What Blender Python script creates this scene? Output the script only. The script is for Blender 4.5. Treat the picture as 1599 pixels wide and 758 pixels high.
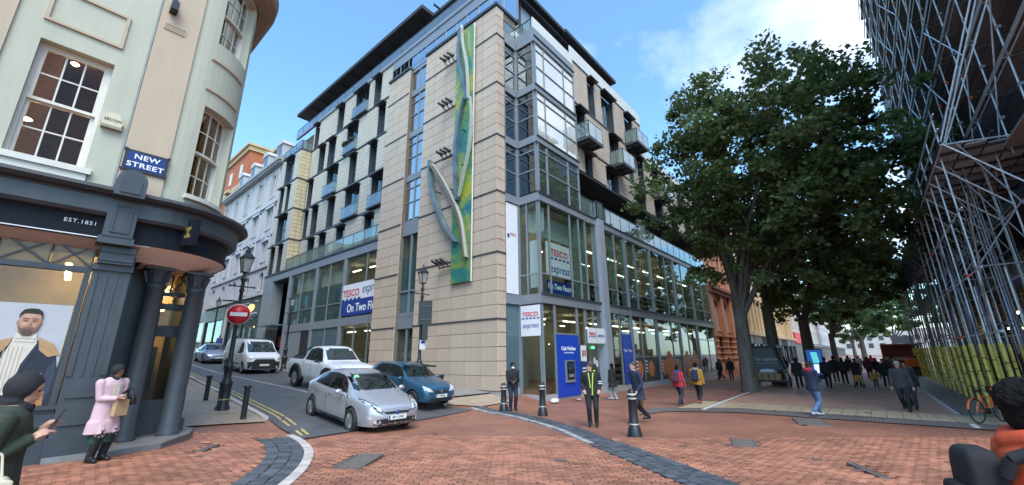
import bpy, bmesh, math, random
import numpy as np
from mathutils import Matrix, Vector
from mathutils.kdtree import KDTree
R = math.radians
rng = random.Random(7)
for o in list(bpy.data.objects): bpy.data.objects.remove(o)
SC = bpy.context.scene
COL = SC.collection
# ------------------------------------------------------------ camera, sky, sun, exposure
PITCH, ROLL, YAW, FOC, EYE = 0.272627, -0.0130842, 0.8672032, 634.34, 1.65
_f = Vector((math.sin(YAW)*math.cos(PITCH), math.cos(YAW)*math.cos(PITCH), math.sin(PITCH)))
_r0 = Vector((math.cos(YAW), -math.sin(YAW), 0)); _u0 = _r0.cross(_f)
_r = _r0*math.cos(ROLL) + _u0*math.sin(ROLL); _u = -_r0*math.sin(ROLL) + _u0*math.cos(ROLL)
cam = bpy.data.cameras.new('camera'); camo = bpy.data.objects.new('camera', cam); COL.objects.link(camo)
cam.sensor_width = 36; cam.lens = FOC/1599*36; cam.clip_start = 0.05; cam.clip_end = 3000
camo.matrix_world = Matrix(((_r.x,_u.x,-_f.x,0),(_r.y,_u.y,-_f.y,0),(_r.z,_u.z,-_f.z,EYE),(0,0,0,1)))
SC.camera = camo
SUN_AZ = Vector((-0.62, -0.785)); SUN_EL = R(54)
W = bpy.data.worlds.new('World'); SC.world = W; W.use_nodes = True
nt = W.node_tree; nt.nodes.clear()
def N(t, **k):
    n = nt.nodes.new(t)
    for a, b in k.items(): setattr(n, a, b)
    return n
wo = N('ShaderNodeOutputWorld'); bg = N('ShaderNodeBackground'); sky = N('ShaderNodeTexSky')
sky.sky_type = 'NISHITA'; sky.sun_disc = False; sky.sun_elevation = SUN_EL
sky.sun_rotation = math.atan2(SUN_AZ.x, SUN_AZ.y); sky.air_density = 1.0; sky.dust_density = 0.6; sky.ozone_density = 2.0
bg.inputs['Strength'].default_value = 0.15
tc = N('ShaderNodeTexCoord'); sep = N('ShaderNodeSeparateXYZ'); nt.links.new(tc.outputs['Generated'], sep.inputs[0])
def M_(op, a, b=None, c=None):
    n = N('ShaderNodeMath', operation=op)
    for i, x in enumerate((a, b, c)):
        if x is None: continue
        if isinstance(x, (int, float)): n.inputs[i].default_value = x
        else: nt.links.new(x, n.inputs[i])
    return n.outputs[0]
zz = M_('ADD', M_('MAXIMUM', sep.outputs[2], 0.0), 0.22)
cb = N('ShaderNodeCombineXYZ')
nt.links.new(M_('DIVIDE', sep.outputs[0], zz), cb.inputs[0]); nt.links.new(M_('DIVIDE', sep.outputs[1], zz), cb.inputs[1])
nz = N('ShaderNodeTexNoise'); nz.inputs['Scale'].default_value = 1.5; nz.inputs['Detail'].default_value = 8; nz.inputs['Roughness'].default_value = 0.56
nt.links.new(cb.outputs[0], nz.inputs['Vector'])
# cloud cover grows from the clear north-west to the cloudy south-east
dirv = M_('ADD', M_('MULTIPLY', sep.outputs[0], 0.80), M_('MULTIPLY', sep.outputs[1], -0.60))
cov = M_('MULTIPLY_ADD', dirv, 0.20, -0.105)
cl = M_('MULTIPLY', M_('SUBTRACT', M_('ADD', nz.outputs[0], cov), 0.50), 3.2)
cl = M_('MAXIMUM', M_('MINIMUM', cl, 1.0), 0.0)
mix = N('ShaderNodeMixRGB'); nt.links.new(cl, mix.inputs[0])
mix.inputs[2].default_value = (4.6, 4.7, 5.0, 1)
hs = N('ShaderNodeHueSaturation'); hs.inputs['Saturation'].default_value = 1.0; nt.links.new(mix.outputs[0], hs.inputs['Color'])
gr = N('ShaderNodeMixRGB', blend_type='MULTIPLY'); gr.inputs[0].default_value = 1; gr.inputs[2].default_value = (0.80, 1.06, 1.10, 1); nt.links.new(sky.outputs[0], gr.inputs[1]); nt.links.new(gr.outputs[0], mix.inputs[1])
nt.links.new(hs.outputs[0], bg.inputs['Color']); nt.links.new(bg.outputs[0], wo.inputs[0])
sun = bpy.data.lights.new('sun', 'SUN'); suno = bpy.data.objects.new('sun', sun); COL.objects.link(suno)
sun.energy = 1.45; sun.angle = R(40); sun.color = (1.0, 0.94, 0.86)
_sd = Vector((SUN_AZ.x*math.cos(SUN_EL), SUN_AZ.y*math.cos(SUN_EL), math.sin(SUN_EL)))
suno.rotation_euler = _sd.to_track_quat('Z', 'Y').to_euler(); suno.location = _sd*60
SC.view_settings.view_transform = 'Standard'; SC.view_settings.look = 'None'
SC.view_settings.exposure = 1.36; SC.view_settings.gamma = 1
SC.render.engine = 'CYCLES'
SC.cycles.max_bounces = 7; SC.cycles.transparent_max_bounces = 14; SC.cycles.diffuse_bounces = 3; SC.cycles.glossy_bounces = 4
SC.cycles.caustics_reflective = False; SC.cycles.caustics_refractive = False; SC.cycles.use_denoising = True
# ------------------------------------------------------------ ground height
def ss(t): t = min(1, max(0, t)); return t*t*(3-2*t)
def G(x, y):
    a = float(np.interp(x, [2,6,11,18,27,60,150], [0,-.16,-.33,-.42,-.5,-.6,-.7]))
    b = float(np.interp(y, [11,13.4,28,38,50,80,120], [-.16,0,.81,1.4,2.1,3.8,6.0]))
    w = ss((y-11)/3); return a*(1-w)+b*w
# ------------------------------------------------------------ mesh builder and object helpers
class MB:
    def __init__(s): s.v=[]; s.f=[]; s.m=[]; s.s=[]
    def add(s, vs, fs, mi=0, sm=False):
        b=len(s.v); s.v.extend([tuple(p) for p in vs])
        for f in fs: s.f.append([b+i for i in f]); s.m.append(mi); s.s.append(sm)
        return s
    def box(s, x0,x1,y0,y1,z0,z1, mi=0):
        return s.add([(x0,y0,z0),(x1,y0,z0),(x1,y1,z0),(x0,y1,z0),(x0,y0,z1),(x1,y0,z1),(x1,y1,z1),(x0,y1,z1)],
            [(0,3,2,1),(4,5,6,7),(0,1,5,4),(1,2,6,5),(2,3,7,6),(3,0,4,7)], mi)
    def hexa(s, P, mi=0):
        return s.add(P, [(0,3,2,1),(4,5,6,7),(0,1,5,4),(1,2,6,5),(2,3,7,6),(3,0,4,7)], mi)
    def bar(s, p, q, w, h, mi=0, up=(0,0,1)):
        p=Vector(p); q=Vector(q); d=(q-p).normalized(); u=Vector(up)
        if abs(d.dot(u))>.98: u=Vector((1,0,0))
        a=d.cross(u).normalized()*w/2; b=a.cross(d).normalized()*h/2
        return s.hexa([p-a-b,p+a-b,q+a-b,q-a-b,p-a+b,p+a+b,q+a+b,q-a+b], mi)
    def tube(s, p, q, r, n=8, mi=0, r2=None, caps=True, sm=True):
        p=Vector(p); q=Vector(q); d=(q-p).normalized(); u=Vector((0,0,1)) if abs(d.z)<.95 else Vector((1,0,0))
        a=d.cross(u).normalized(); b=a.cross(d); r2=r if r2 is None else r2
        vs=[p+(a*math.cos(2*math.pi*i/n)+b*math.sin(2*math.pi*i/n))*r for i in range(n)]+[q+(a*math.cos(2*math.pi*i/n)+b*math.sin(2*math.pi*i/n))*r2 for i in range(n)]
        s.add(vs,[(i,(i+1)%n,n+(i+1)%n,n+i) for i in range(n)],mi,sm)
        if caps: s.add(vs,[tuple(range(n-1,-1,-1)),tuple(range(n,2*n))],mi)
        return s
    def path(s, pts, rs, n=8, mi=0, sm=True):
        for i in range(len(pts)-1): s.tube(pts[i],pts[i+1],rs[i],n,mi,rs[i+1],True,sm)
        return s
    def lathe(s, prof, c=(0,0,0), n=14, mi=0, sm=True, a0=0, a1=2*math.pi):
        full = abs(a1-a0-2*math.pi)<1e-6; k=n if full else n+1; vs=[]
        for (r,z) in prof:
            for i in range(k):
                t=a0+(a1-a0)*i/n; vs.append((c[0]+r*math.cos(t),c[1]+r*math.sin(t),c[2]+z))
        fs=[]
        for j in range(len(prof)-1):
            for i in range(n):
                i2=(i+1)%k; fs.append((j*k+i,j*k+i2,(j+1)*k+i2,(j+1)*k+i))
        s.add(vs,fs,mi,sm)
        if full:
            if prof[0][0]>1e-4: s.add([vs[i] for i in range(k)],[tuple(range(k-1,-1,-1))],mi)
            if prof[-1][0]>1e-4: s.add([vs[(len(prof)-1)*k+i] for i in range(k)],[tuple(range(k))],mi)
        return s
    def prism(s, pts, axis, a, b, mi=0):
        n=len(pts)
        def P(u,v,w): return {'z':(u,v,w),'y':(u,w,v),'x':(w,u,v)}[axis]
        vs=[P(u,v,a) for u,v in pts]+[P(u,v,b) for u,v in pts]
        return s.add(vs,[tuple(range(n)),tuple(range(2*n-1,n-1,-1))]+[(i,n+i,n+(i+1)%n,(i+1)%n) for i in range(n)],mi)
    def ball(s, c, r, mi=0, n=10, m=6, sc=(1,1,1)):
        vs=[(c[0],c[1],c[2]-r*sc[2])]; fs=[]
        for j in range(1,m):
            t=math.pi*j/m
            for i in range(n):
                a=2*math.pi*i/n; vs.append((c[0]+r*sc[0]*math.sin(t)*math.cos(a),c[1]+r*sc[1]*math.sin(t)*math.sin(a),c[2]-r*sc[2]*math.cos(t)))
        vs.append((c[0],c[1],c[2]+r*sc[2])); L=len(vs)-1
        for i in range(n):
            fs.append((0,1+(i+1)%n,1+i)); fs.append((L,1+(m-2)*n+i,1+(m-2)*n+(i+1)%n))
            for j in range(m-2): fs.append((1+j*n+i,1+j*n+(i+1)%n,1+(j+1)*n+(i+1)%n,1+(j+1)*n+i))
        return s.add(vs,fs,mi,True)
    def xf(s, M): s.v=[tuple(M@Vector(p)) for p in s.v]; return s
    def mesh(s, name, mats):
        me=bpy.data.meshes.new(name); me.from_pydata(s.v,[],s.f)
        for m in (mats if isinstance(mats,(list,tuple)) else [mats]): me.materials.append(m)
        me.polygons.foreach_set('material_index',s.m); me.polygons.foreach_set('use_smooth',s.s)
        bm=bmesh.new(); bm.from_mesh(me); bmesh.ops.recalc_face_normals(bm,faces=bm.faces); bm.to_mesh(me); bm.free()
        return me
    def build(s, name, mats, parent=None, **k): return link(name, s.mesh(name,mats), parent, **k)
def link(name, me, parent=None, label=None, cat=None, group=None, kind=None, loc=None, rz=None, world=True):
    o=bpy.data.objects.new(name, me); COL.objects.link(o)
    if parent is not None:
        o.parent=parent
        if world: o.matrix_parent_inverse=world_of(parent).inverted()
    if loc is not None: o.location=loc
    if rz is not None: o.rotation_euler=(0,0,rz)
    if label: o['label']=label
    if cat: o['category']=cat
    if group: o['group']=group
    if kind: o['kind']=kind
    return o
def world_of(o):
    m=o.matrix_parent_inverse@o.matrix_basis if o.parent else o.matrix_basis
    return world_of(o.parent)@m if o.parent else m.copy()
def thing(name, label, cat, loc=(0,0,0), rz=0, group=None):
    o=bpy.data.objects.new(name,None); COL.objects.link(o); o.location=loc; o.rotation_euler=(0,0,rz)
    o.matrix_basis=Matrix.Translation(loc)@Matrix.Rotation(rz,4,'Z'); o.empty_display_size=.2
    o['label']=label; o['category']=cat
    if group: o['group']=group
    return o
def copy_tree(o, parent=None, label=None):
    c=o.copy(); COL.objects.link(c)
    if parent is not None: c.parent=parent
    if label: c['label']=label
    for ch in list(o.children): copy_tree(ch,c)
    return c
# ------------------------------------------------------------ materials
MATS={}
def lin(c): return tuple(((x/255)/12.92 if x/255<=.04045 else ((x/255+.055)/1.055)**2.4) for x in c)
def pm(name, col, rough=.6, metal=0.0, var=.15, scale=5.0, bump=0.0, coat=0.0, rnd=0.0, emit=None, es=0.0, spec=.5, stretch=None, bscale=None):
    if name in MATS: return MATS[name]
    m=bpy.data.materials.new(name); m.use_nodes=True; t=m.node_tree; b=t.nodes['Principled BSDF']
    b.inputs['Roughness'].default_value=rough; b.inputs['Metallic'].default_value=metal
    b.inputs['Coat Weight'].default_value=coat; b.inputs['Specular IOR Level'].default_value=spec
    L=t.links.new; tc=t.nodes.new('ShaderNodeTexCoord'); src=tc.outputs['Object']
    if stretch:
        mp=t.nodes.new('ShaderNodeMapping'); mp.inputs['Scale'].default_value=stretch; L(src,mp.inputs[0]); src=mp.outputs[0]
    n=t.nodes.new('ShaderNodeTexNoise'); n.inputs['Scale'].default_value=scale; n.inputs['Detail'].default_value=6; n.inputs['Roughness'].default_value=.62; L(src,n.inputs['Vector'])
    mx=t.nodes.new('ShaderNodeMixRGB'); mx.blend_type='MULTIPLY'; mx.inputs[0].default_value=1; mx.inputs[1].default_value=(*col,1)
    cr=t.nodes.new('ShaderNodeValToRGB'); cr.color_ramp.elements[0].position=.3; cr.color_ramp.elements[1].position=.72
    a=1-var; c=1+var; cr.color_ramp.elements[0].color=(a,a,a,1); cr.color_ramp.elements[1].color=(c,c,c,1)
    L(n.outputs[0],cr.inputs[0]); L(cr.outputs[0],mx.inputs[2]); out=mx.outputs[0]
    if rnd:
        oi=t.nodes.new('ShaderNodeObjectInfo'); ge=t.nodes.new('ShaderNodeNewGeometry')
        ad=t.nodes.new('ShaderNodeMath'); ad.operation='ADD'; L(oi.outputs['Random'],ad.inputs[0]); L(ge.outputs['Random Per Island'],ad.inputs[1])
        fr=t.nodes.new('ShaderNodeMath'); fr.operation='FRACT'; L(ad.outputs[0],fr.inputs[0])
        mr=t.nodes.new('ShaderNodeMapRange'); mr.inputs['To Min'].default_value=1-rnd; mr.inputs['To Max'].default_value=1+rnd; L(fr.outputs[0],mr.inputs[0])
        m2=t.nodes.new('ShaderNodeMixRGB'); m2.blend_type='MULTIPLY'; m2.inputs[0].default_value=1; L(out,m2.inputs[1]); L(mr.outputs[0],m2.inputs[2]); out=m2.outputs[0]
    L(out,b.inputs['Base Color'])
    rr=t.nodes.new('ShaderNodeMapRange'); rr.inputs['To Min'].default_value=max(0,rough-.08); rr.inputs['To Max'].default_value=min(1,rough+.08); L(n.outputs[0],rr.inputs[0]); L(rr.outputs[0],b.inputs['Roughness'])
    if bump:
        n2=t.nodes.new('ShaderNodeTexNoise'); n2.inputs['Scale'].default_value=bscale or scale*6; n2.inputs['Detail'].default_value=4; L(src,n2.inputs['Vector'])
        bp=t.nodes.new('ShaderNodeBump'); bp.inputs['Strength'].default_value=bump; bp.inputs['Distance'].default_value=.02; L(n2.outputs[0],bp.inputs['Height']); L(bp.outputs[0],b.inputs['Normal'])
    if emit: b.inputs['Emission Color'].default_value=(*emit,1); b.inputs['Emission Strength'].default_value=es
    MATS[name]=m; return m
def glass(name, tint=(.8,.85,.83), clear=.75, refl=(.9,.95,1.0), body=None, base=.07, rough=.015, wav=.0):
    """pane: see-through share `clear` (rest a painted/frosted body), mirror share rising towards grazing angles"""
    if name in MATS: return MATS[name]
    m=bpy.data.materials.new(name); m.use_nodes=True; t=m.node_tree; t.nodes.clear(); L=t.links.new
    o=t.nodes.new('ShaderNodeOutputMaterial'); tr=t.nodes.new('ShaderNodeBsdfTransparent'); tr.inputs[0].default_value=(*tint,1)
    df=t.nodes.new('ShaderNodeBsdfDiffuse'); df.inputs[0].default_value=(*(body or (.02,.03,.035)),1)
    gl=t.nodes.new('ShaderNodeBsdfGlossy'); gl.inputs['Color'].default_value=(*refl,1); gl.inputs['Roughness'].default_value=rough
    m1=t.nodes.new('ShaderNodeMixShader'); m1.inputs[0].default_value=clear; L(df.outputs[0],m1.inputs[1]); L(tr.outputs[0],m1.inputs[2])
    lw=t.nodes.new('ShaderNodeLayerWeight'); lw.inputs[0].default_value=.5; pw=t.nodes.new('ShaderNodeMath'); pw.operation='POWER'; pw.inputs[1].default_value=4.5; L(lw.outputs['Facing'],pw.inputs[0])
    mr=t.nodes.new('ShaderNodeMapRange'); mr.inputs['To Min'].default_value=base; mr.inputs['To Max'].default_value=.92; L(pw.outputs[0],mr.inputs[0])
    if wav:
        tcn=t.nodes.new('ShaderNodeTexCoord'); nn=t.nodes.new('ShaderNodeTexNoise'); nn.inputs['Scale'].default_value=.7; L(tcn.outputs['Object'],nn.inputs['Vector'])
        bp=t.nodes.new('ShaderNodeBump'); bp.inputs['Strength'].default_value=wav; bp.inputs['Distance'].default_value=.1; L(nn.outputs[0],bp.inputs['Height']); L(bp.outputs[0],gl.inputs['Normal'])
    m2=t.nodes.new('ShaderNodeMixShader'); L(mr.outputs[0],m2.inputs[0]); L(m1.outputs[0],m2.inputs[1]); L(gl.outputs[0],m2.inputs[2]); L(m2.outputs[0],o.inputs[0])
    MATS[name]=m; return m
def glow(name, col, s):
    if name in MATS: return MATS[name]
    m=bpy.data.materials.new(name); m.use_nodes=True; b=m.node_tree.nodes['Principled BSDF']
    b.inputs['Base Color'].default_value=(*[min(1,c)*.8 for c in col],1); b.inputs['Emission Color'].default_value=(*col,1); b.inputs['Emission Strength'].default_value=s
    MATS[name]=m; return m
STONE=pm('tower_stone',(.50,.395,.305),.7,var=.12,scale=1.6,bump=.08,rnd=.045,stretch=(1,1,.22))
STONE2=pm('wing_stone',(.49,.435,.355),.7,var=.08,scale=1.5,rnd=.05)
TERRA=pm('upper_tile',(.50,.415,.335),.7,var=.08,scale=1.5,rnd=.05)
def courses(m,period,dark,w):
    """fine horizontal tile joints, too thin to show as pieces at this distance"""
    t=m.node_tree; L=t.links.new; b=t.nodes['Principled BSDF']; src=b.inputs['Base Color'].links[0].from_socket
    tc=t.nodes.new('ShaderNodeTexCoord'); sp=t.nodes.new('ShaderNodeSeparateXYZ'); L(tc.outputs['Object'],sp.inputs[0])
    d=t.nodes.new('ShaderNodeMath'); d.operation='DIVIDE'; d.inputs[1].default_value=period; L(sp.outputs[2],d.inputs[0]); f=t.nodes.new('ShaderNodeMath'); f.operation='FRACT'; L(d.outputs[0],f.inputs[0])
    c=t.nodes.new('ShaderNodeMath'); c.operation='LESS_THAN'; c.inputs[1].default_value=w/period; L(f.outputs[0],c.inputs[0])
    x=t.nodes.new('ShaderNodeMixRGB'); x.inputs[2].default_value=(*dark,1); L(c.outputs[0],x.inputs[0]); L(src,x.inputs[1]); L(x.outputs[0],b.inputs['Base Color'])
courses(STONE2,.41,(.20,.17,.14),.03); courses(TERRA,.36,(.22,.175,.14),.03)
JOINT=pm('dark_joint',(.18,.15,.12),.9)
GREYM=pm('grey_metal',(.235,.26,.29),.45,.2,var=.06,scale=1.5)
DGREYM=pm('dark_grey_metal',(.06,.068,.08),.45,.2,var=.08)
WHITEP=pm('white_paint',(.72,.73,.72),.5,var=.05,scale=2)
BLACKP=pm('black_paint',(.018,.018,.02),.35,var=.2,scale=9)
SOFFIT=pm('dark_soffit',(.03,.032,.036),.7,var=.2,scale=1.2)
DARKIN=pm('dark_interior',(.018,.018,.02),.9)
PLINTH=pm('grey_plinth',(.36,.36,.37),.7,var=.12,scale=3)
G_SHOP=glass('shop_glass',(.86,.92,.89),.97,base=.025)
G_SKY=glass('upper_window_glass',(.3,.36,.4),.6,base=.60,wav=.05)
G_WIN=glass('flat_window_glass',(.5,.55,.55),.7,base=.16)
G_BAY=glass('bay_glass_sky_glare',(.3,.33,.32),.2,refl=(1.0,.99,.94),body=(.76,.74,.66),base=.35,wav=.04)  # cream body stands in for bright sky mirrored in the panes
G_BAL=glass('balcony_glass',(.72,.85,.80),.75,body=(.35,.42,.40),base=.12)
G_BALS=glass('roof_balustrade_glass',(.66,.75,.80),.78,body=(.32,.36,.38),base=.10)
G_FROST=glass('frosted_glass',(.5,.6,.6),.15,body=(.10,.16,.185),base=.04,rough=.12)
G_OLD=glass('sash_glass',(.82,.79,.74),.96,base=.012,wav=.1)
def text(name, s, size, mat, M, parent=None, shear=0.0, ext=.004, sx=1.0, align='CENTER', bold=0.0, world=True, space=1.0):
    cu=bpy.data.curves.new(name,'FONT'); cu.body=s; cu.size=size; cu.extrude=ext; cu.shear=shear; cu.align_x=align; cu.align_y='CENTER'; cu.offset=bold; cu.resolution_u=3; cu.space_character=space
    t=bpy.data.objects.new('tmp',cu); COL.objects.link(t); dg=bpy.context.evaluated_depsgraph_get(); dg.update()
    me=bpy.data.meshes.new_from_object(t.evaluated_get(dg)); bpy.data.objects.remove(t); bpy.data.curves.remove(cu)
    me.transform(M@Matrix.Diagonal((sx,1,1,1))); me.materials.clear(); me.materials.append(mat)
    return link(name, me, parent, world=world)
def face_m(o, u, n):
    """matrix that lays text flat on a wall: u = reading direction, n = outward normal"""
    u=Vector(u).normalized(); n=Vector(n).normalized(); w=n.cross(u)
    return Matrix(((u.x,w.x,n.x,o[0]),(u.y,w.y,n.y,o[1]),(u.z,w.z,n.z,o[2]),(0,0,0,1)))
def serif_word(name, s, size, mat, M, parent, sx=1.0):
    """bold capitals with slab serifs"""
    return text(name, s, size, mat, M, parent, sx=sx, bold=size*.012)
# ------------------------------------------------------------ ground, road, pavements, kerbs, setts, bricks
U=Vector((math.cos(YAW),-math.sin(YAW))); V_=Vector((math.sin(YAW),math.cos(YAW)))
def paver_mat(name,c1,c2,mort,bw,bh,rot,rough=.55,mw=.006,off=.5,patch=.2):
    m=bpy.data.materials.new(name); m.use_nodes=True; t=m.node_tree; L=t.links.new; b=t.nodes['Principled BSDF']
    tc=t.nodes.new('ShaderNodeTexCoord'); mp=t.nodes.new('ShaderNodeMapping'); mp.inputs['Rotation'].default_value=(0,0,rot); L(tc.outputs['Object'],mp.inputs[0])
    br=t.nodes.new('ShaderNodeTexBrick'); br.inputs['Scale'].default_value=1; br.inputs['Brick Width'].default_value=bw; br.inputs['Row Height'].default_value=bh
    br.inputs['Mortar Size'].default_value=mw; br.inputs['Color1'].default_value=(*c1,1); br.inputs['Color2'].default_value=(*c2,1); br.inputs['Mortar'].default_value=(*mort,1); br.offset=off; L(mp.outputs[0],br.inputs[0])
    n=t.nodes.new('ShaderNodeTexNoise'); n.inputs['Scale'].default_value=.55; n.inputs['Detail'].default_value=9; n.inputs['Roughness'].default_value=.68; L(tc.outputs['Object'],n.inputs[0])
    cr=t.nodes.new('ShaderNodeValToRGB'); cr.color_ramp.elements[0].position=.32; cr.color_ramp.elements[1].position=.68; a,c=1-patch,1+patch
    cr.color_ramp.elements[0].color=(a,a,a,1); cr.color_ramp.elements[1].color=(c,c,c,1); L(n.outputs[0],cr.inputs[0])
    mx=t.nodes.new('ShaderNodeMixRGB'); mx.blend_type='MULTIPLY'; mx.inputs[0].default_value=1; L(br.outputs[0],mx.inputs[1]); L(cr.outputs[0],mx.inputs[2]); L(mx.outputs[0],b.inputs['Base Color'])
    rr=t.nodes.new('ShaderNodeMapRange'); rr.inputs['To Min'].default_value=rough+.12; rr.inputs['To Max'].default_value=rough-.12; L(n.outputs[0],rr.inputs[0]); L(rr.outputs[0],b.inputs['Roughness'])
    bp=t.nodes.new('ShaderNodeBump'); bp.inputs['Strength'].default_value=.5; bp.inputs['Distance'].default_value=.006; bp.invert=True; L(br.outputs['Fac'],bp.inputs['Height']); L(bp.outputs[0],b.inputs['Normal'])
    return m
ROT=YAW
M_BRICK=paver_mat('street_brick',(.36,.15,.092),(.265,.108,.07),(.11,.08,.065),.21,.105,ROT,.5,patch=.28)
M_JOINTG=pm('paving_joint',(.11,.08,.068),.9,var=.2)
M_PAV=pm('paver',(.35,.145,.088),.58,var=.3,scale=.9,rnd=.30,bump=.2,bscale=60)
M_SETT=pm('granite_sett',(.085,.092,.105),.5,var=.3,scale=7,rnd=.35,bump=.3)
M_KERB=pm('pale_kerb',(.52,.46,.42),.6,var=.22,scale=5,rnd=.15,bump=.2)
M_ASPH=pm('asphalt',(.095,.095,.10),.62,var=.28,scale=1.4,bump=.5,bscale=90)
M_SLAB=paver_mat('buff_slabs',(.40,.31,.23),(.36,.27,.20),(.16,.13,.1),.6,.45,0,.65,.008,patch=.12)
M_SLABG=paver_mat('grey_slabs',(.27,.25,.235),(.24,.22,.21),(.12,.11,.1),.6,.45,0,.6,.008,patch=.15)
M_BUFFB=paver_mat('buff_band',(.50,.40,.26),(.46,.36,.23),(.17,.13,.09),.4,.4,0,.6,.01,patch=.2)
M_DARKB=paver_mat('dark_band',(.19,.165,.155),(.16,.135,.13),(.08,.07,.07),.2,.1,0,.45,.006,patch=.25)
M_BRICK2=paver_mat('pale_street_brick',(.54,.31,.225),(.46,.26,.19),(.22,.15,.12),.21,.105,ROT,.48)
M_YEL=pm('yellow_line_paint',(.50,.38,.13),.6,var=.35,scale=4)
M_WLINE=pm('white_line_paint',(.62,.62,.60),.6,var=.25,scale=5)
M_IRON=pm('cast_iron',(.17,.145,.13),.6,.2,var=.25,scale=12)
def grid(name,xs,ys,mat,off):
    v=[(x,y,G(x,y)+off) for y in ys for x in xs]; n=len(xs)
    f=[(j*n+i,j*n+i+1,(j+1)*n+i+1,(j+1)*n+i) for j in range(len(ys)-1) for i in range(n-1)]
    me=bpy.data.meshes.new(name); me.from_pydata(v,[],f); me.materials.append(mat); me.polygons.foreach_set('use_smooth',[True]*len(f)); return me
xs=list(np.concatenate([[-400,-150,-60,-20,-8],np.arange(-4,30,.4),np.arange(30,70,4),[80,100,140,200,300,600,1200]]))
ys=list(np.concatenate([[-900,-300,-100,-40,-15,-8],np.arange(-5,32,.4),np.arange(32,90,4),[95,130,200,400,1200]]))
link('ground',grid('ground',xs,ys,M_BRICK,-.03),kind='structure')
def cat(P,step):
    P=[np.array(p,float) for p in P]; out=[]
    Q=[2*P[0]-P[1]]+P+[2*P[-1]-P[-2]]
    for i in range(1,len(Q)-2):
        for t in np.linspace(0,1,40,endpoint=False):
            a,b,c,d=Q[i-1],Q[i],Q[i+1],Q[i+2]
            out.append(.5*((2*b)+(c-a)*t+(2*a-5*b+4*c-d)*t*t+(3*b-a-3*c+d)*t**3))
    out.append(P[-1]); out=np.array(out); L=np.concatenate([[0],np.cumsum(np.linalg.norm(np.diff(out,axis=0),axis=1))])
    n=max(2,int(L[-1]/step)+1); s=np.linspace(0,L[-1],n)
    return np.stack([np.interp(s,L,out[:,0]),np.interp(s,L,out[:,1])],1)
def resamp(P,n):
    P=np.array(P,float); L=np.concatenate([[0],np.cumsum(np.linalg.norm(np.diff(P,axis=0),axis=1))]); s=np.linspace(0,L[-1],n)
    return np.stack([np.interp(s,L,P[:,0]),np.interp(s,L,P[:,1])],1)
def strip(name,A,B,mat,off,nl,nc=8,edge=0.0,**k):
    A=resamp(A,nl); B=resamp(B,nl); mb=MB(); vs=[]
    for a,b in zip(A,B):
        for t in np.linspace(0,1,nc+1): p=a*(1-t)+b*t; vs.append((p[0],p[1],G(*p)+off))
    n=nc+1; fs=[(j*n+i,j*n+i+1,(j+1)*n+i+1,(j+1)*n+i) for j in range(nl-1) for i in range(nc)]
    mb.add(vs,fs,0,True)
    return mb.build(name,mat,kind='structure',**k)
KL=[(4.55,10.25),(4.85,12),(5.05,13.6),(5.45,18.2),(5.75,21.6),(6.6,35),(7.4,60),(8.2,110)]
KR=[(11.6,11.95),(10.98,12.7),(11.15,14.2),(11.4,16.2),(11.4,25),(11.6,45),(12,80),(12.3,110)]
strip('road',KL,KR,M_ASPH,-.004,90,12)
strip('pavement',[(2.5,13.9),(2.6,30),(2.7,60),(2.8,110)],[(4.86,13.2),(5.28,18.2),(5.6,21.6),(6.45,35),(7.25,60),(8.05,110)],M_SLAB,.012,70,4)
strip('pavement',[(11.3,13.6),(11.55,16.2),(11.55,25),(11.75,45),(12.2,80),(12.5,110)],[(15.3,13.6),(15.3,30),(15.6,45),(16.4,110)],M_SLABG,.07,70,4)
strip('pavement',[(12.3,12.15),(11.2,12.9),(11.3,13.6)],[(14.3,12.3),(14.4,13.0),(14.4,13.6)],M_SLAB,.012,8,3)
def kerbline(P,w,h,side,y_from,maxn=60):
    C=cat(P,.9); n=0
    for i in range(len(C)-1):
        a,b=C[i],C[i+1]; d=(b-a)/np.linalg.norm(b-a); q=np.array([-d[1],d[0]])*side*w; e=d*.004
        a=a+e; b=b-e; mb=MB()
        P4=[a,b,b+q,a+q]
        mb.hexa([(p[0],p[1],G(*p)-.08) for p in P4]+[(p[0],p[1],G(*p)+h) for p in P4])
        mb.build('kerbstone',M_KERB,KERB); n+=1
        if n>maxn: break
def sroot(n):
    o=bpy.data.objects.new(n,None); COL.objects.link(o); o['kind']='structure'; return o
KERB=sroot('kerb')
kerbline([(5.05,13.6),(5.45,18.2),(5.75,21.6),(6.6,35),(7.4,60)],.15,.05,1,0)
kerbline([(11.0,12.9),(11.15,14.2),(11.4,16.2),(11.4,25),(11.6,45),(12,80)],.15,.09,-1,0)
ARC1=cat([(4.95,12.8),(4.75,11.6),(4.6,10.6),(4.46,9.81),(4.09,8.61),(3.51,7.47),(2.8,6.45),(1.9,5.4),(.8,4.3)],.12)
ARC2=cat([(11.72,12.2),(11.62,11.3),(11.3,9.7),(10.12,7.26),(8.76,5.4),(7.83,4.13),(6.68,2.51),(5.5,.9),(4.2,-1.0)],.12)
def nrm(C):
    d=np.gradient(C,axis=0); d/=np.linalg.norm(d,axis=1)[:,None]; return np.stack([-d[:,1],d[:,0]],1)
def piece(mb,P4,top,bot=-.06,mi=0):
    return mb.hexa([(p[0],p[1],G(*p)+bot) for p in P4]+[(p[0],p[1],G(*p)+top+rng.uniform(-.003,.003)) for p in P4],mi)
def camd(p): return math.hypot(p[0],p[1])
setts=[]
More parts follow.
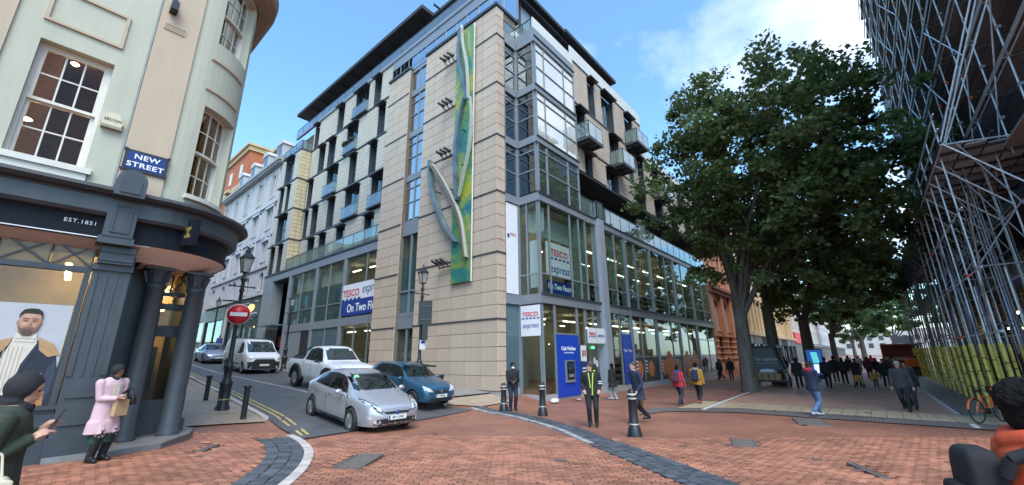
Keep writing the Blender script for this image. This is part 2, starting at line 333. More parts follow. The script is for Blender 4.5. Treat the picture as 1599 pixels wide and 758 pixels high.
def band(C,N,d0,d1,nrow,w0=1.0):
    for i in range(len(C)-1):
        for r in range(nrow):
            t0=d0+(d1-d0)*r/nrow; t1=d0+(d1-d0)*(r+1)/nrow; e=.008; j=rng.uniform(-.01,.01)
            a,b=C[i],C[i+1]; dd=(b-a)/np.linalg.norm(b-a)*e
            P4=[a+N[i]*(t0+e+j)+dd,b+N[i+1]*(t0+e+j)-dd,b+N[i+1]*(t1-e+j)-dd,a+N[i]*(t1-e+j)+dd]
            setts.append((camd(P4[0]),P4))
N1=-nrm(ARC1); N2=nrm(ARC2)
# kerb stones on the two arcs, then dark granite setts behind them
def arc_kerb(C,N,step,w,i0,i1,top):
    for i in range(i0,min(i1,len(C)-step),step):
        idx=list(range(i,i+step+1)); mb=MB()
        for k in range(step):
            a,b=idx[k],idx[k+1]; e0=.006 if k==0 else 0; e1=.006 if k==step-1 else 0
            d=(C[b]-C[a])/np.linalg.norm(C[b]-C[a])
            piece(mb,[C[a]+d*e0,C[b]-d*e1,C[b]+N[b]*w-d*e1,C[a]+N[a]*w+d*e0],top)
        mb.build('kerbstone',M_KERB,KERB)
arc_kerb(ARC1,N1,5,.16,16,200,.02); M_KERB1,M_KERB=M_KERB,pm('worn_kerb',(.36,.345,.34),.5,var=.35,scale=4,rnd=.2,bump=.2); arc_kerb(ARC2,N2,5,.16,0,62,.02)
band(ARC1[18:],N1[18:],.17,.80,3); band(ARC2[:64],N2[:64],.17,.75,3); band(ARC2[64:],N2[64:],.02,.85,4)
setts.sort(key=lambda q:q[0]); SB=sroot('sett_band')
for d,P4 in setts[:300]: piece(MB(),P4,.012).build('sett',M_SETT,SB)
mb=MB()
for d,P4 in setts[300:]: piece(mb,P4,.012)
mb.build('sett_field',M_SETT,SB,kind='stuff')
# brick pavers near the camera: single pieces
from mathutils.geometry import intersect_point_tri_2d
def inpoly(p,poly):
    c=False; n=len(poly)
    for i in range(n):
        x1,y1=poly[i]; x2,y2=poly[(i+1)%n]
        if (y1>p[1])!=(y2>p[1]) and p[0]<(x2-x1)*(p[1]-y1)/(y2-y1)+x1: c=not c
    return c
pl1=[tuple(p) for p in ARC1[16:]]+[tuple(p) for p in (ARC1+N1*.81)[16:][::-1]]
pl2=[tuple(p) for p in ARC2]+[tuple(p) for p in (ARC2+N2*.86)[::-1]]
DRAINS=[((4.25,7.2),.95,.5,.62),((16.1,1.8),1.3,.8,.25),((11.2,2.6),.8,.5,.3),((2.8,10.35),.7,.12,.9),((9.7,.42),1.0,.13,.5)]
pav=[]
for iu in range(-75,75):
    for iv in range(20,104):
        u=iu*.21+(.105 if iv%2 else 0); v=iv*.105
        p=U*u+V_*v; x,y=p.x,p.y
        if v<4.6 or abs(u)>v*1.32+.3 or y>11.1 and x<2.9 : continue
        if u*.11>0 and u>v*1.3: continue
        if y>9.95+(x-4.7)*.28 and x>4.5: continue
        if inpoly((x,y),pl1) or inpoly((x,y),pl2): continue
        if x<3.0 and y>10.85-max(0,1.2-x)*.5: continue
        sk=False
        for (c,w,h,an) in DRAINS:
            dx,dy=x-c[0],y-c[1]; a=dx*math.cos(an)+dy*math.sin(an); b=-dx*math.sin(an)+dy*math.cos(an)
            if abs(a)<w/2+.1 and abs(b)<h/2+.1: sk=True
        if sk: continue
        pav.append((v,x,y))
pav.sort(); PM=[]
for k in range(6):
    mb=MB(); e=.0975; hh=.0465; b=.004
    mb.add([(-e,-hh,0),(e,-hh,0),(e,hh,0),(-e,hh,0),(-e+b,-hh+b,.02),(e-b,-hh+b,.02),(e-b,hh-b,.02),(-e+b,hh-b,.02)],[(4,5,6,7),(0,1,5,4),(1,2,6,5),(2,3,7,6),(3,0,4,7)])
    PM.append(mb.mesh('paver',M_PAV))
BF=sroot('brick_paving')
ang=-YAW
big=MB()
def slope_m(x,y,tw):
    h=.1; nx=-(G(x+h,y)-G(x-h,y))/(2*h); ny=-(G(x,y+h)-G(x,y-h))/(2*h); n=Vector((nx,ny,1)).normalized()
    ux=Vector((U.x,U.y,0)); ux=(ux-n*ux.dot(n)).normalized(); uy=n.cross(ux)
    M=Matrix(((ux.x,uy.x,n.x,x),(ux.y,uy.y,n.y,y),(ux.z,uy.z,n.z,G(x,y)-.018+rng.uniform(-.003,.002)),(0,0,0,1)))
    return M@Matrix.Rotation(rng.uniform(-.02,.02),4,'Z')
for k,(v,x,y) in enumerate(pav):
    M=slope_m(x,y,0)
    if k<300:
        o=link('paver',PM[0],BF,world=False); o.matrix_basis=M
    else:
        vs=[M@w.co for w in PM[0].vertices]; big.add(vs,[tuple(f.vertices) for f in PM[0].polygons])
big.build('paver_field',M_PAV,BF,kind='stuff')
# yellow lines, white channel lines, bands across the street
def line(name,P,w,mat,off,n=60): 
    C=resamp(P,n); Nn=nrm(C); strip(name,C+Nn*w/2,C-Nn*w/2,mat,off,n,1)
line('yellow_line',[(4.78,10.7),(5.1,12),(5.33,13.6),(5.72,18.2),(6.02,21.6),(6.9,35),(7.7,60)],.07,M_YEL,.001)
line('yellow_line',[(4.94,10.75),(5.28,12),(5.51,13.6),(5.9,18.2),(6.2,21.6),(7.08,35),(7.88,60)],.07,M_YEL,.001)
strip('street_lane',[(20.95,5.45),(160,5.45)],[(20.95,-1.9),(160,-1.9)],M_BRICK2,-.006,120,4)
strip('dark_paving_band',[(14.5,6.6),(16.2,6.2),(17.4,4),(17.3,-3.6)],[(16.6,7.1),(18.5,6.0),(18.75,4),(18.6,-3.6)],M_DARKB,-.004,40,4)
strip('buff_paving_band',[(17.4,6.3),(18.8,4.5),(18.64,-3.6)],[(20.9,6.3),(20.9,4.5),(20.9,-3.6)],M_BUFFB,-.002,40,6)
strip('scaffold_side_paving',[(20.95,-1.95),(160,-1.95)],[(20.95,-9),(160,-9)],M_DARKB,-.005,120,4)
line('white_line',[(21.2,-1.85),(40,-1.85),(80,-1.85)],.14,M_WLINE,.002)
line('white_line',[(17.5,-1.84),(18.5,-1.84)],.14,M_WLINE,.002,6)
line('white_line',[(17.4,5.3),(21,5.5),(27,5.7),(60,5.8)],.16,M_WLINE,.003)
line('white_line',[(8.0,16.8),(8.33,18.7),(7.9,30),(8.6,50)],.06,M_WLINE,.001)
for i,(c,w,h,an) in enumerate(DRAINS):
    lab=['rectangular iron manhole cover in the brick roadway in front of the silver hatchback','large dark grated cover in the street beside the man in jeans','small dark inspection cover in the brick paving right of the setts','narrow slot drain in the brick pavement beside the shop','worn metal drain strip in brick paving before the orange hoodie man'][i]
    t=thing('drain_cover',lab,'drain cover',(c[0],c[1],G(*c)),an,'iron covers in the paving')
    mb=MB(); mb.box(-w/2,w/2,-h/2,-h/2+.04,-.05,.014); mb.box(-w/2,w/2,h/2-.04,h/2,-.05,.014); mb.box(-w/2,-w/2+.04,-h/2+.04,h/2-.04,-.05,.014); mb.box(w/2-.04,w/2,-h/2+.04,h/2-.04,-.05,.014)
    mb.build('frame',M_IRON,t,world=False)
    mb=MB(); n=max(3,int(w/.09))
    for k in range(n): 
        x0=-w/2+.05+(w-.1)*k/n; mb.box(x0,x0+(w-.1)/n*.72,-h/2+.05,h/2-.05,-.05,.008)
    mb.box(-w/2+.04,w/2-.04,-h/2+.04,h/2-.04,-.06,-.004)
    mb.build('grate',M_IRON,t,world=False)

gm=MB(); r2=random.Random(12)
for k in range(420):
    v=4.8+14*r2.random()**1.4; u=r2.uniform(-1.2,1.2)*v; p=U*u+V_*v; x,y=p.x,p.y
    if y>9.6+(x-4.7)*.28 and x>4.0 or x<3 and y>10.6 or y>11: continue
    r=r2.uniform(.012,.035) if k%9 else r2.uniform(.05,.14); n=9; z=G(x,y)+.006+k*2e-6
    gm.add([(x+r*r2.uniform(.6,1.2)*math.cos(6.283*i/n),y+r*r2.uniform(.6,1.2)*math.sin(6.283*i/n),z) for i in range(n)],[tuple(range(n))])
gm.build('gum_spots',pm('gum_stain',(.13,.085,.07),.7,var=.3),BF,kind='stuff')
# ------------------------------------------------------------ corner building with the supermarket
RED=pm('sign_red',(.62,.035,.05),.5,var=.03); BLUE=pm('sign_blue',(.012,.04,.26),.45,var=.05); BLUE2=pm('panel_blue',(.010,.055,.42),.4,var=.04)
SIGNW=pm('sign_white',(.74,.75,.80),.5,var=.03); TXTW=pm('letter_white',(.85,.86,.88),.5,var=.0)
CREAMIN=pm('shop_wall',(.40,.36,.27),.8,var=.1,scale=.6); CEILIN=pm('shop_ceiling',(.42,.37,.27),.8,var=.1); SHELF=pm('shelf',(.05,.045,.04),.7,var=.4,scale=4)
FLOORIN=pm('shop_floor',(.25,.23,.2),.5); GOODS=pm('goods',(.30,.22,.15),.7,var=.7,scale=3.5,rnd=.6); CURT=pm('curtain',(.55,.52,.46),.8,var=.25,scale=3,stretch=(6,6,.2))
STRIPL=glow('strip_light',(1.0,.93,.72),4.0)
T=thing('apartment_building','tall corner building in pale stone and glass with a supermarket in its two lower floors','building',(14.4,13.18,-.1))
CX,CY=14.4,13.18
ZL=[3.40+3.28*k for k in range(0,6)]
# --- tower: stone tiles, one object each on the street face
bk=MB(); bk.box(14.45,16.2,13.23,19.76,.1,21.85); bk.box(14.45,16.2,21.66,24.2,.1,21.85); bk.box(14.95,16.2,19.7,21.7,-.5,21.9)
bk.build('backing_wall',JOINT,T)
MB().box(14.43,16.2,13.22,19.77,-1,.10).box(14.43,16.2,21.64,24.24,-1,.14).build('plinth',PLINTH,T)
def tile_mesh(w,h,d,axis):
    mb=MB(); e=.007
    if axis=='x': mb.add([(d,0,0),(d,w,0),(d,w,h),(d,0,h),(0,e,e),(0,w-e,e),(0,w-e,h-e),(0,e,h-e)],[(4,5,6,7),(0,1,5,4),(1,2,6,5),(2,3,7,6),(3,0,4,7)])
    else: mb.add([(0,d,0),(w,d,0),(w,d,h),(0,d,h),(e,0,e),(w-e,0,e),(w-e,0,h-e),(e,0,h-e)],[(4,5,6,7),(0,1,5,4),(1,2,6,5),(2,3,7,6),(3,0,4,7)])
    return mb.mesh('stone_tile',STONE)
pitch=.656; rows=[(.12+pitch*k) for k in range(33)]
def tiles(y0,y1,n,g=.011):
    w=(y1-y0)/n; me=tile_mesh(w-g,pitch-g,.06,'x')
    for j in range(n):
        for z in rows: link('stone_tile',me,T,loc=(14.4,y0+j*w+g/2,z+g/2))
tiles(13.19,19.78,6); tiles(21.64,24.24,3)
mb=MB()
for z in rows:
    for a,b in ((14.40,15.0),): 
        mb.add([(a,13.24,z+.007),(b,13.24,z+.007),(b,13.24,z+pitch-.007),(a,13.24,z+pitch-.007),(a+.012,13.18,z+.019),(b,13.18,z+.019),(b,13.18,z+pitch-.019),(a+.012,13.18,z+pitch-.019)],[(4,5,6,7),(0,1,5,4),(1,2,6,5),(2,3,7,6),(3,0,4,7)])
mb.build('return_tiles',STONE,T,kind='stuff')
for z in ZL:
    MB().box(14.36,14.398,13.16,19.79,z-.05,z+.02).box(14.36,15.02,13.14,13.178,z-.05,z+.02).build('string_course',DGREYM,T)
    MB().box(14.36,14.398,21.63,24.26,z-.05,z+.02).build('string_course',DGREYM,T)
MB().box(14.30,16.4,13.10,19.83,21.82,22.0).box(14.30,16.4,21.6,24.3,21.82,22.0).box(14.7,16.4,19.83,21.6,21.82,22.0).build('coping',DGREYM,T)
# tower window strip
def window(name,parent,frames,panes,fm=DGREYM,gm=G_WIN,**k):
    fb=MB()
    for b in frames: fb.box(*b)
    w=fb.build(name,fm,parent)
    for p in panes: MB().box(*p).build('pane',gm,w)
    return w
y0,y1,ym=19.79,21.63,20.71
for k,(za,zb) in enumerate([(9.955,13.22),(13.22,16.51),(16.51,19.83),(19.83,21.82)]):
    top=zb-.28; fr=[(14.62,14.8,y0,y1,za-.02,za+.16),(14.62,14.8,y0,y1,top,zb-.02)]
    hs=[za+.16,za+1.45,za+2.45,top] if k<3 else [za+.16,top]
    fr+=[(14.64,14.78,ym-.05,ym+.05,za+.16,top)]
    ps=[]
    for a,b in zip(hs,hs[1:]):
        if b<top-.01: fr+=[(14.645,14.775,y0,ym-.05,b-.03,b+.03),(14.645,14.775,ym+.05,y1,b-.03,b+.03)]
        ps+=[(14.70,14.715,y0,ym-.05,a,b),(14.70,14.715,ym+.05,y1,a,b)]
    window('window',T,fr,ps,GREYM,G_SKY)
window('window',T,[(14.6,14.8,y0,y1,9.15,9.93),(14.62,14.78,ym-.05,ym+.05,4.25,9.15),(14.62,14.78,y0,y1,4.0,4.25),(14.63,14.77,y0,y1,5.5,5.6)],
   [(14.70,14.715,y0,ym-.05,5.6,9.15),(14.70,14.715,ym+.05,y1,5.6,9.15)],GREYM,G_SHOP)
window('window',T,[(14.6,14.8,y0,y1,3.3,3.98),(14.62,14.78,ym-.05,ym+.05,.2,3.3),(14.6,14.8,y0,y1,-.3,.2)],[(14.70,14.715,y0,ym-.05,1.3,3.3),(14.70,14.715,ym+.05,y1,1.3,3.3)],GREYM,G_SHOP)
for za,zb in ((4.25,5.5),(5.6,7.7),(.2,1.3)):
    MB().box(14.72,14.73,y0,ym-.05,za,zb).box(14.72,14.73,ym+.05,y1,za,zb).build('frosted_film',G_FROST,T)
# --- main block behind (X = 16.25), five storeys of vertical stone panels towards the side street
BX=16.25
MB().box(18.45,45.2,17.0,46.6,-1,9.9).box(BX+.75,30,16.6,46.6,9.96,26.4).box(BX+.75,40,14.0,16.59,9.96,19.9).box(40,45.0,14.0,46.6,9.96,17.8).build('core_wall',JOINT,T)
WZ=[9.955,13.22,16.51,19.83,23.18,26.45]
WIN={4:[(28.7,29.85),(30.8,33.1),(35.3,36.6),(40.6,41.6)],3:[(27.75,28.85),(32.2,34.2),(36.4,37.9),(38.6,39.95)],2:[(28.6,29.75),(31.9,33.15),(35.3,37.5),(40.5,41.6)],
     1:[(27.0,29.0),(30.9,33.3),(35.2,36.6),(38.6,39.9),(40.75,41.6)],0:[(28.2,29.6),(32.8,34.3),(36.3,37.6),(38.6,40.0)]}
JUL={4:[1],3:[1],2:[2],1:[0,1],0:[]}
def clad(y0,y1,z0,z1,x,n=None):
    n=n or max(1,round((y1-y0)/1.05)); w=(y1-y0)/n
    for j in range(n): MB().box(x,x+.08,y0+j*w+.015,y0+(j+1)*w-.015,z0+.03,z1-.03).build('cladding_panel',STONE2,T)
WM=STONE2
def wing_window(ya,yb,za,zb,x,jul,par=T):
    d=.28; fr=[(x+d,x+d+.06,ya,ya+.07,za,zb),(x+d,x+d+.06,yb-.07,yb,za,zb),(x+d,x+d+.06,ya+.07,yb-.07,zb-.08,zb),(x+d,x+d+.06,ya+.07,yb-.07,za,za+.08)]
    n=2 if yb-ya>1.7 else 1; ps=[]; w=(yb-ya-.14)/n
    for i in range(n):
        a=ya+.07+i*w; b=a+w; zm=za+(zb-za)*.47
        if i: fr.append((x+d,x+d+.06,a-.04,a+.04,za+.08,zb-.08)); a+=.04
        if i<n-1: b-=.04
        fr.append((x+d+.005,x+d+.055,a,b,zm-.04,zm+.04))
        ps+=[(x+d+.02,x+d+.03,a,b,za+.08,zm-.04),(x+d+.02,x+d+.03,a,b,zm+.04,zb-.08)]
    w_=window('window',par,fr,ps,DGREYM,G_WIN)
    # dark recess, part drawn curtain, projecting hood
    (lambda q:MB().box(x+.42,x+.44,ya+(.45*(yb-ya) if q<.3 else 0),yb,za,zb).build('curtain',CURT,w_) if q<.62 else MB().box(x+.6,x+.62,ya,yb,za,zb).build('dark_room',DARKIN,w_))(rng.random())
    MB().box(x-.42,x+.25,ya-.08,yb+.05,zb+.02,zb+.10).build('hood',DGREYM,w_)
    MB().box(x+.0,x+.28,ya-.0,ya+.02,za,zb).build('reveal',DGREYM,w_); MB().box(x+.0,x+.28,yb-.02,yb,za,zb).build('reveal',DGREYM,w_)
    if jul:
        b=MB(); b.box(x-.30,x-.26,ya-.05,yb+.05,za+1.02,za+1.07); b.box(x-.32,x+.0,ya-.1,yb+.1,za-.08,za+.03)
        jb=b.build('juliet_balcony',DGREYM,par)
        MB().box(x-.285,x-.27,ya-.03,yb+.03,za+.06,za+1.02).build('glass_panel',G_BALS,jb)
        MB().box(x-.285,x-.02,ya-.03,ya-.015,za+.06,za+1.02).box(x-.285,x-.02,yb+.015,yb+.03,za+.06,za+1.02).build('glass_panel',G_BAL,jb)
for k in range(5):
    za,zb=WZ[k],WZ[k+1]; ws=sorted(WIN[k]); y=24.25
    for i,(a,b) in enumerate(ws):
        clad(y,a,za+.08,zb-.08,BX); zt=zb-.42
        clad(a,b,zt+.1,zb-.08,BX,1)
        wing_window(a,b,za+.1,zt,BX,i in JUL[k]); y=b
    if k==0: clad(y,41.9,za+.08,zb-.08,BX)
    elif y<41.9: clad(y,41.9,za+.08,zb-.08,BX,1)
    MB().box(BX-.06,BX+.1,24.26,41.92,zb-.06,zb+.06).build('string_course',DGREYM,T)
# plants on one balcony
pl=MB()
for i in range(26):
    c=(BX-.33+rng.uniform(-.08,.05),rng.uniform(32.2,34.2),20.95+rng.uniform(-.1,.15)); pl.ball(c,rng.uniform(.08,.16),0,5,4)
pl.build('balcony_plants',pm('dark_plant',(.02,.03,.015),.8),T)
# projecting stone bay at the far end
BXX=15.2
MB().box(BXX+.75,BX+1,42.15,46.75,9.9,23.1).build('backing_wall',JOINT,T)
tm=MB()
for z in np.arange(9.98,23.0,.41):
    for a in (BXX+.05,BXX+.58): tm.box(a,a+.50,42.05,42.14,z,z+.38)
tm.build('bay_side_tiles',pm('sunlit_bay_tile',(.52,.42,.26),.7,var=.08,rnd=.06),T,kind='stuff')  # sunlit look of this side is put into the yellowish tile colour
BW={3:[(43.4,45.6)],2:[(43.5,44.4),(45.1,46.1)],1:[(43.2,45.6)],0:[(43.2,44.3),(45.2,46.3)]}
for k in range(4):
    za,zb=WZ[k],WZ[k+1]; y=42.06
    for a,b in BW[k]:
        clad(y,a,za+.08,zb-.08,BXX,1); clad(a,b,zb-.34,zb-.08,BXX,1); wing_window(a,b,za+.1,zb-.42,BXX,False); y=b
    clad(y,46.75,za+.08,zb-.08,BXX,1)
    MB().box(BXX-.06,BXX+.08,42.0,46.8,zb-.06,zb+.06).box(BXX+.08,BX,41.98,42.06,zb-.06,zb+.06).build('string_course',DGREYM,T)
def glass_rail(parent,pts,z0,z1,gm,seg=1.5,posts=True):
    r=MB()
    for p,q in zip(pts,pts[1:]):
        L=math.hypot(q[0]-p[0],q[1]-p[1]); n=max(1,round(L/seg))
        r.bar((p[0],p[1],z1),(q[0],q[1],z1),.05,.05)
        for i in range(n+1):
            t=i/n; x,y=p[0]+(q[0]-p[0])*t,p[1]+(q[1]-p[1])*t
            r.box(x-.02,x+.02,y-.02,y+.02,z0,z1-.03)
    o=r.build('balustrade',DGREYM,parent)
    for p,q in zip(pts,pts[1:]):
        L=math.hypot(q[0]-p[0],q[1]-p[1]); n=max(1,round(L/seg)); d=Vector((q[0]-p[0],q[1]-p[1],0))/L
        for i in range(n):
            a=Vector((p[0],p[1],0))+d*(L*i/n+.03); b=Vector((p[0],p[1],0))+d*(L*(i+1)/n-.03)
            MB().bar((a.x,a.y,(z0+z1)/2),(b.x,b.y,(z0+z1)/2),.015,z1-z0-.1).build('glass_panel',gm,o)
glass_rail(T,[(BXX+.05,42.1),(BXX+.05,46.7)],23.2,24.25,G_BALS); glass_rail(T,[(BXX+.1,42.1),(BX-.02,42.1)],23.2,24.25,G_BAL)
# --- storey behind the tower head, roof balustrade, setback penthouse, dark canopy
n=12; ya,yb=13.1,27.0
fr=[(BX-.05,BX+.1,ya,yb,25.42,26.5),(BX-.04,BX+.1,ya,yb,21.9,22.05)]; ps=[]
for i in range(n+1): y=ya+(yb-ya)*i/n; fr.append((BX-.03,BX+.08,y-.05,y+.05,22.05,25.42))
for i in range(n):
    a=ya+(yb-ya)*i/n+.05; b=ya+(yb-ya)*(i+1)/n-.05; ps.append((BX,BX+.012,a,b,22.05,24.5)); ps.append((BX,BX+.012,a,b,24.55,25.42))
window('window',T,fr,ps,GREYM,G_SKY)
MB().box(BX-.12,BX+.1,27.0,46.6,26.3,26.62).box(BX-.12,BX-.055,13.1,27.0,26.3,26.62).build('roof_edge',GREYM,T)
glass_rail(T,[(BX-.05,13.1),(BX-.05,46.6)],26.6,27.5,G_BALS,1.6)
MB().box(19.2,35,16.5,46,20,29.5).build('penthouse_wall',pm('penthouse_wall',(.30,.36,.42),.4,var=.2,scale=.8),T)
cn=MB(); cn.box(16.0,36,23.0,47.0,29.5,29.85); cn.box(17.2,26,15.6,22.98,29.5,29.8); cn.box(26,35.6,15.4,22.98,29.42,29.75)
cn.box(17.6,35,16.0,16.3,29.1,29.41); 
for y in np.arange(17.5,46,2.2): cn.box(16.4,19.2,y,y+.12,29.36,29.495)
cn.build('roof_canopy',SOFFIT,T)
for i in range(10):
    x=19+i*1.6; MB().box(x,x+.08,16.3,16.5,20,29.1).build('mullion',DGREYM,T)
# --- glazed corner bay (X 15.0-20.35, front Y = 11.81)
BY=11.81
def xcols(cols,y,z0,z1,fm,gm,zs=(),fin=.0,name='window',w=.06):
    fr=[];ps=[]
    for x in cols: fr.append((x-w/2,x+w/2,y-.06-fin,y+.06,z0,z1))
    zz=[z0]+list(zs)+[z1]
    for a,b in zip(cols,cols[1:]):
        for z in zs: fr.append((a+w/2,b-w/2,y-.05,y+.05,z-.035,z+.035))
        for i,(c,d) in enumerate(zip(zz,zz[1:])):
            c2=c+(.035 if i else 0); d2=d-(.035 if i<len(zz)-2 else 0)
            ps.append((a+w/2,b-w/2,y-.006,y+.006,c2,d2))
    return window(name,T,fr,ps,fm,gm)
def ycols(cols,x,z0,z1,fm,gm,zs=(),name='window',w=.06):
    fr=[];ps=[]
    for y in cols: fr.append((x-.06,x+.06,y-w/2,y+w/2,z0,z1))
    zz=[z0]+list(zs)+[z1]
    for a,b in zip(cols,cols[1:]):
        for z in zs: fr.append((x-.05,x+.05,a+w/2,b-w/2,z-.035,z+.035))
        for i,(c,d) in enumerate(zip(zz,zz[1:])):
            c2=c+(.035 if i else 0); d2=d-(.035 if i<len(zz)-2 else 0)
            ps.append((x-.006,x+.006,a+w/2,b-w/2,c2,d2))
    return window(name,T,fr,ps,fm,gm)
for k,(za,zb) in enumerate([(9.955,13.22),(13.22,16.51),(16.51,19.83)]):
    a,b=za+.12,zb-.3
    xcols([16.18,17.0,19.15,20.33],BY,a,b,GREYM,G_BAY if k else glass('dark_mirror_glass',(.4,.45,.44),.3,body=(.10,.12,.11),base=.5,wav=.04),(a+1.25,a+2.4))
    ycols([11.9,13.12],16.1,a,b,GREYM,G_WIN,(a+1.25,a+2.4))
    xcols([15.03,15.98],13.2,a,b,GREYM,G_WIN,(a+1.25,a+2.4))
    MB().box(16.0,20.4,BY-.1,BY+.25,b+.002,zb+.118).box(16.0,16.22,BY+.252,13.1,b+.002,zb+.118).box(15.02,16.0,13.08,13.3,b+.002,zb+.118).build('floor_band',GREYM,T)
    MB().box(15.98,20.42,BY-.16,BY-.102,zb+.02,zb+.08).build('string_course',DGREYM,T)
    MB().box(15.05,20.3,13.6,13.65,a,b).box(18,18.05,11.9,13.6,a,b).build('inner_wall',CURT if k!=1 else DARKIN,T)
    MB().box(15.3,20.3,13.32,16.2,za-.1,za+.1).box(16.17,20.3,11.9,13.32,za-.1,za+.1).build('floor_slab',GREYM,T)
MB().box(15.97,16.14,13.08,13.26,-.5,19.95).build('corner_post',GREYM,T)
MB().box(20.28,20.42,BY+.0,12.1,9.955,19.83).build('corner_post',GREYM,T)
MB().box(16.0,20.4,BY-.06,BY+.06,19.952,20.5).box(16.0,16.12,BY+.06,13.2,19.952,20.5).box(15,16,13.14,13.26,19.952,20.45).build('parapet_wall',GREYM,T)
PARW=pm('pale_parapet',(.66,.67,.63),.45,var=.06,scale=1)
for a,b in ((16.02,17.4),(17.43,18.9),(18.93,20.4)): MB().box(a,b,BY-.05,BY+.03,20.51,21.25).build('parapet_panel',PARW,T)
glass_rail(T,[(16.05,BY+.1),(16.05,13.2),(15.05,13.2)],20.5,21.2,G_BAL,.8)
# --- residential range to the right (Y = 11.95)
RY=11.95
RW=[(17.87,21.15,20.4,31.8,[(22.6,23.55),(24.6,26.5),(28.5,30.0)]),(14.85,17.87,20.4,44.6,[(20.75,21.9),(25.4,26.9),(28.5,29.35),(30.3,31.5),(33.4,34.8),(36.5,37.5),(39.6,41)]),(12.97,14.85,20.4,44.6,[(21.55,22.55),(24.5,26.4),(29.4,31.3),(33.2,35.0),(37.0,38.7),(41,42.6)])]
def tclad(x0,x1,z0,z1):
    n=max(1,round((x1-x0)/1.2)); w=(x1-x0)/n
    for j in range(n): MB().box(x0+j*w+.012,x0+(j+1)*w-.012,RY,RY+.07,z0+.02,z1-.02).build('facade_panel',TERRA,T)
for za,zb,xa,xb,ws in RW:
    x=xa; zt=zb-.35
    for a,b in ws:
        tclad(x,a,za+.05,zb-.05); tclad(a,b,zt+.1,zb-.05); z0=za+.08
        fr=[(a,a+.07,RY+.28,RY+.34,z0,zt),(b-.07,b,RY+.28,RY+.34,z0,zt),(a+.07,b-.07,RY+.28,RY+.34,zt-.07,zt),(a+.07,b-.07,RY+.28,RY+.34,z0,z0+.07)]
        n=2 if b-a>1.3 else 1; w=(b-a-.14)/n; ps=[]
        for i in range(n):
            c=a+.07+i*w; d=c+w
            if i: fr.append((c-.04,c+.04,RY+.28,RY+.34,z0+.07,zt-.07)); c+=.04
            if i<n-1: d-=.04
            zm=z0+(zt-z0)*.42; fr.append((c,d,RY+.29,RY+.33,zm-.03,zm+.03))
            ps+=[(c,d,RY+.3,RY+.31,z0+.07,zm-.03),(c,d,RY+.3,RY+.31,zm+.03,zt-.07)]
        w_=window('window',T,fr,ps,DGREYM,G_WIN)
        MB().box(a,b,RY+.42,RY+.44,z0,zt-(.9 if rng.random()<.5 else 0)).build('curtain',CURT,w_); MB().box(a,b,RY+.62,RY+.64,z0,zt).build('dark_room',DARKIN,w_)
        MB().box(a-.05,b+.1,RY-.4,RY+.25,zt+.02,zt+.1).build('hood',DGREYM,w_)
        MB().box(a,a+.02,RY,RY+.28,z0,zt).build('reveal',DGREYM,w_); MB().box(b-.02,b,RY,RY+.28,z0,zt).build('reveal',DGREYM,w_); x=b
    tclad(x,xb,za+.05,zb-.05)
    MB().box(xa,xb,RY-.05,RY+.1,zb-.05,zb+.05).build('string_course',DGREYM,T)
MB().box(20.4,44.6,RY+.75,RY+2.2,12.92,17.8).box(20.4,31.8,RY+.75,RY+2.2,17.8,21.1).box(44.5,44.6,RY+.08,RY+.75,12.92,17.8).box(31.7,31.8,RY+.08,RY+.75,17.8,21.1).build('backing_wall',JOINT,T)
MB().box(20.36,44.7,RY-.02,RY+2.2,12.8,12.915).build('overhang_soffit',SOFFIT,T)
for a in np.arange(20.4,31.7,1.9): MB().box(a+.01,min(a+1.88,31.9),RY-.04,RY+.04,21.21,22.2).build('parapet_panel',PARW,T)
for a in np.arange(31.9,44.6,1.9): MB().box(a+.01,min(a+1.88,44.7),RY-.04,RY+.04,17.93,18.75).build('parapet_panel',PARW,T)
for x0,x1,z in [(20.38,22.15,14.85),(25.2,27.1,14.85),(28.2,30.4,17.87),(33.3,35.2,14.85)]:
    b=MB(); b.box(x0,x1,10.9,RY-.06,z-.16,z); b.box(x0-.03,x1+.03,10.84,10.9,z-.2,z+.02); 
    for xx in (x0+.25,(x0+x1)/2,x1-.3): b.box(xx,xx+.08,10.95,RY-.06,z-.26,z-.16)
    b.box(x0,x0+.04,10.9,RY-.06,z+1.06,z+1.1); b.box(x0,x1,10.86,10.9,z+1.06,z+1.1)
    for yy in (10.88,11.4,11.85): b.box(x0,x0+.035,yy,yy+.035,z,z+1.06)
    for xx in (x0,(x0+x1)/2,x1-.04): b.box(xx,xx+.035,10.86,10.895,z+.02,z+1.06)
    o=b.build('balcony',DGREYM,T)
    MB().box(x0+.005,x0+.02,10.92,RY-.08,z+.06,z+1.04).build('glass_panel',G_BAL,o)
    for a,c in ((x0+.04,(x0+x1)/2),((x0+x1)/2+.04,x1-.05)): MB().box(a,c,10.87,10.885,z+.06,z+1.04).build('glass_panel',glass('bright_balcony_glass',(.7,.75,.7),.25,body=(.58,.60,.55),base=.12),o)
# terrace
MB().box(20.4,45.2,BY+.02,14.0,9.6,9.95).build('terrace_floor',GREYM,T)
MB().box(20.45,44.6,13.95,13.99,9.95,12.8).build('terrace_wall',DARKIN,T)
glass_rail(T,[(20.45,BY-.0),(21.9,BY-.0),(21.9,BY-.25),(22.75,BY-.25),(22.75,BY-.0),(45.2,BY-.0)],9.97,11.08,G_BAL,1.5)
MB().box(30.6,32.2,12.6,12.64,10.0,12.3).build('privacy_screen',pm('pale_screen',(.45,.48,.47),.5),T)
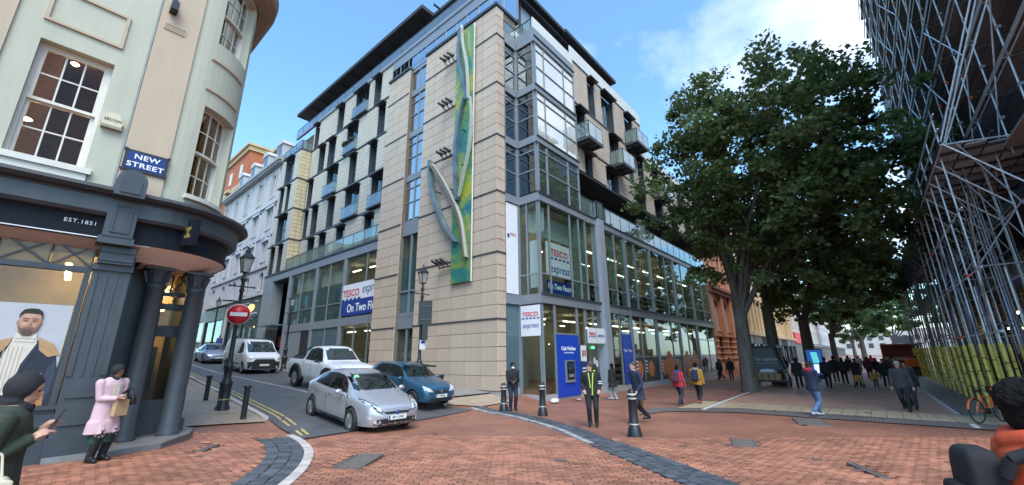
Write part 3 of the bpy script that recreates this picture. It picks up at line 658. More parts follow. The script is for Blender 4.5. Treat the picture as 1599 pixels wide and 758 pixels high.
# --- commercial front on the main street
MB().box(16.0,45.4,BY-.10,BY+.3,9.5,9.93).box(16.0,16.2,BY+.302,13.1,9.5,9.93).box(15.0,16.0,13.06,13.3,9.5,9.93).build('fascia',GREYM,T)
MB().box(16.0,45.4,BY-.10,BY+.3,4.14,4.61).box(16.0,16.2,BY+.302,13.1,4.14,4.61).box(15.0,16.0,13.06,13.3,4.14,4.61).build('fascia',GREYM,T)
MB().box(15.96,45.44,BY-.16,BY-.102,4.56,4.66).box(15.96,45.44,BY-.16,BY-.102,9.88,9.94).build('string_course',DGREYM,T)
up=[16.12,16.95,19.0,19.95,20.67,21.95]; xcols(up,BY,4.62,9.49,GREYM,G_SHOP,(5.63,),fin=.0)
up2=[22.65,24.4,25.95,27.54,30.26,33.4,35.26,37.3,39.85,42.95,45.3]; xcols(up2,BY,4.62,9.49,GREYM,G_SHOP,(5.63,))
ycols([11.92,12.6,13.1],16.1,4.62,9.49,GREYM,G_SHOP,(5.63,))
for x in up[3:-1]+up2[1:-1]: MB().box(x-.012,x+.012,BY+.07,BY+.42,4.7,9.4).build('glass_fin',glass('green_fin_glass',(.6,.78,.72),.6,body=(.33,.40,.38),base=.1),T)
for x in (25.95,30.26,35.26,39.85): MB().box(x-.09,x+.09,BY-.12,BY+.1,-.8,9.49).build('column',GREYM,T)
MB().box(21.95,22.64,BY-.30,BY+.3,-.8,9.93).build('column',pm('pale_grey_column',(.30,.335,.39),.45,.1,var=.05),T)
gl=[16.12,17.13,19.24,20.04,20.15]
def gtop(c,**k): return xcols(c,BY,k.pop('z0',-.1),4.12,GREYM,G_SHOP,**k)
gtop([16.12,17.10]); gtop([17.16,19.2],z0=2.75); gtop([19.28,20.05],z0=2.2); gtop([20.2,21.0,21.9],z0=3.15)
ycols([11.92,13.1],16.1,-.1,4.12,GREYM,G_SHOP); 
gtop([22.66,24.3,24.4],zs=()); gtop([24.4,25.86]); gtop([26.05,27.54,30.17],zs=(1.5,)); gtop([30.36,33.4,35.17],zs=(1.5,)); gtop([35.36,37.3,39.76],zs=(1.5,)); gtop([39.95,42.95,45.3],zs=(2.9,))
MB().box(16.05,45.3,BY-.02,BY+.2,-1,-.12).box(16.05,16.2,BY+.2,13.1,-1,-.12).build('plinth',PLINTH,T)
MB().box(15.02,15.98,13.19,13.21,.2,4.12).build('dark_glass_panel',G_FROST,T); MB().box(15.0,16.0,13.19,13.3,-.8,.2).build('plinth',PLINTH,T)
# interiors of the two shop floors
MB().box(16.3,45,16.8,16.9,-.6,9.5).box(45.28,45.38,BY+.1,16.8,-.6,9.5).build('shop_wall',CREAMIN,T)
MB().box(16.2,45.2,BY+.35,16.8,9.30,9.48).box(16.2,45.2,BY+.35,16.8,3.95,4.12).build('shop_ceiling',CEILIN,T)
MB().box(16.15,45.2,BY+.32,16.8,4.3,4.6).box(15.2,45.2,BY+.21,16.8,-.7,-.35).build('shop_floor',FLOORIN,T)
MB().box(16.3,20.9,12.7,12.75,8.0,9.3).box(16.75,16.8,12.0,12.7,8,9.3).build('white_bulkhead',pm('bulkhead',(.50,.56,.52),.7),T)
lt=MB()
for z in (8.35,3.55):
    for x in np.arange(17.2,44.5,3.1):
        for y in (13.3,15.6): lt.box(x,x+1.25,y,y+.10,z,z+.05)
lt.build('strip_lights',STRIPL,T)
sh=MB(); gd=MB()
for x in np.arange(20.6,44,2.7):
    for zb in (4.6,-.35):
        if zb<0 and x<26: continue
        for k in range(4):
            sh.box(x,x+2.1,12.7,13.3,zb+.1+k*.42,zb+.14+k*.42)
            for j in range(9): gd.box(x+.03+j*.23,x+.20+j*.23,12.75,13.2,zb+.14+k*.42,zb+.14+k*.42+rng.uniform(.14,.32))
        sh.box(x,x+2.1,13.3,13.34,zb,zb+1.85)
sh.build('shelves',SHELF,T); gd.build('goods',GOODS,T,kind='stuff')
for x in (18.2,23.4,28.8): MB().box(x,x+.5,14.8,15.3,-.35,3.9).box(x,x+.5,14.8,15.3,4.6,9.3).build('interior_column',CREAMIN,T)
# --- commercial front on the side street (X = 15.2)
SX=15.2
MB().box(SX-.05,SX+.9,24.26,46.8,9.15,9.8).build('fascia',GREYM,T); MB().box(SX-.12,SX+.2,24.26,46.82,9.81,9.95).build('fascia_edge',DGREYM,T)
MB().box(SX+.1,BX+.1,24.3,42.1,9.6,9.94).build('terrace_floor',GREYM,T)
glass_rail(T,[(SX+.0,24.3),(SX+.0,41.9)],9.95,11.05,G_BAL,1.6)
for y,w in ((29.95,.30),(34.75,.30),(40.2,.45)): MB().box(SX-.06,SX+.25,y-w/2,y+w/2,-.5,9.14).build('column',GREYM,T)
MB().box(SX-.04,SX+.2,24.26,29.79,3.95,4.55).box(SX-.04,SX+.2,30.11,34.59,3.95,4.55).box(SX-.04,SX+.2,34.91,39.96,3.95,4.55).build('spandrel',GREYM,T)
for cols in ([24.3,26.8,29.8],[30.1,32.4,34.6],[34.9,37.6,39.97]):
    ycols(cols,SX+.05,4.56,9.14,GREYM,G_SHOP,(5.75,))
    MB().box(SX+.07,SX+.08,cols[0]+.05,cols[-1]-.05,4.6,7.3 if cols[0]>30 else 4.7).build('frosted_film',G_FROST,T)
ycols([24.3,26.0,27.9,29.8],SX+.05,.4,3.94,GREYM,G_SHOP); ycols([30.1,32.3,34.6],SX+.05,.5,3.94,GREYM,G_FROST)
for a,b in ((34.95,36.6),(36.7,38.3),(38.4,39.9)): MB().box(SX+.02,SX+.06,a,b,.5,3.9).build('door',GREYM if a>36 else DARKIN,T)
MB().box(SX-.02,SX+.2,24.3,40,-.5,.42).build('plinth',PLINTH,T)
MB().box(18.3,18.4,24.3,40,.4,9.1).build('shop_wall',CREAMIN,T); MB().box(SX+.3,18.3,24.3,40,4.0,4.5).box(SX+.3,18.3,24.3,40,9.0,9.14).build('floor_slab',CEILIN,T)
lt=MB()
for y in np.arange(25,39,2.6):
    for z in (8.5,3.6): lt.box(16.6,16.7,y,y+1.2,z,z+.05)
lt.build('strip_lights',STRIPL,T)
cu=MB()
for y in np.arange(30.3,39.8,.34): cu.box(SX+.5,SX+.56,y,y+.24,6.2+1.4*rng.random(),8.9)
cu.build('blinds',CURT,T)
MB().box(SX-.06,SX+1.0,44.4,46.8,.8,9.14).build('pillar',GREYM,T); MB().box(17.2,17.3,40.4,44.4,1,9.1).build('entrance_screen',G_FROST,T)
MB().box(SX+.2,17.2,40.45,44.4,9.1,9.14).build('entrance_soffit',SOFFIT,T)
MB().box(SX-.9,SX+1.4,40.5,44.3,4.6,4.72).build('entrance_canopy',G_FROST,T)
for y in (41.1,42.6): MB().box(SX+.9,SX+.93,y,y+1.0,2.8,3.7).build('notice_board',RED,T)
# --- signs
s=MB().box(SX-.075,SX-.062,24.9,29.82,5.78,6.98).build('shop_banner',SIGNW,T)
MB().box(SX-.075,SX-.062,24.9,29.82,4.66,5.777).build('banner_panel',BLUE,s)
FL=lambda x,y,z: face_m((x,y,z),(0,-1,0),(-1,0,0)); FF=lambda x,y,z: face_m((x,y,z),(1,0,0),(0,-1,0))
def tesco(par,M,h,two=True,gap=1.0,dx=0,exp=None,dashes=True):
    text('letters','TESCO',h,RED,M,par,sx=1.06,bold=h*.014,space=1.02)
    if dashes:
        d=MB()
        for i in range(5):
            x=-h*1.75+i*h*.78; d.add([(x,-h*.72,0),(x+h*.46,-h*.72,0),(x+h*.56,-h*.52,0),(x+h*.10,-h*.52,0)],[(0,1,2,3)])
            d.add([(x,-h*.72,.004),(x+h*.46,-h*.72,.004),(x+h*.56,-h*.52,.004),(x+h*.10,-h*.52,.004)],[(0,1,2,3)])
        d.xf(M); d.build('dashes',BLUE,par)
tesco(s,FL(SX-.09,28.55,6.28),.72)
text('letters','express',.95,BLUE,FL(SX-.08,25.8,6.45),s,shear=.3,sx=.85)
text('letters','On Two Floors',.85,TXTW,FL(SX-.08,26.55,5.15),s,bold=.012,sx=.9)
s=MB().box(16.0,16.03,11.86,13.06,2.58,4.06).build('corner_sign',SIGNW,T)
tesco(s,FL(15.99,12.46,3.62),.30); text('letters','express',.36,BLUE,FL(15.995,12.46,3.08),s,shear=.3,sx=.88)
s=MB().box(16.75,19.15,11.90,11.93,5.62,7.45).build('window_sign',SIGNW,T); MB().box(16.75,19.15,11.90,11.93,4.75,5.4).build('sign_panel',BLUE,s)
MB().box(16.4,16.43,12.0,12.7,5.0,7.5).build('side_panel',SIGNW,s)
tesco(s,FF(17.95,11.885,6.92),.50); text('letters','express',.66,BLUE,FF(17.95,11.89,6.05),s,shear=.3,sx=.9); text('letters','On Two Floors',.42,TXTW,FF(17.95,11.89,5.08),s,bold=.008,sx=.85)
s=MB().box(20.1,22.0,BY-.16,BY-.11,2.28,3.12).build('entrance_sign',SIGNW,T)
MB().box(21.0,21.02,BY-.165,BY-.161,2.28,3.12).build('joint',GREYM,s)
tesco(s,FF(20.55,BY-.175,2.78),.23); text('letters','express',.28,BLUE,FF(21.5,BY-.17,2.72),s,shear=.3,sx=.85)
MB().box(21.1,21.3,BY+.2,BY+.24,2.0,2.12).build('exit_light',glow('exit_green',(.05,1,.25),3),T)
dr=MB(); dr.box(20.15,20.2,BY+.3,BY+.36,-.3,2.2); dr.box(21.0,21.05,BY+.3,BY+.36,-.3,2.2); dr.box(21.85,21.9,BY+.3,BY+.36,-.3,2.2); dr.box(20.2,21.85,BY+.3,BY+.36,2.12,2.2)
d=dr.build('entrance_door',GREYM,T); MB().box(20.22,20.98,BY+.32,BY+.335,-.3,2.1).build('pane',G_SHOP,d); MB().box(21.07,21.83,BY+.32,BY+.335,-.3,2.1).build('pane',G_SHOP,d)
MB().box(20.3,20.55,BY+.3,BY+.31,1.2,1.5).box(21.3,21.55,BY+.3,BY+.31,1.15,1.5).box(21.6,21.8,BY+.3,BY+.31,1.0,1.35).build('door_notices',SIGNW,d)
s=MB().box(17.16,19.22,BY-.07,BY-.02,-.3,2.66).build('cash_machine_panel',BLUE2,T)
MB().box(17.14,19.24,BY-.08,BY-.02,2.662,2.74).build('trim',GREYM,s)
text('letters','Cash Machine',.26,TXTW,FF(18.2,BY-.075,1.98),s,bold=.006,sx=.9); text('letters','Free cash withdrawals',.10,TXTW,FF(18.2,BY-.075,1.78),s)
MB().box(17.8,18.62,BY-.14,BY-.071,.35,1.42).build('surround',GREYM,s); MB().box(17.88,18.54,BY-.16,BY-.141,.5,1.36).build('machine',BLACKP,s)
MB().box(18.0,18.4,BY-.165,BY-.161,.95,1.25).build('screen',pm('dim_screen',(.03,.06,.1),.2),s); MB().box(18.0,18.42,BY-.18,BY-.161,.6,.75).build('keypad',GREYM,s)
s=MB().box(19.42,19.95,BY-.07,BY-.03,1.35,2.15).build('notice_panel',SIGNW,T)
MB().box(19.5,19.65,BY-.08,BY-.071,1.6,1.9).build('green_mark',pm('mark_green',(.05,.22,.08),.5),s); MB().box(19.72,19.87,BY-.08,BY-.071,1.6,1.9).build('red_mark',RED,s)
s=MB().box(19.35,20.0,BY-.07,BY-.03,-.2,1.32).build('blue_notice',pm('deep_blue',(.02,.05,.2),.4),T)
b=MB()
for k in range(4): b.box(19.45,19.85,BY-.08,BY-.071,.95-k*.16,1.02-k*.16)
b.build('text_lines',SIGNW,s)
MB().box(15.06,15.94,13.12,13.19,4.66,9.45).build('white_panel',SIGNW,T)
text('small_letters','TESCO',.2,RED,FF(15.55,13.11,7.75),T,sx=.8); MB().box(15.1,15.25,13.1,13.119,7.55,7.75).build('blue_mark',BLUE,T)
s=MB().box(24.45,25.8,BY-.05,BY-.02,-.1,2.9).build('window_poster',BLUE2,T); text('letters','Open 7 days',.22,TXTW,FF(25.1,BY-.058,1.9),s)
# window posters with food pictures, lower right
ORG=pm('food_print',(.62,.16,.03),.5,var=.65,scale=4.5); BLK=pm('poster_black',(.03,.025,.025),.5)
for a,b,c in ((26.1,27.5,BLK),(27.6,30.1,BLK),(30.4,31.6,BLK),(33.5,35.1,BLK)):
    s=MB().box(a,b,BY-.035,BY-.012,-.1,1.45).build('food_poster',c,T)
    MB().prism([(a+.2+.8*math.cos(t)*.6+(b-a)*.35,.7+.55*math.sin(t)) for t in np.linspace(0,6.2,14)],'y',BY-.042,BY-.0355).build('food_picture',ORG,s)
    l=MB()
    for k in range(4): l.box(a+.12,a+.45,BY-.043,BY-.0352,1.15-k*.22,1.24-k*.22)
    l.build('text_lines',SIGNW,s)
for a,b in ((31.3,33.3),(35.6,37.2),(37.4,39.4)):
    MB().prism([((a+b)/2+(b-a)/2*math.cos(t)*(1+.2*math.sin(5*t)),.75+.95*math.sin(t)*(1+.2*math.cos(4*t))) for t in np.linspace(0,6.2,22)],'y',BY-.05,BY-.012).build('food_picture',ORG,T)
# --- art panel, curved metal ribbons, spotlights: things fixed to the tower
A=thing('wall_artwork','tall green and yellow glass panel with curved metal ribbons hung on the stone tower','artwork',(14.3,15.6,5.4))
GA=bpy.data.materials.new('art_glass'); GA.use_nodes=True; t=GA.node_tree; b=t.nodes['Principled BSDF']; b.inputs['Roughness'].default_value=.22
tcn=t.nodes.new('ShaderNodeTexCoord'); n1=t.nodes.new('ShaderNodeTexNoise'); n1.inputs['Scale'].default_value=.42; n1.inputs['Detail'].default_value=7; n1.inputs['Distortion'].default_value=1.2; t.links.new(tcn.outputs['Object'],n1.inputs[0])
cr=t.nodes.new('ShaderNodeValToRGB'); e=cr.color_ramp.elements; e[0].position=.36; e[0].color=(.03,.17,.17,1); e[1].position=.66; e[1].color=(.30,.33,.04,1)
for p,c in ((.44,(.06,.22,.13,1)),(.5,(.19,.28,.07,1)),(.56,(.15,.26,.12,1)),(.61,(.40,.38,.04,1))): q=e.new(p); q.color=c
t.links.new(n1.outputs[0],cr.inputs[0]); t.links.new(cr.outputs[0],b.inputs['Base Color'])
for k in range(8):
    z0=5.38+k*2.01; MB().box(14.22,14.25,14.88,16.42,z0+.012,z0+1.998).build('glass_panel',GA,A)
MB().box(14.21,14.27,14.83,14.875,5.36,21.48).box(14.255,14.34,15.2,15.3,5.6,21.3).box(14.255,14.34,16.0,16.1,5.6,21.3).build('support_frame',WHITEP,A)
STEEL=pm('art_steel',(.42,.47,.52),.3,.6,var=.25,scale=1.2); STEELB=pm('art_blue',(.15,.21,.235),.3,.3,var=.4,scale=.9); BRZ=pm('art_bronze',(.36,.25,.15),.35,.4,var=.25); SILV=pm('art_silver',(.48,.48,.45),.3,.3,var=.1); ARTG=pm('art_green',(.13,.34,.12),.35,.1,var=.5,scale=.9)
def ribbon(pts,w,mat,x=13.95,d=.32):
    C=cat([(z,y) for y,z in pts],.35); mb=MB()
    for i in range(len(C)-1):
        (z0,ya),(z1,yb)=C[i],C[i+1]; s0=.74*w*(1-.35*abs(2*i/(len(C)-1)-1)); s1=.74*w*(1-.35*abs(2*(i+1)/(len(C)-1)-1))
        mb.hexa([(x,ya-s0/2,z0),(x+d,ya-s0/2,z0),(x+d,ya+s0/2,z0),(x,ya+s0/2,z0),(x,yb-s1/2,z1),(x+d,yb-s1/2,z1),(x+d,yb+s1/2,z1),(x,yb+s1/2,z1)])
    return mb.build('metal_ribbon',mat,A)
ribbon([(16.0,21.4),(16.05,19.6),(15.55,17.6),(15.1,16.0)],.34,STEELB); ribbon([(15.72,21.6),(15.6,20.2),(15.2,18.4),(15.0,16.0)],.12,SILV,13.85,.2)
ribbon([(15.55,16.3),(15.98,14.4),(16.12,12.6),(15.9,10.0)],.34,STEELB); ribbon([(15.1,16.1),(14.95,14.9),(14.95,13.4),(15.25,11.8),(15.7,10.3)],.26,ARTG); ribbon([(14.86,16.1),(14.72,14.6),(14.85,12.9),(15.3,11.2),(15.62,10.1)],.10,SILV,13.85,.2)
ribbon([(18.5,13.3),(18.35,11.9),(17.7,10.2),(16.8,8.6),(15.9,7.6)],.30,STEELB); ribbon([(18.3,12.9),(17.5,11.9),(16.4,10.3),(15.6,8.7),(15.1,6.6)],.30,BRZ); ribbon([(18.05,12.9),(17.3,11.95),(16.2,10.3),(15.4,8.7),(14.95,6.6)],.09,SILV,13.85,.2)
for y,z in ((15.4,18.3),(15.5,14.2),(15.5,12.0),(16.6,10.9),(17.7,11.0),(15.5,8.6)): MB().tube((13.98,y,z),(14.4,y,z),.04,6).build('fixing',DGREYM,A)
names=['uppermost','second','third','lowest']
for i,z in enumerate((19.9,16.6,13.3,6.65)):
    sp=thing('spotlight_row',['row of three black spotlights on the tower below the roof coping','row of three black spotlights on the tower left of the ribbon joint','row of three black spotlights just above the detached lower metal ribbon','row of three black spotlights beside the bottom of the art panel'][i],'spotlights',(14.4,17.1,z),0,'spotlights on the tower wall')
    MB().box(14.26,14.3,16.5,17.5,z-.28,z-.22).build('rail',BLACKP,sp)
    for y in (16.65,17.0,17.35):
        a=MB(); a.tube((14.28,y,z-.25),(13.85,y+.02,z-.02),.03,6); a.build('arm',BLACKP,sp)
        MB().tube((13.72,y+.10,z+.12),(13.98,y-.18,z-.12),.085,8,0,.11).build('lamp_head',BLACKP,sp)
# ------------------------------------------------------------ curved corner shop on the left
CRM=pm('cream_stucco',(.475,.47,.375),.75,var=.10,scale=2.0,stretch=(1,1,.16),bump=.08,bscale=30); PINK=pm('buff_stucco',(.49,.39,.285),.75,var=.09,scale=2.0,stretch=(1,1,.16),bump=.08,bscale=30)
SLATE=pm('blue_grey_paint',(.054,.064,.076),.45,var=.22,scale=2.6,bump=.12,bscale=22,stretch=(1,1,.3)); NAVY=pm('navy_fascia',(.010,.012,.019),.6,var=.1,spec=.2); SLATED=pm('dark_grey_paint',(.045,.055,.068),.45,var=.15)
SOFP=pm('pink_soffit',(.84,.70,.63),.7,var=.05); SASH=pm('sash_paint',(.68,.64,.57),.5,var=.06); BROWNIN=pm('brown_room',(.26,.175,.13),.9,var=.2); WARMIN=pm('warm_shop',(.40,.27,.15),.7,var=.3,scale=1.2)
GOLD=pm('gold_paint',(.45,.33,.10),.4,.4); TAN=pm('tan_floor',(.33,.21,.12),.5,var=.2)
S=thing('corner_shop','cream stuccoed corner building with curved front and dark grey shopfront on its ground floor','building',(.6,11.4,0))
FY=11.35; CC=(1.35,12.76); RR=1.41
def arcbox(mb,r0,r1,a0,a1,z0,z1,n=None,mi=0):
    n=n or max(2,int(abs(a1-a0)/5)); 
    for i in range(n):
        t0=R(a0+(a1-a0)*i/n); t1=R(a0+(a1-a0)*(i+1)/n)
        P=lambda r,t:(CC[0]+r*math.sin(t),CC[1]-r*math.cos(t))
        q=[P(r1,t0),P(r1,t1),P(r0,t1),P(r0,t0)]
        mb.hexa([(*p,z0) for p in q]+[(*p,z1) for p in q],mi)
    return mb
# upper walls
mb=MB(); mb.box(-14,-.95,FY,FY+.4,4.9,14); mb.box(.12,.56,FY,FY+.4,4.9,14); mb.box(-.95,.12,FY,FY+.4,4.9,5.38); mb.box(-.95,.12,FY,FY+.4,7.85,14)
mb.build('upper_wall',CRM,S)
MB().box(.6,1.35,FY-.05,FY+.4,4.9,14).box(-2.3,-1.34,FY-.05,FY-.001,4.9,14).build('pilaster_strip',PINK,S)
MB().tube((.58,FY-.03,4.95),(.58,FY-.03,14),.022,6).build('drain_pipe',pm('drain',(.25,.27,.27),.6),S)
mb=MB()
for a0,a1,z0,z1 in ((0,18,4.9,14),(62,90,4.9,14),(18,62,4.9,5.36),(18,62,7.72,9.58),(18,62,11.7,14)): arcbox(mb,RR-.4,RR,a0,a1,z0,z1)
mb.box(2.36,2.76,12.76,30,4.9,14)
mb.build('curved_wall',CRM,S)
MB().box(-14,-.7,14,14.1,-.2,14).box(-14,2.3,15.5,15.6,-.2,14).build('room_wall',BROWNIN,S)
MB().box(-14,2.3,11.8,15.5,4.75,4.85).box(-14,2.3,11.8,15.5,9.0,9.1).build('room_floor',BROWNIN,S)
# flat sash window
d=FY+.20
def sash(x0,x1,z0,z1,cols,rows,y,par):
    fr=[(x0,x0+.06,y,y+.06,z0,z1),(x1-.06,x1,y,y+.06,z0,z1),(x0+.06,x1-.06,y,y+.06,z0,z0+.06),(x0+.06,x1-.06,y,y+.06,z1-.06,z1)]; ps=[]
    xs=[x0+.06+(x1-x0-.12)*i/cols for i in range(cols+1)]; zs=[z0+.06+(z1-z0-.12)*i/rows for i in range(rows+1)]; b=.014
    for x in xs[1:-1]: fr.append((x-b,x+b,y+.01,y+.05,z0+.06,z1-.06))
    for z in zs[1:-1]:
        for xa,xb in zip(xs,xs[1:]): fr.append((xa+(b if xa>xs[0] else 0),xb-(b if xb<xs[-1] else 0),y+.012,y+.048,z-b,z+b))
    for i,(xa,xb) in enumerate(zip(xs,xs[1:])):
        for j,(za,zb) in enumerate(zip(zs,zs[1:])): ps.append((xa+b,xb-b,y+.027,y+.033,za+b,zb-b))
    return window('sash_window',par,fr,ps,SASH,G_OLD)
T_,T=T,S
sash(-.89,.06,6.62,7.80,3,2,d,S); sash(-.89,.06,5.44,6.66,3,2,d+.07,S)
MB().box(-.95,-.89,d-.02,d+.16,5.38,7.85).box(.06,.12,d-.02,d+.16,5.38,7.85).box(-.89,.06,d-.02,d+.16,7.8,7.85).build('window_box',SASH,S)
MB().box(-1.05,.22,FY-.10,FY+.2,5.26,5.379).box(-1.0,.17,FY-.05,FY-.001,5.12,5.26).build('window_sill',SASH,S)
mb=MB()
for b in ((-1.0,.16,8.27,8.33),(-1.0,.16,9.05,9.11),(-1.0,-.94,8.33,9.05),(.10,.16,8.33,9.05)): mb.box(b[0],b[1],FY-.045,FY-.001,b[2],b[3])
mb.build('wall_panel_moulding',PINK,S)
mb=MB(); arcbox(mb,RR+.001,RR+.04,15,58,9.02,9.08); arcbox(mb,RR+.001,RR+.04,15,58,8.16,8.21); mb.build('wall_panel_moulding',PINK,S)
WARML=glow('warm_lamp',(1.0,.62,.25),10.0); WARMB=glow('warm_bulb',(1.0,.70,.35),34.0)
lm=MB()
for x,y,z in ((-.85,12.4,6.5),(-1.3,13,6.9),(-.2,12.5,5.75),(-2,13,6.6),(-.5,13.4,8.6),(.4,13.2,8.6)): lm.ball((x,y,z),.08,0,8,4,(1,1,.35))
lm.build('ceiling_lamps',WARMB,S)
# curved sashes
def csash(a0,a1,z0,z1,cols,rows,r):
    mb=MB(); ws=2.0; arcbox(mb,r-.06,r,a0,a0+ws,z0,z1,1); arcbox(mb,r-.06,r,a1-ws,a1,z0,z1,1); arcbox(mb,r-.06,r,a0+ws,a1-ws,z0,z0+.06); arcbox(mb,r-.06,r,a0+ws,a1-ws,z1-.06,z1)
    A=[a0+ws+(a1-a0-2*ws)*i/cols for i in range(cols+1)]; Z=[z0+.06+(z1-z0-.12)*i/rows for i in range(rows+1)]
    for a in A[1:-1]: arcbox(mb,r-.05,r-.01,a-.6,a+.6,z0+.06,z1-.06,1)
    for z in Z[1:-1]:
        for a,b in zip(A,A[1:]): arcbox(mb,r-.048,r-.012,a+.6,b-.6,z-.014,z+.014,2)
    w=mb.build('sash_window',SASH,S)
    for a,b in zip(A,A[1:]):
        for c,e in zip(Z,Z[1:]): arcbox(MB(),r-.033,r-.027,a+.6,b-.6,c+.014,e-.014,3).build('pane',G_OLD,w)
for z0,z1 in ((5.36,7.72),(9.58,11.7)):
    zm=z0+(z1-z0)*.5; csash(18.5,61.5,zm-.02,z1,3,2,RR-.20); csash(18.5,61.5,z0,zm+.03,3,2,RR-.27)
    mb=MB(); arcbox(mb,RR-.36,RR-.19,18,18.5,z0,z1,1); arcbox(mb,RR-.36,RR-.19,61.5,62,z0,z1,1); mb.build('window_box',SASH,S)
    arcbox(MB(),RR-.75,RR-.7,15,65,z0,z1).build('blind',pm('brown_blind',(.16,.11,.08),.8,var=.3,scale=4,stretch=(5,5,.3)),S)
mb=MB(); arcbox(mb,RR+.001,RR+.10,16,64,5.26,5.36); mb.build('window_sill',SASH,S)
# swept cornices round the corner
def sweep(prof,name,mat,x0=-14,y1=22):
    path=[(x0,FY,0,-1),(-5,FY,0,-1)]+[(x,FY,0,-1) for x in (-2,0,1.35)]+[(CC[0]+RR*math.sin(R(a)),CC[1]-RR*math.cos(R(a)),math.sin(R(a)),-math.cos(R(a))) for a in range(6,90,6)]+[(2.76,12.76,1,0),(2.76,y1,1,0)]
    vs=[];n=len(prof)
    for (x,y,nx,ny) in path:
        for p,z in prof: vs.append((x+nx*p,y+ny*p,z))
    fs=[(i*n+j,i*n+j+1,(i+1)*n+j+1,(i+1)*n+j) for i in range(len(path)-1) for j in range(n-1)]
    return MB().add(vs,fs,0).build(name,mat,S)
sweep([(.0,5.06),(.3,5.0),(.68,4.93),(.70,4.86),(.62,4.80),(.52,4.78),(.50,4.74)],'cornice',pm('cornice_lead',(.035,.038,.045),.6,var=.3,scale=6))
sweep([(.50,4.74),(.50,4.46),(.44,4.40),(.31,4.39)],'frieze',SLATE)
sweep([(.30,4.39),(.30,4.02),(.34,4.0),(.34,3.95),(.0,3.95)],'fascia',NAVY)
sweep([(.345,3.975),(.352,3.968),(.345,3.96)],'fascia_bead',SIGNW,y1=12.8) if False else None
MB().box(-14,.62,FY-.352,FY-.342,3.965,3.985).build('fascia_bead',SIGNW,S)
sweep([(.0,12.6),(.03,11.75),(.30,11.85),(.46,12.0),(.50,12.3),(.0,12.4)],'eaves_cornice',pm('eaves',(.26,.19,.12),.7,var=.2),x0=1.2)
text('letters','EST.1851',.105,TXTW,FF(.27,FY-.31,4.17+.06),S,space=1.15)
# bracket with arched cap over the pilaster
mb=MB(); mb.box(.58,1.02,FY-.52,FY-.02,4.0,4.74); mb.box(.54,1.06,FY-.50,FY-.02,3.86,3.999)
mb.build('console',SLATE,S)
mb=MB(); mb.box(.66,.94,FY-.545,FY-.521,4.08,4.12).box(.66,.94,FY-.545,FY-.521,4.62,4.66).box(.66,.70,FY-.545,FY-.521,4.12,4.62).box(.90,.94,FY-.545,FY-.521,4.12,4.62); mb.build('console_panel',SLATED,S)
pts=[(.57,4.78),(1.03,4.78),(1.03,5.1)]+[(.80+.23*math.cos(R(a)),5.1+.23*math.sin(R(a))) for a in range(15,180,15)]+[(.57,5.1)]
MB().prism(pts,'y',FY-.80,FY-.1).build('console_cap',SLATE,S)
pts=[(.65,4.84),(.95,4.84),(.95,5.1)]+[(.80+.15*math.cos(R(a)),5.1+.15*math.sin(R(a))) for a in range(15,180,15)]+[(.65,5.1)]
MB().prism(pts,'y',FY-.825,FY-.801).build('cap_panel',SLATED,S)
# pilaster below
mb=MB(); mb.box(.62,1.16,FY-.14,FY+.2,.36,3.38); mb.box(.60,1.18,FY-.2,FY+.2,3.38,3.5); mb.box(.64,1.14,FY-.30,FY-.02,3.5,3.85); mb.box(.62,.70,FY-.165,FY-.141,1.4,3.3).box(1.08,1.16,FY-.165,FY-.141,1.4,3.3).box(.80,.84,FY-.16,FY-.141,1.4,3.3).box(.94,.98,FY-.16,FY-.141,1.4,3.3)
mb.box(.68,1.10,FY-.17,FY-.141,.55,.62).box(.68,1.10,FY-.17,FY-.141,1.02,1.1)
mb.build('pilaster',SLATE,S)
MB().box(.58,1.22,FY-.2,FY+.2,-.1,.36).build('pilaster_base',SLATED,S)
MB().box(.64,1.14,FY-.33,FY-.301,3.55,3.62).box(.64,1.14,FY-.33,FY-.301,3.72,3.8).build('scroll',SLATED,S)
# shop window with patterned toplights
MB().box(-14,.6,FY-.05,FY+.3,.36,.84).build('stall_riser',SLATE,S); MB().box(-14,.6,FY-.09,FY+.3,-.2,.36).build('riser_base',SLATED,S)
mb=MB()
for x in np.arange(-6,.6,.85): mb.box(x,x+.7,FY-.075,FY-.051,.44,.76)
mb.build('riser_panels',SLATED,S)
MB().box(-14,.62,FY-.12,FY+.3,.842,.90).build('window_sill',SLATE,S)
fr=[(-14,.6,FY+.02,FY+.16,3.33,3.43),(-14,.6,FY+.02,FY+.16,3.88,3.95),(.52,.6,FY+.02,FY+.16,.9,3.33)]; ps=[(-3.2,.52,FY+.08,FY+.095,.9,3.33)]
w=window('shop_window',S,fr,ps,SLATE,G_SHOP)
for k,(a,b) in enumerate([(-1.75,-.62),(-.60,.02),(.04,.60)]):
    mb=MB(); mb.bar((a+.03,FY+.06,3.45),(b-.03,FY+.06,3.87),.03,.03,0,(0,1,0)); mb.bar((a+.03,FY+.035,3.87),(b-.03,FY+.035,3.45),.03,.03,0,(0,1,0)); mb.box(b-.02,b+.0,FY+.02,FY+.1,3.43,3.88)
    q=mb.build('toplight',SLATE,S); MB().box(a,b-.02,FY+.085,FY+.095,3.43,3.88).build('pane',glass('amber_glass',(.8,.72,.5),.5,body=(.42,.35,.22),base=.02),q)
MB().box(-14,2.5,14.6,14.7,0,3.95).build('shop_wall',WARMIN,S); MB().box(-14,2.6,11.7,15.3,3.96,4.0).build('shop_ceiling',CEILIN,S); MB().box(-14,1.6,11.7,15.3,-.02,.08).build('shop_floor',TAN,S)
lm=MB()
for i in range(6):
    for x,y in ((-.75-.12*i,12.2+.5*i),(.30+.02*i,12.0+.45*i)): lm.ball((x,y,3.55),.055,0,8,4,(1,1,.5))
lm.build('shop_spotlights',WARMB,S)
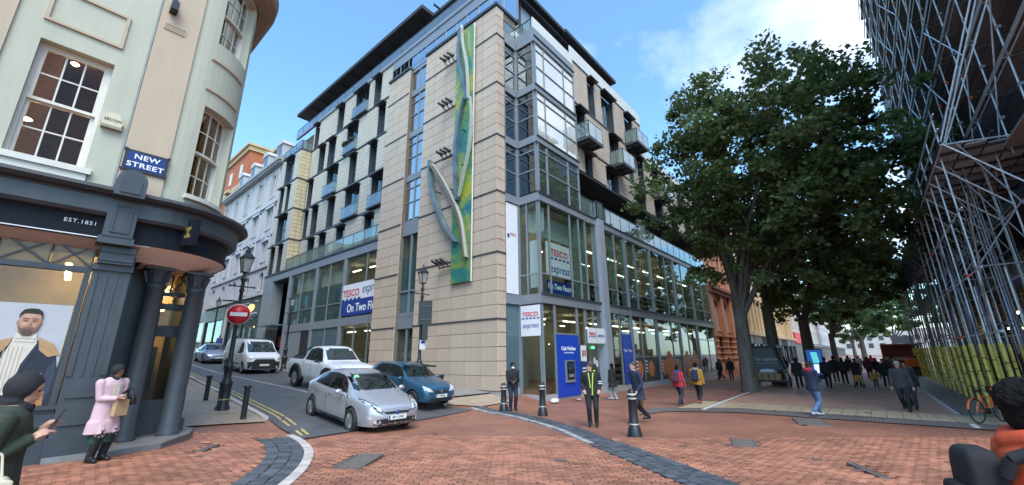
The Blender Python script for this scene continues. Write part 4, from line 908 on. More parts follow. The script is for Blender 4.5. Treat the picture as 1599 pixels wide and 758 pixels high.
MB().box(-2.6,-2.5,12.6,15,.1,3.2).box(-.2,.2,14.6,15.2,.1,2.2).build('display',BROWNIN,S)
# poster in the window
P_=thing('window_poster','large poster of a bearded man in dark coat and cream roll neck in shop window','poster',(-.2,FY+.06,.9))
YB=FY+.055
MB().box(-1.25,.50,YB,YB+.02,.90,2.68).build('backing',pm('poster_paper',(.48,.48,.51),.5,var=.05),P_)
def pp(name,pts,mat,k): MB().prism(pts,'y',YB-.004*k-.003,YB-.004*k).build(name,mat,P_)
HAIRP=pm('print_hair',(.02,.016,.014),.6); SKINP=pm('print_skin',(.50,.28,.19),.6,var=.06); BEARD=pm('print_beard',(.10,.06,.045),.6); KNIT=pm('print_knit',(.66,.60,.50),.7,var=.1,scale=30,stretch=(1,1,.2)); NAVYP=pm('print_navy',(.016,.022,.04),.6,var=.3); TANP=pm('print_tan',(.46,.28,.14),.7,var=.15); TROU=pm('print_trousers',(.42,.19,.08),.6,var=.15)
el=lambda cx,cz,rx,rz,a0=0,a1=360,n=18:[(cx+rx*math.cos(R(a0+(a1-a0)*i/n)),cz+rz*math.sin(R(a0+(a1-a0)*i/n))) for i in range(n)]
hx=.02
SKS=pm('print_skin_shade',(.36,.19,.125),.6); SKH=pm('print_skin_light',(.58,.36,.26),.6); KNS=pm('print_knit_shade',(.47,.42,.35),.7); NVL=pm('print_navy_light',(.035,.045,.075),.6,var=.4); BEARD2=pm('print_stubble',(.19,.105,.075),.6)
pp('coat',[(hx-.50,.90),(hx-.54,1.45),(hx-.46,1.82),(hx-.20,2.02),(hx+.16,2.03),(hx+.40,1.88),(hx+.49,1.5),(hx+.48,.90)],NAVYP,1)
pp('sleeve_fold',[(hx+.30,1.05),(hx+.36,1.55),(hx+.44,1.70),(hx+.47,1.4),(hx+.45,1.0)],NVL,2); pp('sleeve_fold',[(hx-.46,1.0),(hx-.50,1.5),(hx-.42,1.72),(hx-.38,1.3)],NVL,2)
pp('jumper',[(hx-.20,1.12),(hx-.24,1.6),(hx-.16,1.96),(hx-.12,2.14),(hx+.12,2.14),(hx+.15,1.98),(hx+.03,1.62),(hx-.02,1.12)],KNIT,2)
for k in range(5): pp('jumper_fold',[(hx-.20+.045*k,1.15),(hx-.21+.05*k,1.92),(hx-.20+.05*k,1.92),(hx-.188+.045*k,1.15)],KNS,3)
pp('roll_neck',[(hx-.125,2.01),(hx-.135,2.15),(hx+.125,2.15),(hx+.12,2.0)],KNIT,4); pp('neck_fold',[(hx-.12,2.06),(hx-.12,2.072),(hx+.115,2.065),(hx+.115,2.05)],KNS,5)
pp('collar',[(hx-.56,1.74),(hx-.40,1.97),(hx-.15,2.08),(hx-.17,1.96),(hx-.25,1.80),(hx-.40,1.72)],TANP,4); pp('collar',[(hx+.15,2.09),(hx+.36,1.97),(hx+.47,1.78),(hx+.33,1.74),(hx+.2,1.86)],TANP,4)
pp('trousers',[(hx-.05,.91),(hx-.04,1.06),(hx+.12,1.10),(hx+.40,1.14),(hx+.42,.91)],TROU,3)
def face_o(w,top,bot,cx=-.005): return [(hx+cx-w,2.36),(hx+cx-w*.97,2.26),(hx+cx-w*.78,2.165),(hx+cx-w*.40,bot),(hx+cx+w*.35,bot),(hx+cx+w*.76,2.165),(hx+cx+w*.97,2.26),(hx+cx+w,2.36),(hx+cx+w*.95,2.45),(hx+cx+w*.6,top),(hx+cx-w*.6,top),(hx+cx-w*.95,2.45)]
pp('ear',el(hx-.143,2.335,.016,.04,n=10),SKS,4); pp('ear',el(hx+.133,2.335,.016,.04,n=10),SKS,4)
pp('face',face_o(.135,2.53,2.115),SKINP,5); pp('cheek_shade',[(hx+.128,2.44),(hx+.07,2.40),(hx+.075,2.25),(hx+.05,2.14),(hx+.10,2.18),(hx+.127,2.27)],SKS,6); pp('forehead',el(hx-.03,2.46,.075,.045,n=14),SKH,6); pp('cheek',el(hx-.065,2.315,.032,.028,n=12),SKH,6)
pp('beard',[(hx-.137,2.345),(hx-.125,2.25),(hx-.095,2.16),(hx-.05,2.105),(hx+.045,2.105),(hx+.092,2.16),(hx+.118,2.25),(hx+.128,2.345),(hx+.108,2.285),(hx+.075,2.235),(hx+.045,2.262),(hx-.055,2.262),(hx-.088,2.235),(hx-.118,2.285)],BEARD2,7); pp('beard_core',[(hx-.085,2.18),(hx-.045,2.118),(hx+.035,2.118),(hx+.075,2.18),(hx+.04,2.205),(hx-.05,2.205)],BEARD,8)
pp('mouth',[(hx-.045,2.232),(hx-.005,2.240),(hx+.035,2.232),(hx-.005,2.218)],pm('print_lip',(.40,.17,.14),.6),8); pp('mouth_line',[(hx-.045,2.231),(hx+.035,2.231),(hx+.035,2.228),(hx-.045,2.228)],BEARD,9)
pp('hair',[(hx-.143,2.40),(hx-.147,2.49),(hx-.11,2.565),(hx-.03,2.59),(hx+.06,2.585),(hx+.115,2.54),(hx+.135,2.47),(hx+.132,2.39),(hx+.120,2.455),(hx+.085,2.495),(hx-.09,2.50),(hx-.128,2.46)],HAIRP,7)
for sx in (-.058,.048):
    pp('eye_socket',el(hx+sx,2.375,.036,.020,n=12),SKS,7); pp('eye',el(hx+sx,2.368,.016,.006,n=8),HAIRP,8); pp('eyebrow',[(hx+sx-.036,2.396),(hx+sx,2.408),(hx+sx+.034,2.398),(hx+sx+.034,2.406),(hx+sx,2.418),(hx+sx-.036,2.406)],BEARD,8)
pp('nose',[(hx-.028,2.298),(hx-.005,2.288),(hx+.020,2.298),(hx+.008,2.37),(hx-.010,2.37)],SKINP,8); pp('nose_shade',[(hx-.004,2.288),(hx+.020,2.298),(hx+.010,2.37),(hx+.004,2.32)],SKS,9)
pp('coat_edge',[(hx-.01,1.40),(hx+.015,1.40),(hx+.18,1.98),(hx+.155,1.98)],NVL,3); pp('button',el(hx+.30,1.45,.014,.014,n=8),GREYM,3); pp('button',el(hx+.26,1.2,.014,.014,n=8),GREYM,3)
# corner lobby: columns, door, step
MB().prism([(.6,FY-.2),(1.35,FY-.45),(2.2,FY-.22),(2.9,12.2),(3.12,12.9),(3.0,14),(.6,14)],'z',-.3,.06).build('entrance_step',pm('dark_stone',(.17,.17,.17),.6,var=.25,scale=4,bump=.1),S)
sweep([(.30,3.945),(.26,3.93),(-.30,3.70),(-.30,3.95)],'lobby_cove',SOFP,x0=1.2,y1=13.2); arcbox(MB(),0.02,RR-.28,0,90,3.70,3.72,10).build('lobby_soffit',SOFP,S); MB().box(.62,1.35,FY-.3,12.76,3.92,3.945).build('lobby_soffit',SOFP,S)
for x,y in ((1.72,12.10),(2.50,12.30)):
    mb=MB(); mb.lathe([(.22,.06),(.22,.14),(.20,.18),(.21,.24),(.19,.30),(.187,1.3),(.17,3.2),(.20,3.23),(.20,3.30),(.165,3.34),(.18,3.5),(.24,3.64)],(x,y,0),18); mb.box(x-.26,x+.26,y-.26,y+.26,3.64,3.70)
    c=mb.build('column',SLATE,S)
    mb=MB()
    for a in range(0,360,45): mb.bar((x+.17*math.cos(R(a)),y+.17*math.sin(R(a)),3.36),(x+.24*math.cos(R(a)),y+.24*math.sin(R(a)),3.60),.07,.05)
    mb.build('capital_leaves',SLATED,c)
    for z in (1.0,1.55,2.1,2.65): MB().lathe([(.194-.008*(z),z),(.2-.008*z,z+.008),(.194-.008*z,z+.016)],(x,y,0),18).build('drum_joint',SLATED,c)
MB().box(1.2,1.62,12.55,12.9,.06,3.93).box(2.62,2.80,12.75,16,-.4,3.93).box(1.16,1.22,11.5,12.9,.06,3.93).build('lobby_wall',SLATED,S)
mb=MB(); mb.box(2.801,2.83,12.85,13.3,.5,.9).box(2.801,2.83,12.85,13.3,1.1,3.1); mb.box(2.66,2.74,12.72,12.749,.5,3.2); mb.build('lobby_panels',SLATE,S); MB().box(2.60,2.86,12.7,13.6,-.3,.34).build('lobby_base',SLATED,S)
dx0,dx1,dy=1.62,2.62,12.80
fr=[(dx0,dx1,dy,dy+.1,2.36,2.46),(dx0,dx1,dy,dy+.1,2.84,2.98),(dx0,dx1,dy,dy+.1,3.16,3.26),(dx0,dx1,dy,dy+.1,3.84,3.93),(dx0,dx0+.06,dy+.002,dy+.098,.06,3.84),(dx1-.06,dx1,dy+.002,dy+.098,.06,3.84)]
w=window('door_frame',S,fr,[(dx0+.06,dx1-.06,dy+.05,dy+.06,2.46,2.84)],SLATED,glass('amber_glass',(.8,.7,.5),.5))
mb=MB(); mb.bar((dx0+.06,dy+.05,3.27),((dx0+dx1)/2,dy+.05,3.83),.025,.03,0,(0,1,0)); mb.bar((dx0+.06,dy+.03,3.83),((dx0+dx1)/2,dy+.03,3.27),.025,.03,0,(0,1,0)); mb.bar(((dx0+dx1)/2,dy+.05,3.27),(dx1-.06,dy+.05,3.83),.025,.03,0,(0,1,0)); mb.bar(((dx0+dx1)/2,dy+.03,3.83),(dx1-.06,dy+.03,3.27),.025,.03,0,(0,1,0)); mb.box((dx0+dx1)/2-.02,(dx0+dx1)/2+.02,dy,dy+.1,3.26,3.84)
q=mb.build('toplight',SLATED,S); MB().box(dx0+.06,dx1-.06,dy+.075,dy+.085,3.26,3.84).build('pane',MATS['amber_glass'],q)
# open door leaf, hinged on the right, swung towards the street
D=MB(); D.box(0,.09,0,.05,0,2.28); D.box(.75,.84,0,.05,0,2.28); D.box(.09,.75,0,.05,0,.72); D.box(.09,.75,0,.05,2.12,2.28); D.box(.16,.68,-.012,-.001,.12,.6)
ml=Matrix.Translation((2.54,12.72,.075))@Matrix.Rotation(R(180+8),4,'Z')
D.xf(ml); dl=D.build('door',SLATE,S); MB().box(.09,.75,.02,.03,.72,2.12).xf(ml).build('pane',G_SHOP,dl); MB().tube((.70,-.05,.9),(.70,-.05,1.5),.02,6).xf(ml).build('handle',GOLD,dl)
MB().box(1.66,1.80,13.1,13.6,.08,2.3).box(1.55,1.62,13.3,14.4,.08,2.3).build('display',pm('cream_display',(.55,.48,.36),.7),S); MB().box(2.0,2.3,14,14.4,.08,2.0).build('clothes_rail',pm('clothes_blue',(.05,.08,.14),.8),S)
lm=MB(); lm.ball((1.9,13.6,3.5),.09,0,8,4); lm.ball((2.3,14.2,3.5),.09,0,8,4); lm.ball((2.1,13.3,2.9),.07,0,8,4); lm.ball((1.7,14.2,2.6),.07,0,8,4); lm.build('lobby_lamps',WARMB,S)
T=T_
# things fixed to the corner shop
sg=thing('street_sign','blue street name plate with white NEW STREET lettering in a black frame','sign',(.98,FY-.06,5.57))
MB().box(.62,1.35,FY-.09,FY-.055,5.56,6.03).build('frame',BLACKP,sg); MB().box(.67,1.30,FY-.098,FY-.091,5.61,5.98).build('plate',pm('enamel_blue',(.010,.025,.16),.25,var=.05),sg)
mb=MB()
for x in (.63,1.34):
    for z in (5.57,6.02): mb.tube((x,FY-.1,z),(x,FY-.06,z),.035,8)
mb.build('corner_knobs',BLACKP,sg)
def slab_text(s,h,x,y,z,par): 
    text('letters',s,h,TXTW,FF(x,y,z),par,sx=1.15,bold=h*.018,space=1.08)
    # slab serifs come from short bars under and over the word
slab_text('NEW',.155,.985,FY-.1,5.885,sg); slab_text('STREET',.155,.985,FY-.1,5.70,sg)
ab=thing('alarm_box','cream burglar alarm box with black lettering beside the sash window','alarm box',(.32,FY-.05,6.4))
MB().prism([(.17,6.42),(.46,6.42),(.49,6.52),(.40,6.70),(.24,6.70),(.15,6.52)],'y',FY-.1,FY-.002).build('case',pm('alarm_cream',(.62,.56,.40),.5,var=.06),ab); MB().box(.16,.48,FY-.105,FY-.002,6.36,6.415).build('base',pm('alarm_dark',(.3,.27,.2),.6),ab)
text('letters','SECOM',.085,pm('ink',(.03,.03,.04),.6),FF(.32,FY-.103,6.54),ab)
vt=MB(); vt.box(.70,1.10,FY-.07,FY-.051,9.22,9.24).box(.70,1.10,FY-.07,FY-.051,9.38,9.40).box(.70,.72,FY-.07,FY-.051,9.24,9.38).box(1.08,1.10,FY-.07,FY-.051,9.24,9.38)
for i in range(9): vt.box(.735+i*.038,.755+i*.038,FY-.075,FY-.051,9.24,9.38)
vt.build('air_vent',PINK,S)
cb=thing('camera_bracket','black bracket fixed high on the buff pilaster of the corner shop','bracket',(.8,FY-.05,9.6))
MB().box(.72,.86,FY-.30,FY-.05,9.68,9.9).build('case',BLACKP,cb); MB().tube((.79,FY-.2,9.9),(.79,FY-.05,10.2),.03,6).build('arm',BLACKP,cb)
ps=thing('projecting_sign','small black box sign with gold emblem projecting from the curved navy fascia','sign',(1.85,FY-.25,4.0))
m=Matrix.Translation((1.85,11.08,4.0))@Matrix.Rotation(R(20),4,'Z'); MB().box(-.05,.05,-.42,.0,.05,.62).xf(m).build('case',NAVY,ps)
MB().prism([(-.30,.22),(-.12,.22),(-.12,.28),(-.24,.34),(-.12,.40),(-.12,.46),(-.30,.46),(-.30,.40),(-.18,.34),(-.30,.28)],'x',-.056,-.051).xf(m).build('emblem',GOLD,ps); MB().tube((0,0,.4),(0,.12,.4),.02,6).xf(m).build('arm',BLACKP,ps)
# ------------------------------------------------------------ generic facades
def facade(t, ax, c, floors, wall, frame, pane, d=.22, thick=.5, mull=True, name='wall'):
    """wall pieces left standing around real openings; each window is frame + pane"""
    mb=MB()
    def B(a,b,n0,n1,z0,z1):
        return (c+n0,c+n1,a,b,z0,z1) if ax=='x' else (a,b,c+n0,c+n1,z0,z1)
    for (u0,u1,z0,z1,sill,head,ops,arch) in floors:
        u=u0
        for a,b in ops:
            if a>u: mb.box(*B(u,a,0,thick,z0,z1))
            mb.box(*B(a,b,0,thick,z0,sill)); mb.box(*B(a,b,0,thick,head,z1)); u=b
            w=.05; fb=MB(); fb.box(*B(a,a+w,d,d+.08,sill,head)); fb.box(*B(b-w,b,d,d+.08,sill,head)); fb.box(*B(a+w,b-w,d,d+.08,head-w,head)); fb.box(*B(a+w,b-w,d,d+.08,sill,sill+w)); zm=(sill+head)/2
            if mull: fb.box(*B(a+w,b-w,d+.01,d+.07,zm-.03,zm+.03))
            if arch:
                n=8; um=(a+b)/2; rr=(b-a)/2
                pts=[(a,head),(b,head),(b,head+.0)]+[(um+rr*math.cos(R(180*i/n)),head-rr*.75+rr*.75*math.sin(R(180*i/n))) for i in range(n+1)]
                # spandrel corners that turn the head into an arch
                for sgn in (1,-1):
                    P=[(um+sgn*rr,head)]+[(um+sgn*rr*math.cos(R(90*i/5)),head-rr*.8+rr*.8*math.sin(R(90*i/5))) for i in range(6)]
                    if ax=='x': mb.prism(P,'x',c+.0,c+thick*.9)
                    else: mb.prism(P,'y',c+.0,c+thick*.9)
            w_=fb.build('window',frame,t); MB().box(*B(a+w,b-w,d+.03,d+.045,sill+w,head-w)).build('pane',pane,w_)
            MB().box(*B(a-.08,b+.08,-.08,.0,sill-.12,sill)).build('sill',wall,w_)
        if u<u1: mb.box(*B(u,u1,0,thick,z0,z1))
    return mb.build(name,wall,t)
VICT=pm('painted_victorian_stone',(.47,.455,.465),.7,var=.07,scale=.8); CORN=pm('grey_cornice',(.33,.33,.34),.7,var=.15); REDB=pm('red_brick_far',(.42,.125,.05),.8,var=.1,scale=1.5); BUFFS=pm('buff_stone_far',(.50,.37,.21),.75,var=.12,scale=.8)
TERR=pm('terracotta',(.55,.215,.115),.7,var=.13,scale=1.0); SHOPL=glow('warm_shop_light',(1.0,.80,.50),.9); PALE=pm('pale_far_stone',(.50,.47,.44),.8,var=.12,scale=.4); SLATER=pm('slate_roof',(.13,.13,.14),.7,var=.15)
# white stuccoed row up the side street
v=thing('victorian_building','white painted ornate building with arched windows beside the stone corner block up the hill','building',(15.4,47,1.9)); VX=15.4
b4=[48.2,52.5,57.0,61.2,65.4]; pr=[(47.6,48.4),(48.9,49.7)]
fl=[(46.9,67.5,8.4,11.3,8.75,10.75,[(y,y+1.15) for y in b4],True)]
for z0,z1,s,h in ((11.3,14.9,12.0,14.1),(14.9,18.7,15.7,18.0),(18.7,23.2,19.6,22.4)):
    ops=[]
    for y in b4: ops+=[(y-.35,y+.45),(y+.75,y+1.55)]
    fl.append((46.9,67.5,z0,z1,s,h,ops,False))
facade(v,'x',VX,fl,VICT,SASH,G_WIN)
MB().box(VX+.5,22,47,67.5,1,23.2).build('core_wall',DARKIN,v)
mb=MB(); 
for z,p in ((11.3,.18),(14.9,.12),(18.7,.2)): mb.box(VX-p,VX-.001,46.9,67.5,z-.12,z+.12)
mb.build('string_course',VICT,v)
mb=MB(); mb.box(VX-.35,VX+.6,46.9,67.5,23.2,23.5).box(VX-.7,VX+.6,46.9,67.5,23.5,23.8).box(VX-.55,VX+.6,46.9,67.5,23.8,24.05)
mb.build('cornice',CORN,v)
mb=MB()
for y in np.arange(47.1,67.4,.6): mb.box(VX-.6,VX-.351,y,y+.25,23.2,23.49)
mb.build('dentils',CORN,v,kind='stuff')
for y in b4:
    mb=MB(); mb.box(VX-.16,VX-.001,y-.55,y-.4,11.5,23); mb.box(VX-.16,VX-.001,y+1.6,y+1.75,11.5,23); mb.box(VX-.28,VX-.001,y-.55,y+1.75,18.1,18.35); mb.prism([(y-.5,14.25),(y+1.7,14.25),(y+.6,14.75)],'x',VX-.2,VX-.001)
    mb.build('window_surround',VICT,v)
MB().hexa([(VX-.2,46.9,24.05),(20,46.9,24.05),(20,67.5,24.05),(VX-.2,67.5,24.05),(VX+2.2,46.9,27.2),(20,46.9,27.2),(20,67.5,27.2),(VX+2.2,67.5,27.2)]).build('roof',SLATER,v)
for y in (47.8,52.2,56.6,61):
    mb=MB(); mb.box(VX-.1,VX+2,y,y+1.7,24.06,26.0); mb.prism([(y-.15,26.0),(y+1.85,26.0),(y+1.5,26.5),(y+.85,26.7),(y+.2,26.5)],'x',VX-.25,VX+2)
    d_=mb.build('dormer',VICT,v); MB().box(VX-.13,VX-.101,y+.3,y+1.4,24.4,25.8).build('pane',G_WIN,d_)
def shopfront(t,ax,c,u0,u1,zg,zt,sign,glassz,lit,doors=()):
    def B(a,b,n0,n1,z0,z1): return (c+n0,c+n1,a,b,z0,z1) if ax=='x' else (a,b,c+n0,c+n1,z0,z1)
    f=MB(); f.box(*B(u0,u1,-.15,.3,glassz,zt)); f.box(*B(u0,u0+.25,-.12,.3,zg-.5,glassz)); f.box(*B(u1-.25,u1,-.12,.3,zg-.5,glassz)); um=(u0+u1)/2; f.box(*B(um-.05,um+.05,-.05,.15,zg+.5,glassz)); f.box(*B(u0+.25,u1-.25,-.08,.25,zg-.5,zg+.5))
    q=f.build('shopfront',sign,t); MB().box(*B(u0+.25,um-.05,.05,.06,zg+.5,glassz)).build('pane',G_SHOP,q); MB().box(*B(um+.05,u1-.25,.05,.06,zg+.5,glassz)).build('pane',G_SHOP,q)
    MB().box(*B(u0+.3,u1-.3,1.6,1.65,zg+.5,glassz)).build('lit_interior',lit,q)
    return q
MB().box(VX-.1,VX+.5,46.9,47.3,1.5,8.4).box(VX-.1,VX+.5,57.6,58.8,2,8.4).box(VX-.1,VX+.5,66.9,67.5,2.5,8.4).build('shop_pier',VICT,v)
q=shopfront(v,'x',VX,47.3,57.6,1.9,8.1,BLACKP,6.0,SHOPL); q=shopfront(v,'x',VX,58.8,66.9,2.6,7.9,BLACKP,6.4,SHOPL)
MB().box(VX-.4,VX+.3,46.9,67.5,8.1,8.4).build('shop_cornice',VICT,v)
MB().prism([(49.8+.95*math.cos(t),7.0+.4*math.sin(t)) for t in np.linspace(0,6.28,17)[:-1]],'x',VX-.2,VX-.155).build('oval_sign',glow('amber_sign',(1,.55,.15),.8),v)
MB().box(VX-.2,VX-.155,47.9,51.6,6.3,6.4).box(VX-.2,VX-.155,47.9,51.6,7.55,7.62).build('sign_trim',SIGNW,v)
ch=MB()
for y in (49.0,50.2): ch.lathe([(.12,5.2),(.45,5.1),(.35,4.7),(.1,4.6)],(VX+.9,y,0),10)
ch.build('chandelier',glow('lamp_warm',(1,.6,.25),3.5),v)
v2=thing('side_street_terrace','pale rendered row of shops at the top of the side street beyond the white building','building',(15.9,68,3))
facade(v2,'x',15.9,[(67.6,100,8.0,11.5,8.8,10.8,[(y,y+1.2) for y in np.arange(69,98,4)],False),(67.6,100,11.5,15.5,12.3,14.4,[(y,y+1.2) for y in np.arange(69,98,4)],False),(67.6,100,15.5,20,16.4,18.6,[(y,y+1.2) for y in np.arange(69,98,4)],False)],VICT,SASH,G_WIN)
MB().box(16.4,22,67.6,100,2,20).build('core_wall',DARKIN,v2); MB().box(15.5,16.5,67.6,100,20,20.5).build('cornice',CORN,v2)
shopfront(v2,'x',15.9,68,78,3.2,8.0,BLACKP,6.8,SHOPL); shopfront(v2,'x',15.9,79,90,3.8,8.0,VICT,6.8,SHOPL); MB().box(15.8,16.3,90,100,4,8).build('shop_pier',VICT,v2)
rb=thing('brick_tower_block','orange red brick block with cream bands rising behind the white ornate building','building',(19,75,3))
MB().box(19,24,74.8,96,3,36.3).build('wall',REDB,rb); MB().box(18.7,24.2,74.5,96,36.3,37.1).box(18.4,24.4,74.2,96,37.1,37.5).build('cornice',BUFFS,rb)
MB().box(18.85,18.999,74.7,96,30.2,31.0).build('band',BUFFS,rb); 
for y in (77.5,83,88):
    MB().box(18.9,18.999,y,y+1.2,32.2,34.6).build('window',SASH,rb); MB().box(17.9,18.84,y+2.2,y+4.2,29.6,30.15).build('balcony',BUFFS,rb)
rt=thing('roof_gallery','pale rooftop gallery with a railing and white posts behind the grey mansard roof','building',(19,67,30))
MB().box(21.2,27,66.6,73,27,34.4).build('wall',pm('gallery_wall',(.45,.38,.30),.7),rt); MB().box(20.6,27,66.0,73.5,34.4,34.9).build('roof',BUFFS,rt); MB().tube((20.8,66.2,28),(20.8,66.2,34.4),.15,6).tube((20.8,70,30),(20.8,70,34.4),.15,6).build('post',WHITEP,rt)
# ------------------------------------------------------------ main street, far side of the supermarket
r1=thing('terracotta_building','red terracotta building with round arches and banded columns right of the glass supermarket','building',(45.6,12,-.5)); TY=12.0
A3=[(47.2,49.4),(51.0,53.2),(54.8,57.0)]
facade(r1,'y',TY,[(45.6,59.5,3.4,8.3,4.0,7.4,A3,True),(45.6,59.5,8.3,13.5,9.1,12.3,[(46.9,47.9),(48.9,49.9),(51.2,52.2),(53.2,54.2),(56,57)],False),(45.6,59.5,13.5,18,14.3,17,[(46.9,47.9),(48.9,49.9),(51.2,52.2),(53.2,54.2),(56,57)],False)],TERR,SASH,glass('white_blind_glass',(.6,.6,.6),.1,body=(.55,.56,.58)))
MB().box(45.6,59.5,TY+.5,20,-1,18).build('core_wall',DARKIN,r1)
mb=MB(); mb.box(45.55,59.55,TY-.5,TY-.001,7.9,8.3).box(45.55,59.55,TY-.7,TY-.001,8.3,8.6).box(45.55,59.55,TY-.25,TY-.001,13.3,13.6); mb.build('cornice',pm('dark_terracotta',(.24,.075,.04),.7,var=.15),r1)
for x in (46.2,50.2,54.0,58.0):
    mb=MB(); mb.lathe([(.62,-.6),(.62,.5),(.5,.6),(.5,3.2),(.62,3.4)],(x,TY+.1,0),12); mb.box(x-.55,x+.55,TY-.25,TY-.001,3.4,7.9)
    c=mb.build('column',TERR,r1); mb=MB()
    for z in (.9,1.5,2.1,2.7): mb.lathe([(.5,z),(.56,z+.05),(.56,z+.22),(.5,z+.27)],(x,TY+.1,0),12)
    mb.build('column_bands',TERR,c)
MB().box(45.6,59.5,TY+1.2,TY+1.3,-1,3.4).build('shop_glass',G_SHOP,r1); MB().box(51,57,TY+.3,TY+.4,2.4,3.3).build('shop_sign',pm('navy_sign',(.015,.02,.05),.4),r1); MB().box(46,59,TY+2.5,TY+2.6,-1,3.4).build('lit_interior',pm('warm_back',(.3,.2,.12),.8),r1)
r2=thing('buff_building','long buff stone building with close set columns and dark shopfronts beyond the terracotta one','building',(59.6,12.2,-.5)); BYY=12.2
xs=np.arange(61,107,2.6)
facade(r2,'y',BYY,[(59.6,108,4.4,9.5,5.3,8.8,[(x,x+1.1) for x in xs],True),(59.6,108,9.5,14,10.2,13.2,[(x,x+1.1) for x in xs],False),(59.6,108,14,19,15,18,[(x,x+1.1) for x in xs],False)],BUFFS,SASH,G_WIN)
MB().box(59.6,108,BYY+.5,22,-1,19).build('core_wall',DARKIN,r2)
MB().box(59.6,108,BYY-.5,BYY-.001,4.0,4.4).box(59.6,108,BYY-.4,BYY-.001,9.3,9.7).box(59.6,108,BYY-.3,BYY-.001,13.8,14.2).build('cornice',BUFFS,r2)
mb=MB()
for x in xs: mb.lathe([(.32,4.4),(.26,4.8),(.24,8.8),(.34,9.3)],(x-.75,BYY-.15,0),8)
mb.build('columns',BUFFS,r2,kind='stuff')
for k,x in enumerate(np.arange(60,107,6.0)): shopfront(r2,'y',BYY,x,x+5.6,-.6,4.0,[BLACKP,SLATED,NAVY][k%3],2.9,pm('warm_back',(.3,.2,.12),.8) if k%2 else SHOPL)
r3=thing('red_fascia_shop','pale brick shop with a wide red fascia far down the street','building',(109,12.4,-.6))
facade(r3,'y',12.4,[(108.5,135,6,11,7,10,[(x,x+3) for x in (110,115,120,125,130)],False),(108.5,135,11,17,12,15.5,[(x,x+3) for x in (110,115,120,125,130)],False)],PALE,SASH,G_WIN)
MB().box(108.5,135,12.9,22,-1,17).build('core_wall',PALE,r3); MB().box(108.4,135,11.9,12.39,3.6,5.9).build('red_fascia',RED,r3); MB().box(108.5,135,12.2,12.6,-1,3.6).build('shopfront',SLATED,r3)
for i,(x0,x1,h,m,lab) in enumerate([(136,175,19,PALE,'tall pale stone building with narrow windows far along the street'),(176,230,15,VICT,'low whitish building near the end of the street'),(231,330,17,PALE,'farthest pale block on the north side of the street')]):
    q=thing('street_building',lab,'building',(x0,12.5,-.6))
    n=int((x1-x0)/4); ops=[(x0+1.5+k*(x1-x0-2)/n,x0+3.0+k*(x1-x0-2)/n) for k in range(n)]
    facade(q,'y',12.5,[(x0,x1,4,8.5,5,7.6,ops,False),(x0,x1,8.5,h*.75,9.3,h*.75-.8,ops,False),(x0,x1,h*.75,h,h*.75+.6,h-.8,ops,False)],m,DGREYM,G_WIN)
    MB().box(x0,x1,13,24,-1,h).build('core_wall',m,q); MB().box(x0,x1,12.2,12.9,-1,4).build('shopfront',DGREYM,q); MB().box(x0,x1,11.3,12.19,3.2,3.5).build('awning',GREYM,q)
q=thing('end_building','distant pale building closing the far end of the street','building',(380,0,-.8)); MB().box(380,400,-60,40,-1,16).build('wall',PALE,q); mb=MB()
for y in np.arange(-50,35,6):
    for z in (4,9): mb.box(379.8,379.99,y,y+2.5,z,z+3)
mb.build('windows',DGREYM,q,kind='stuff')
# ------------------------------------------------------------ scaffolded building on the right
WRAP=pm('debris_sheeting',(.065,.072,.10),.7,var=.35,scale=.5); STEELT=pm('skylit_scaffold_steel',(.62,.70,.74),.4,.15,var=.25,scale=2.5); DSTEEL=pm('shaded_scaffold_steel',(.24,.26,.28),.5,.2,var=.3,scale=2); WOOD=pm('scaffold_timber',(.25,.22,.19),.8,var=.3,scale=3,stretch=(1,8,8),rnd=.25); PLY=pm('plywood_underside',(.44,.47,.52),.8,var=.15,scale=1.2,rnd=.2)  # steel: sky light painted into outer tubes' colour, darker copy for inner and far ones
YEL=pm('yellow_foam',(.74,.66,.15),.65,var=.3,scale=5,rnd=.28); ORNG=pm('orange_coupler',(.65,.10,.025),.6)
wb=thing('wrapped_building','dark sheeted building standing behind the scaffolding','building',(30,-10,-.5))
MB().box(13.5,60,-30,-6.4,4.5,31).box(13.5,60,-30,-7.4,-1,4.49).build('wall',WRAP,wb)
mb=MB()
for x in np.arange(14,60,3.2): mb.box(x,x+.5,-6.7,-6.3,-1,4.5)
mb.build('shop_piers',pm('shop_pier_dark',(.10,.09,.085),.7,var=.3),wb,kind='stuff')
MB().box(13.6,60,-7.39,-7.3,-.4,3.6).build('shop_glass',G_SHOP,wb)
bal=MB()
for x in np.arange(14,60,.42): bal.lathe([(.07,4.6),(.11,4.9),(.06,5.3),(.10,5.75)],(x,-6.15,0),6)
bal.build('balusters',pm('pale_baluster',(.40,.43,.38),.7),wb,kind='stuff'); MB().box(13.6,60,-6.35,-5.98,5.75,5.95).box(13.6,60,-6.35,-5.98,4.4,4.6).build('balustrade_rail',pm('pale_baluster',(.4,.43,.38),.7),wb)
lm=MB()
for x in np.arange(14,58,2.9): lm.ball((x+rng.uniform(-.5,.5),-6.9,3.2+rng.uniform(-.4,.6)),.07,0,6,4)
lm.build('shop_lights',WARMB,wb)
MB().box(24.0,25.6,-6.28,-6.2,2.5,3.5).build('lit_blue_screen',glow('blue_screen',(.05,.18,1.0),1.6),wb); MB().box(25.8,27,-6.28,-6.2,1.9,2.2).build('shop_light_panel',glow('white_panel_light',(.8,.95,1),2.0),wb)
sc=thing('scaffolding','tall tube scaffolding with yellow wrapped posts and timber decks covering the building on the right','scaffolding',(30,-4,-.5))
near=[]; far=MB(); rest=MB()
def pole(name,p,q,r,mat,n=6):
    p=Vector(p);q=Vector(q); near.append((min(p.length,q.length,((p+q)/2).length),name,p,q,r,mat))
XS=[12.9+2.4*k for k in range(0,13)]
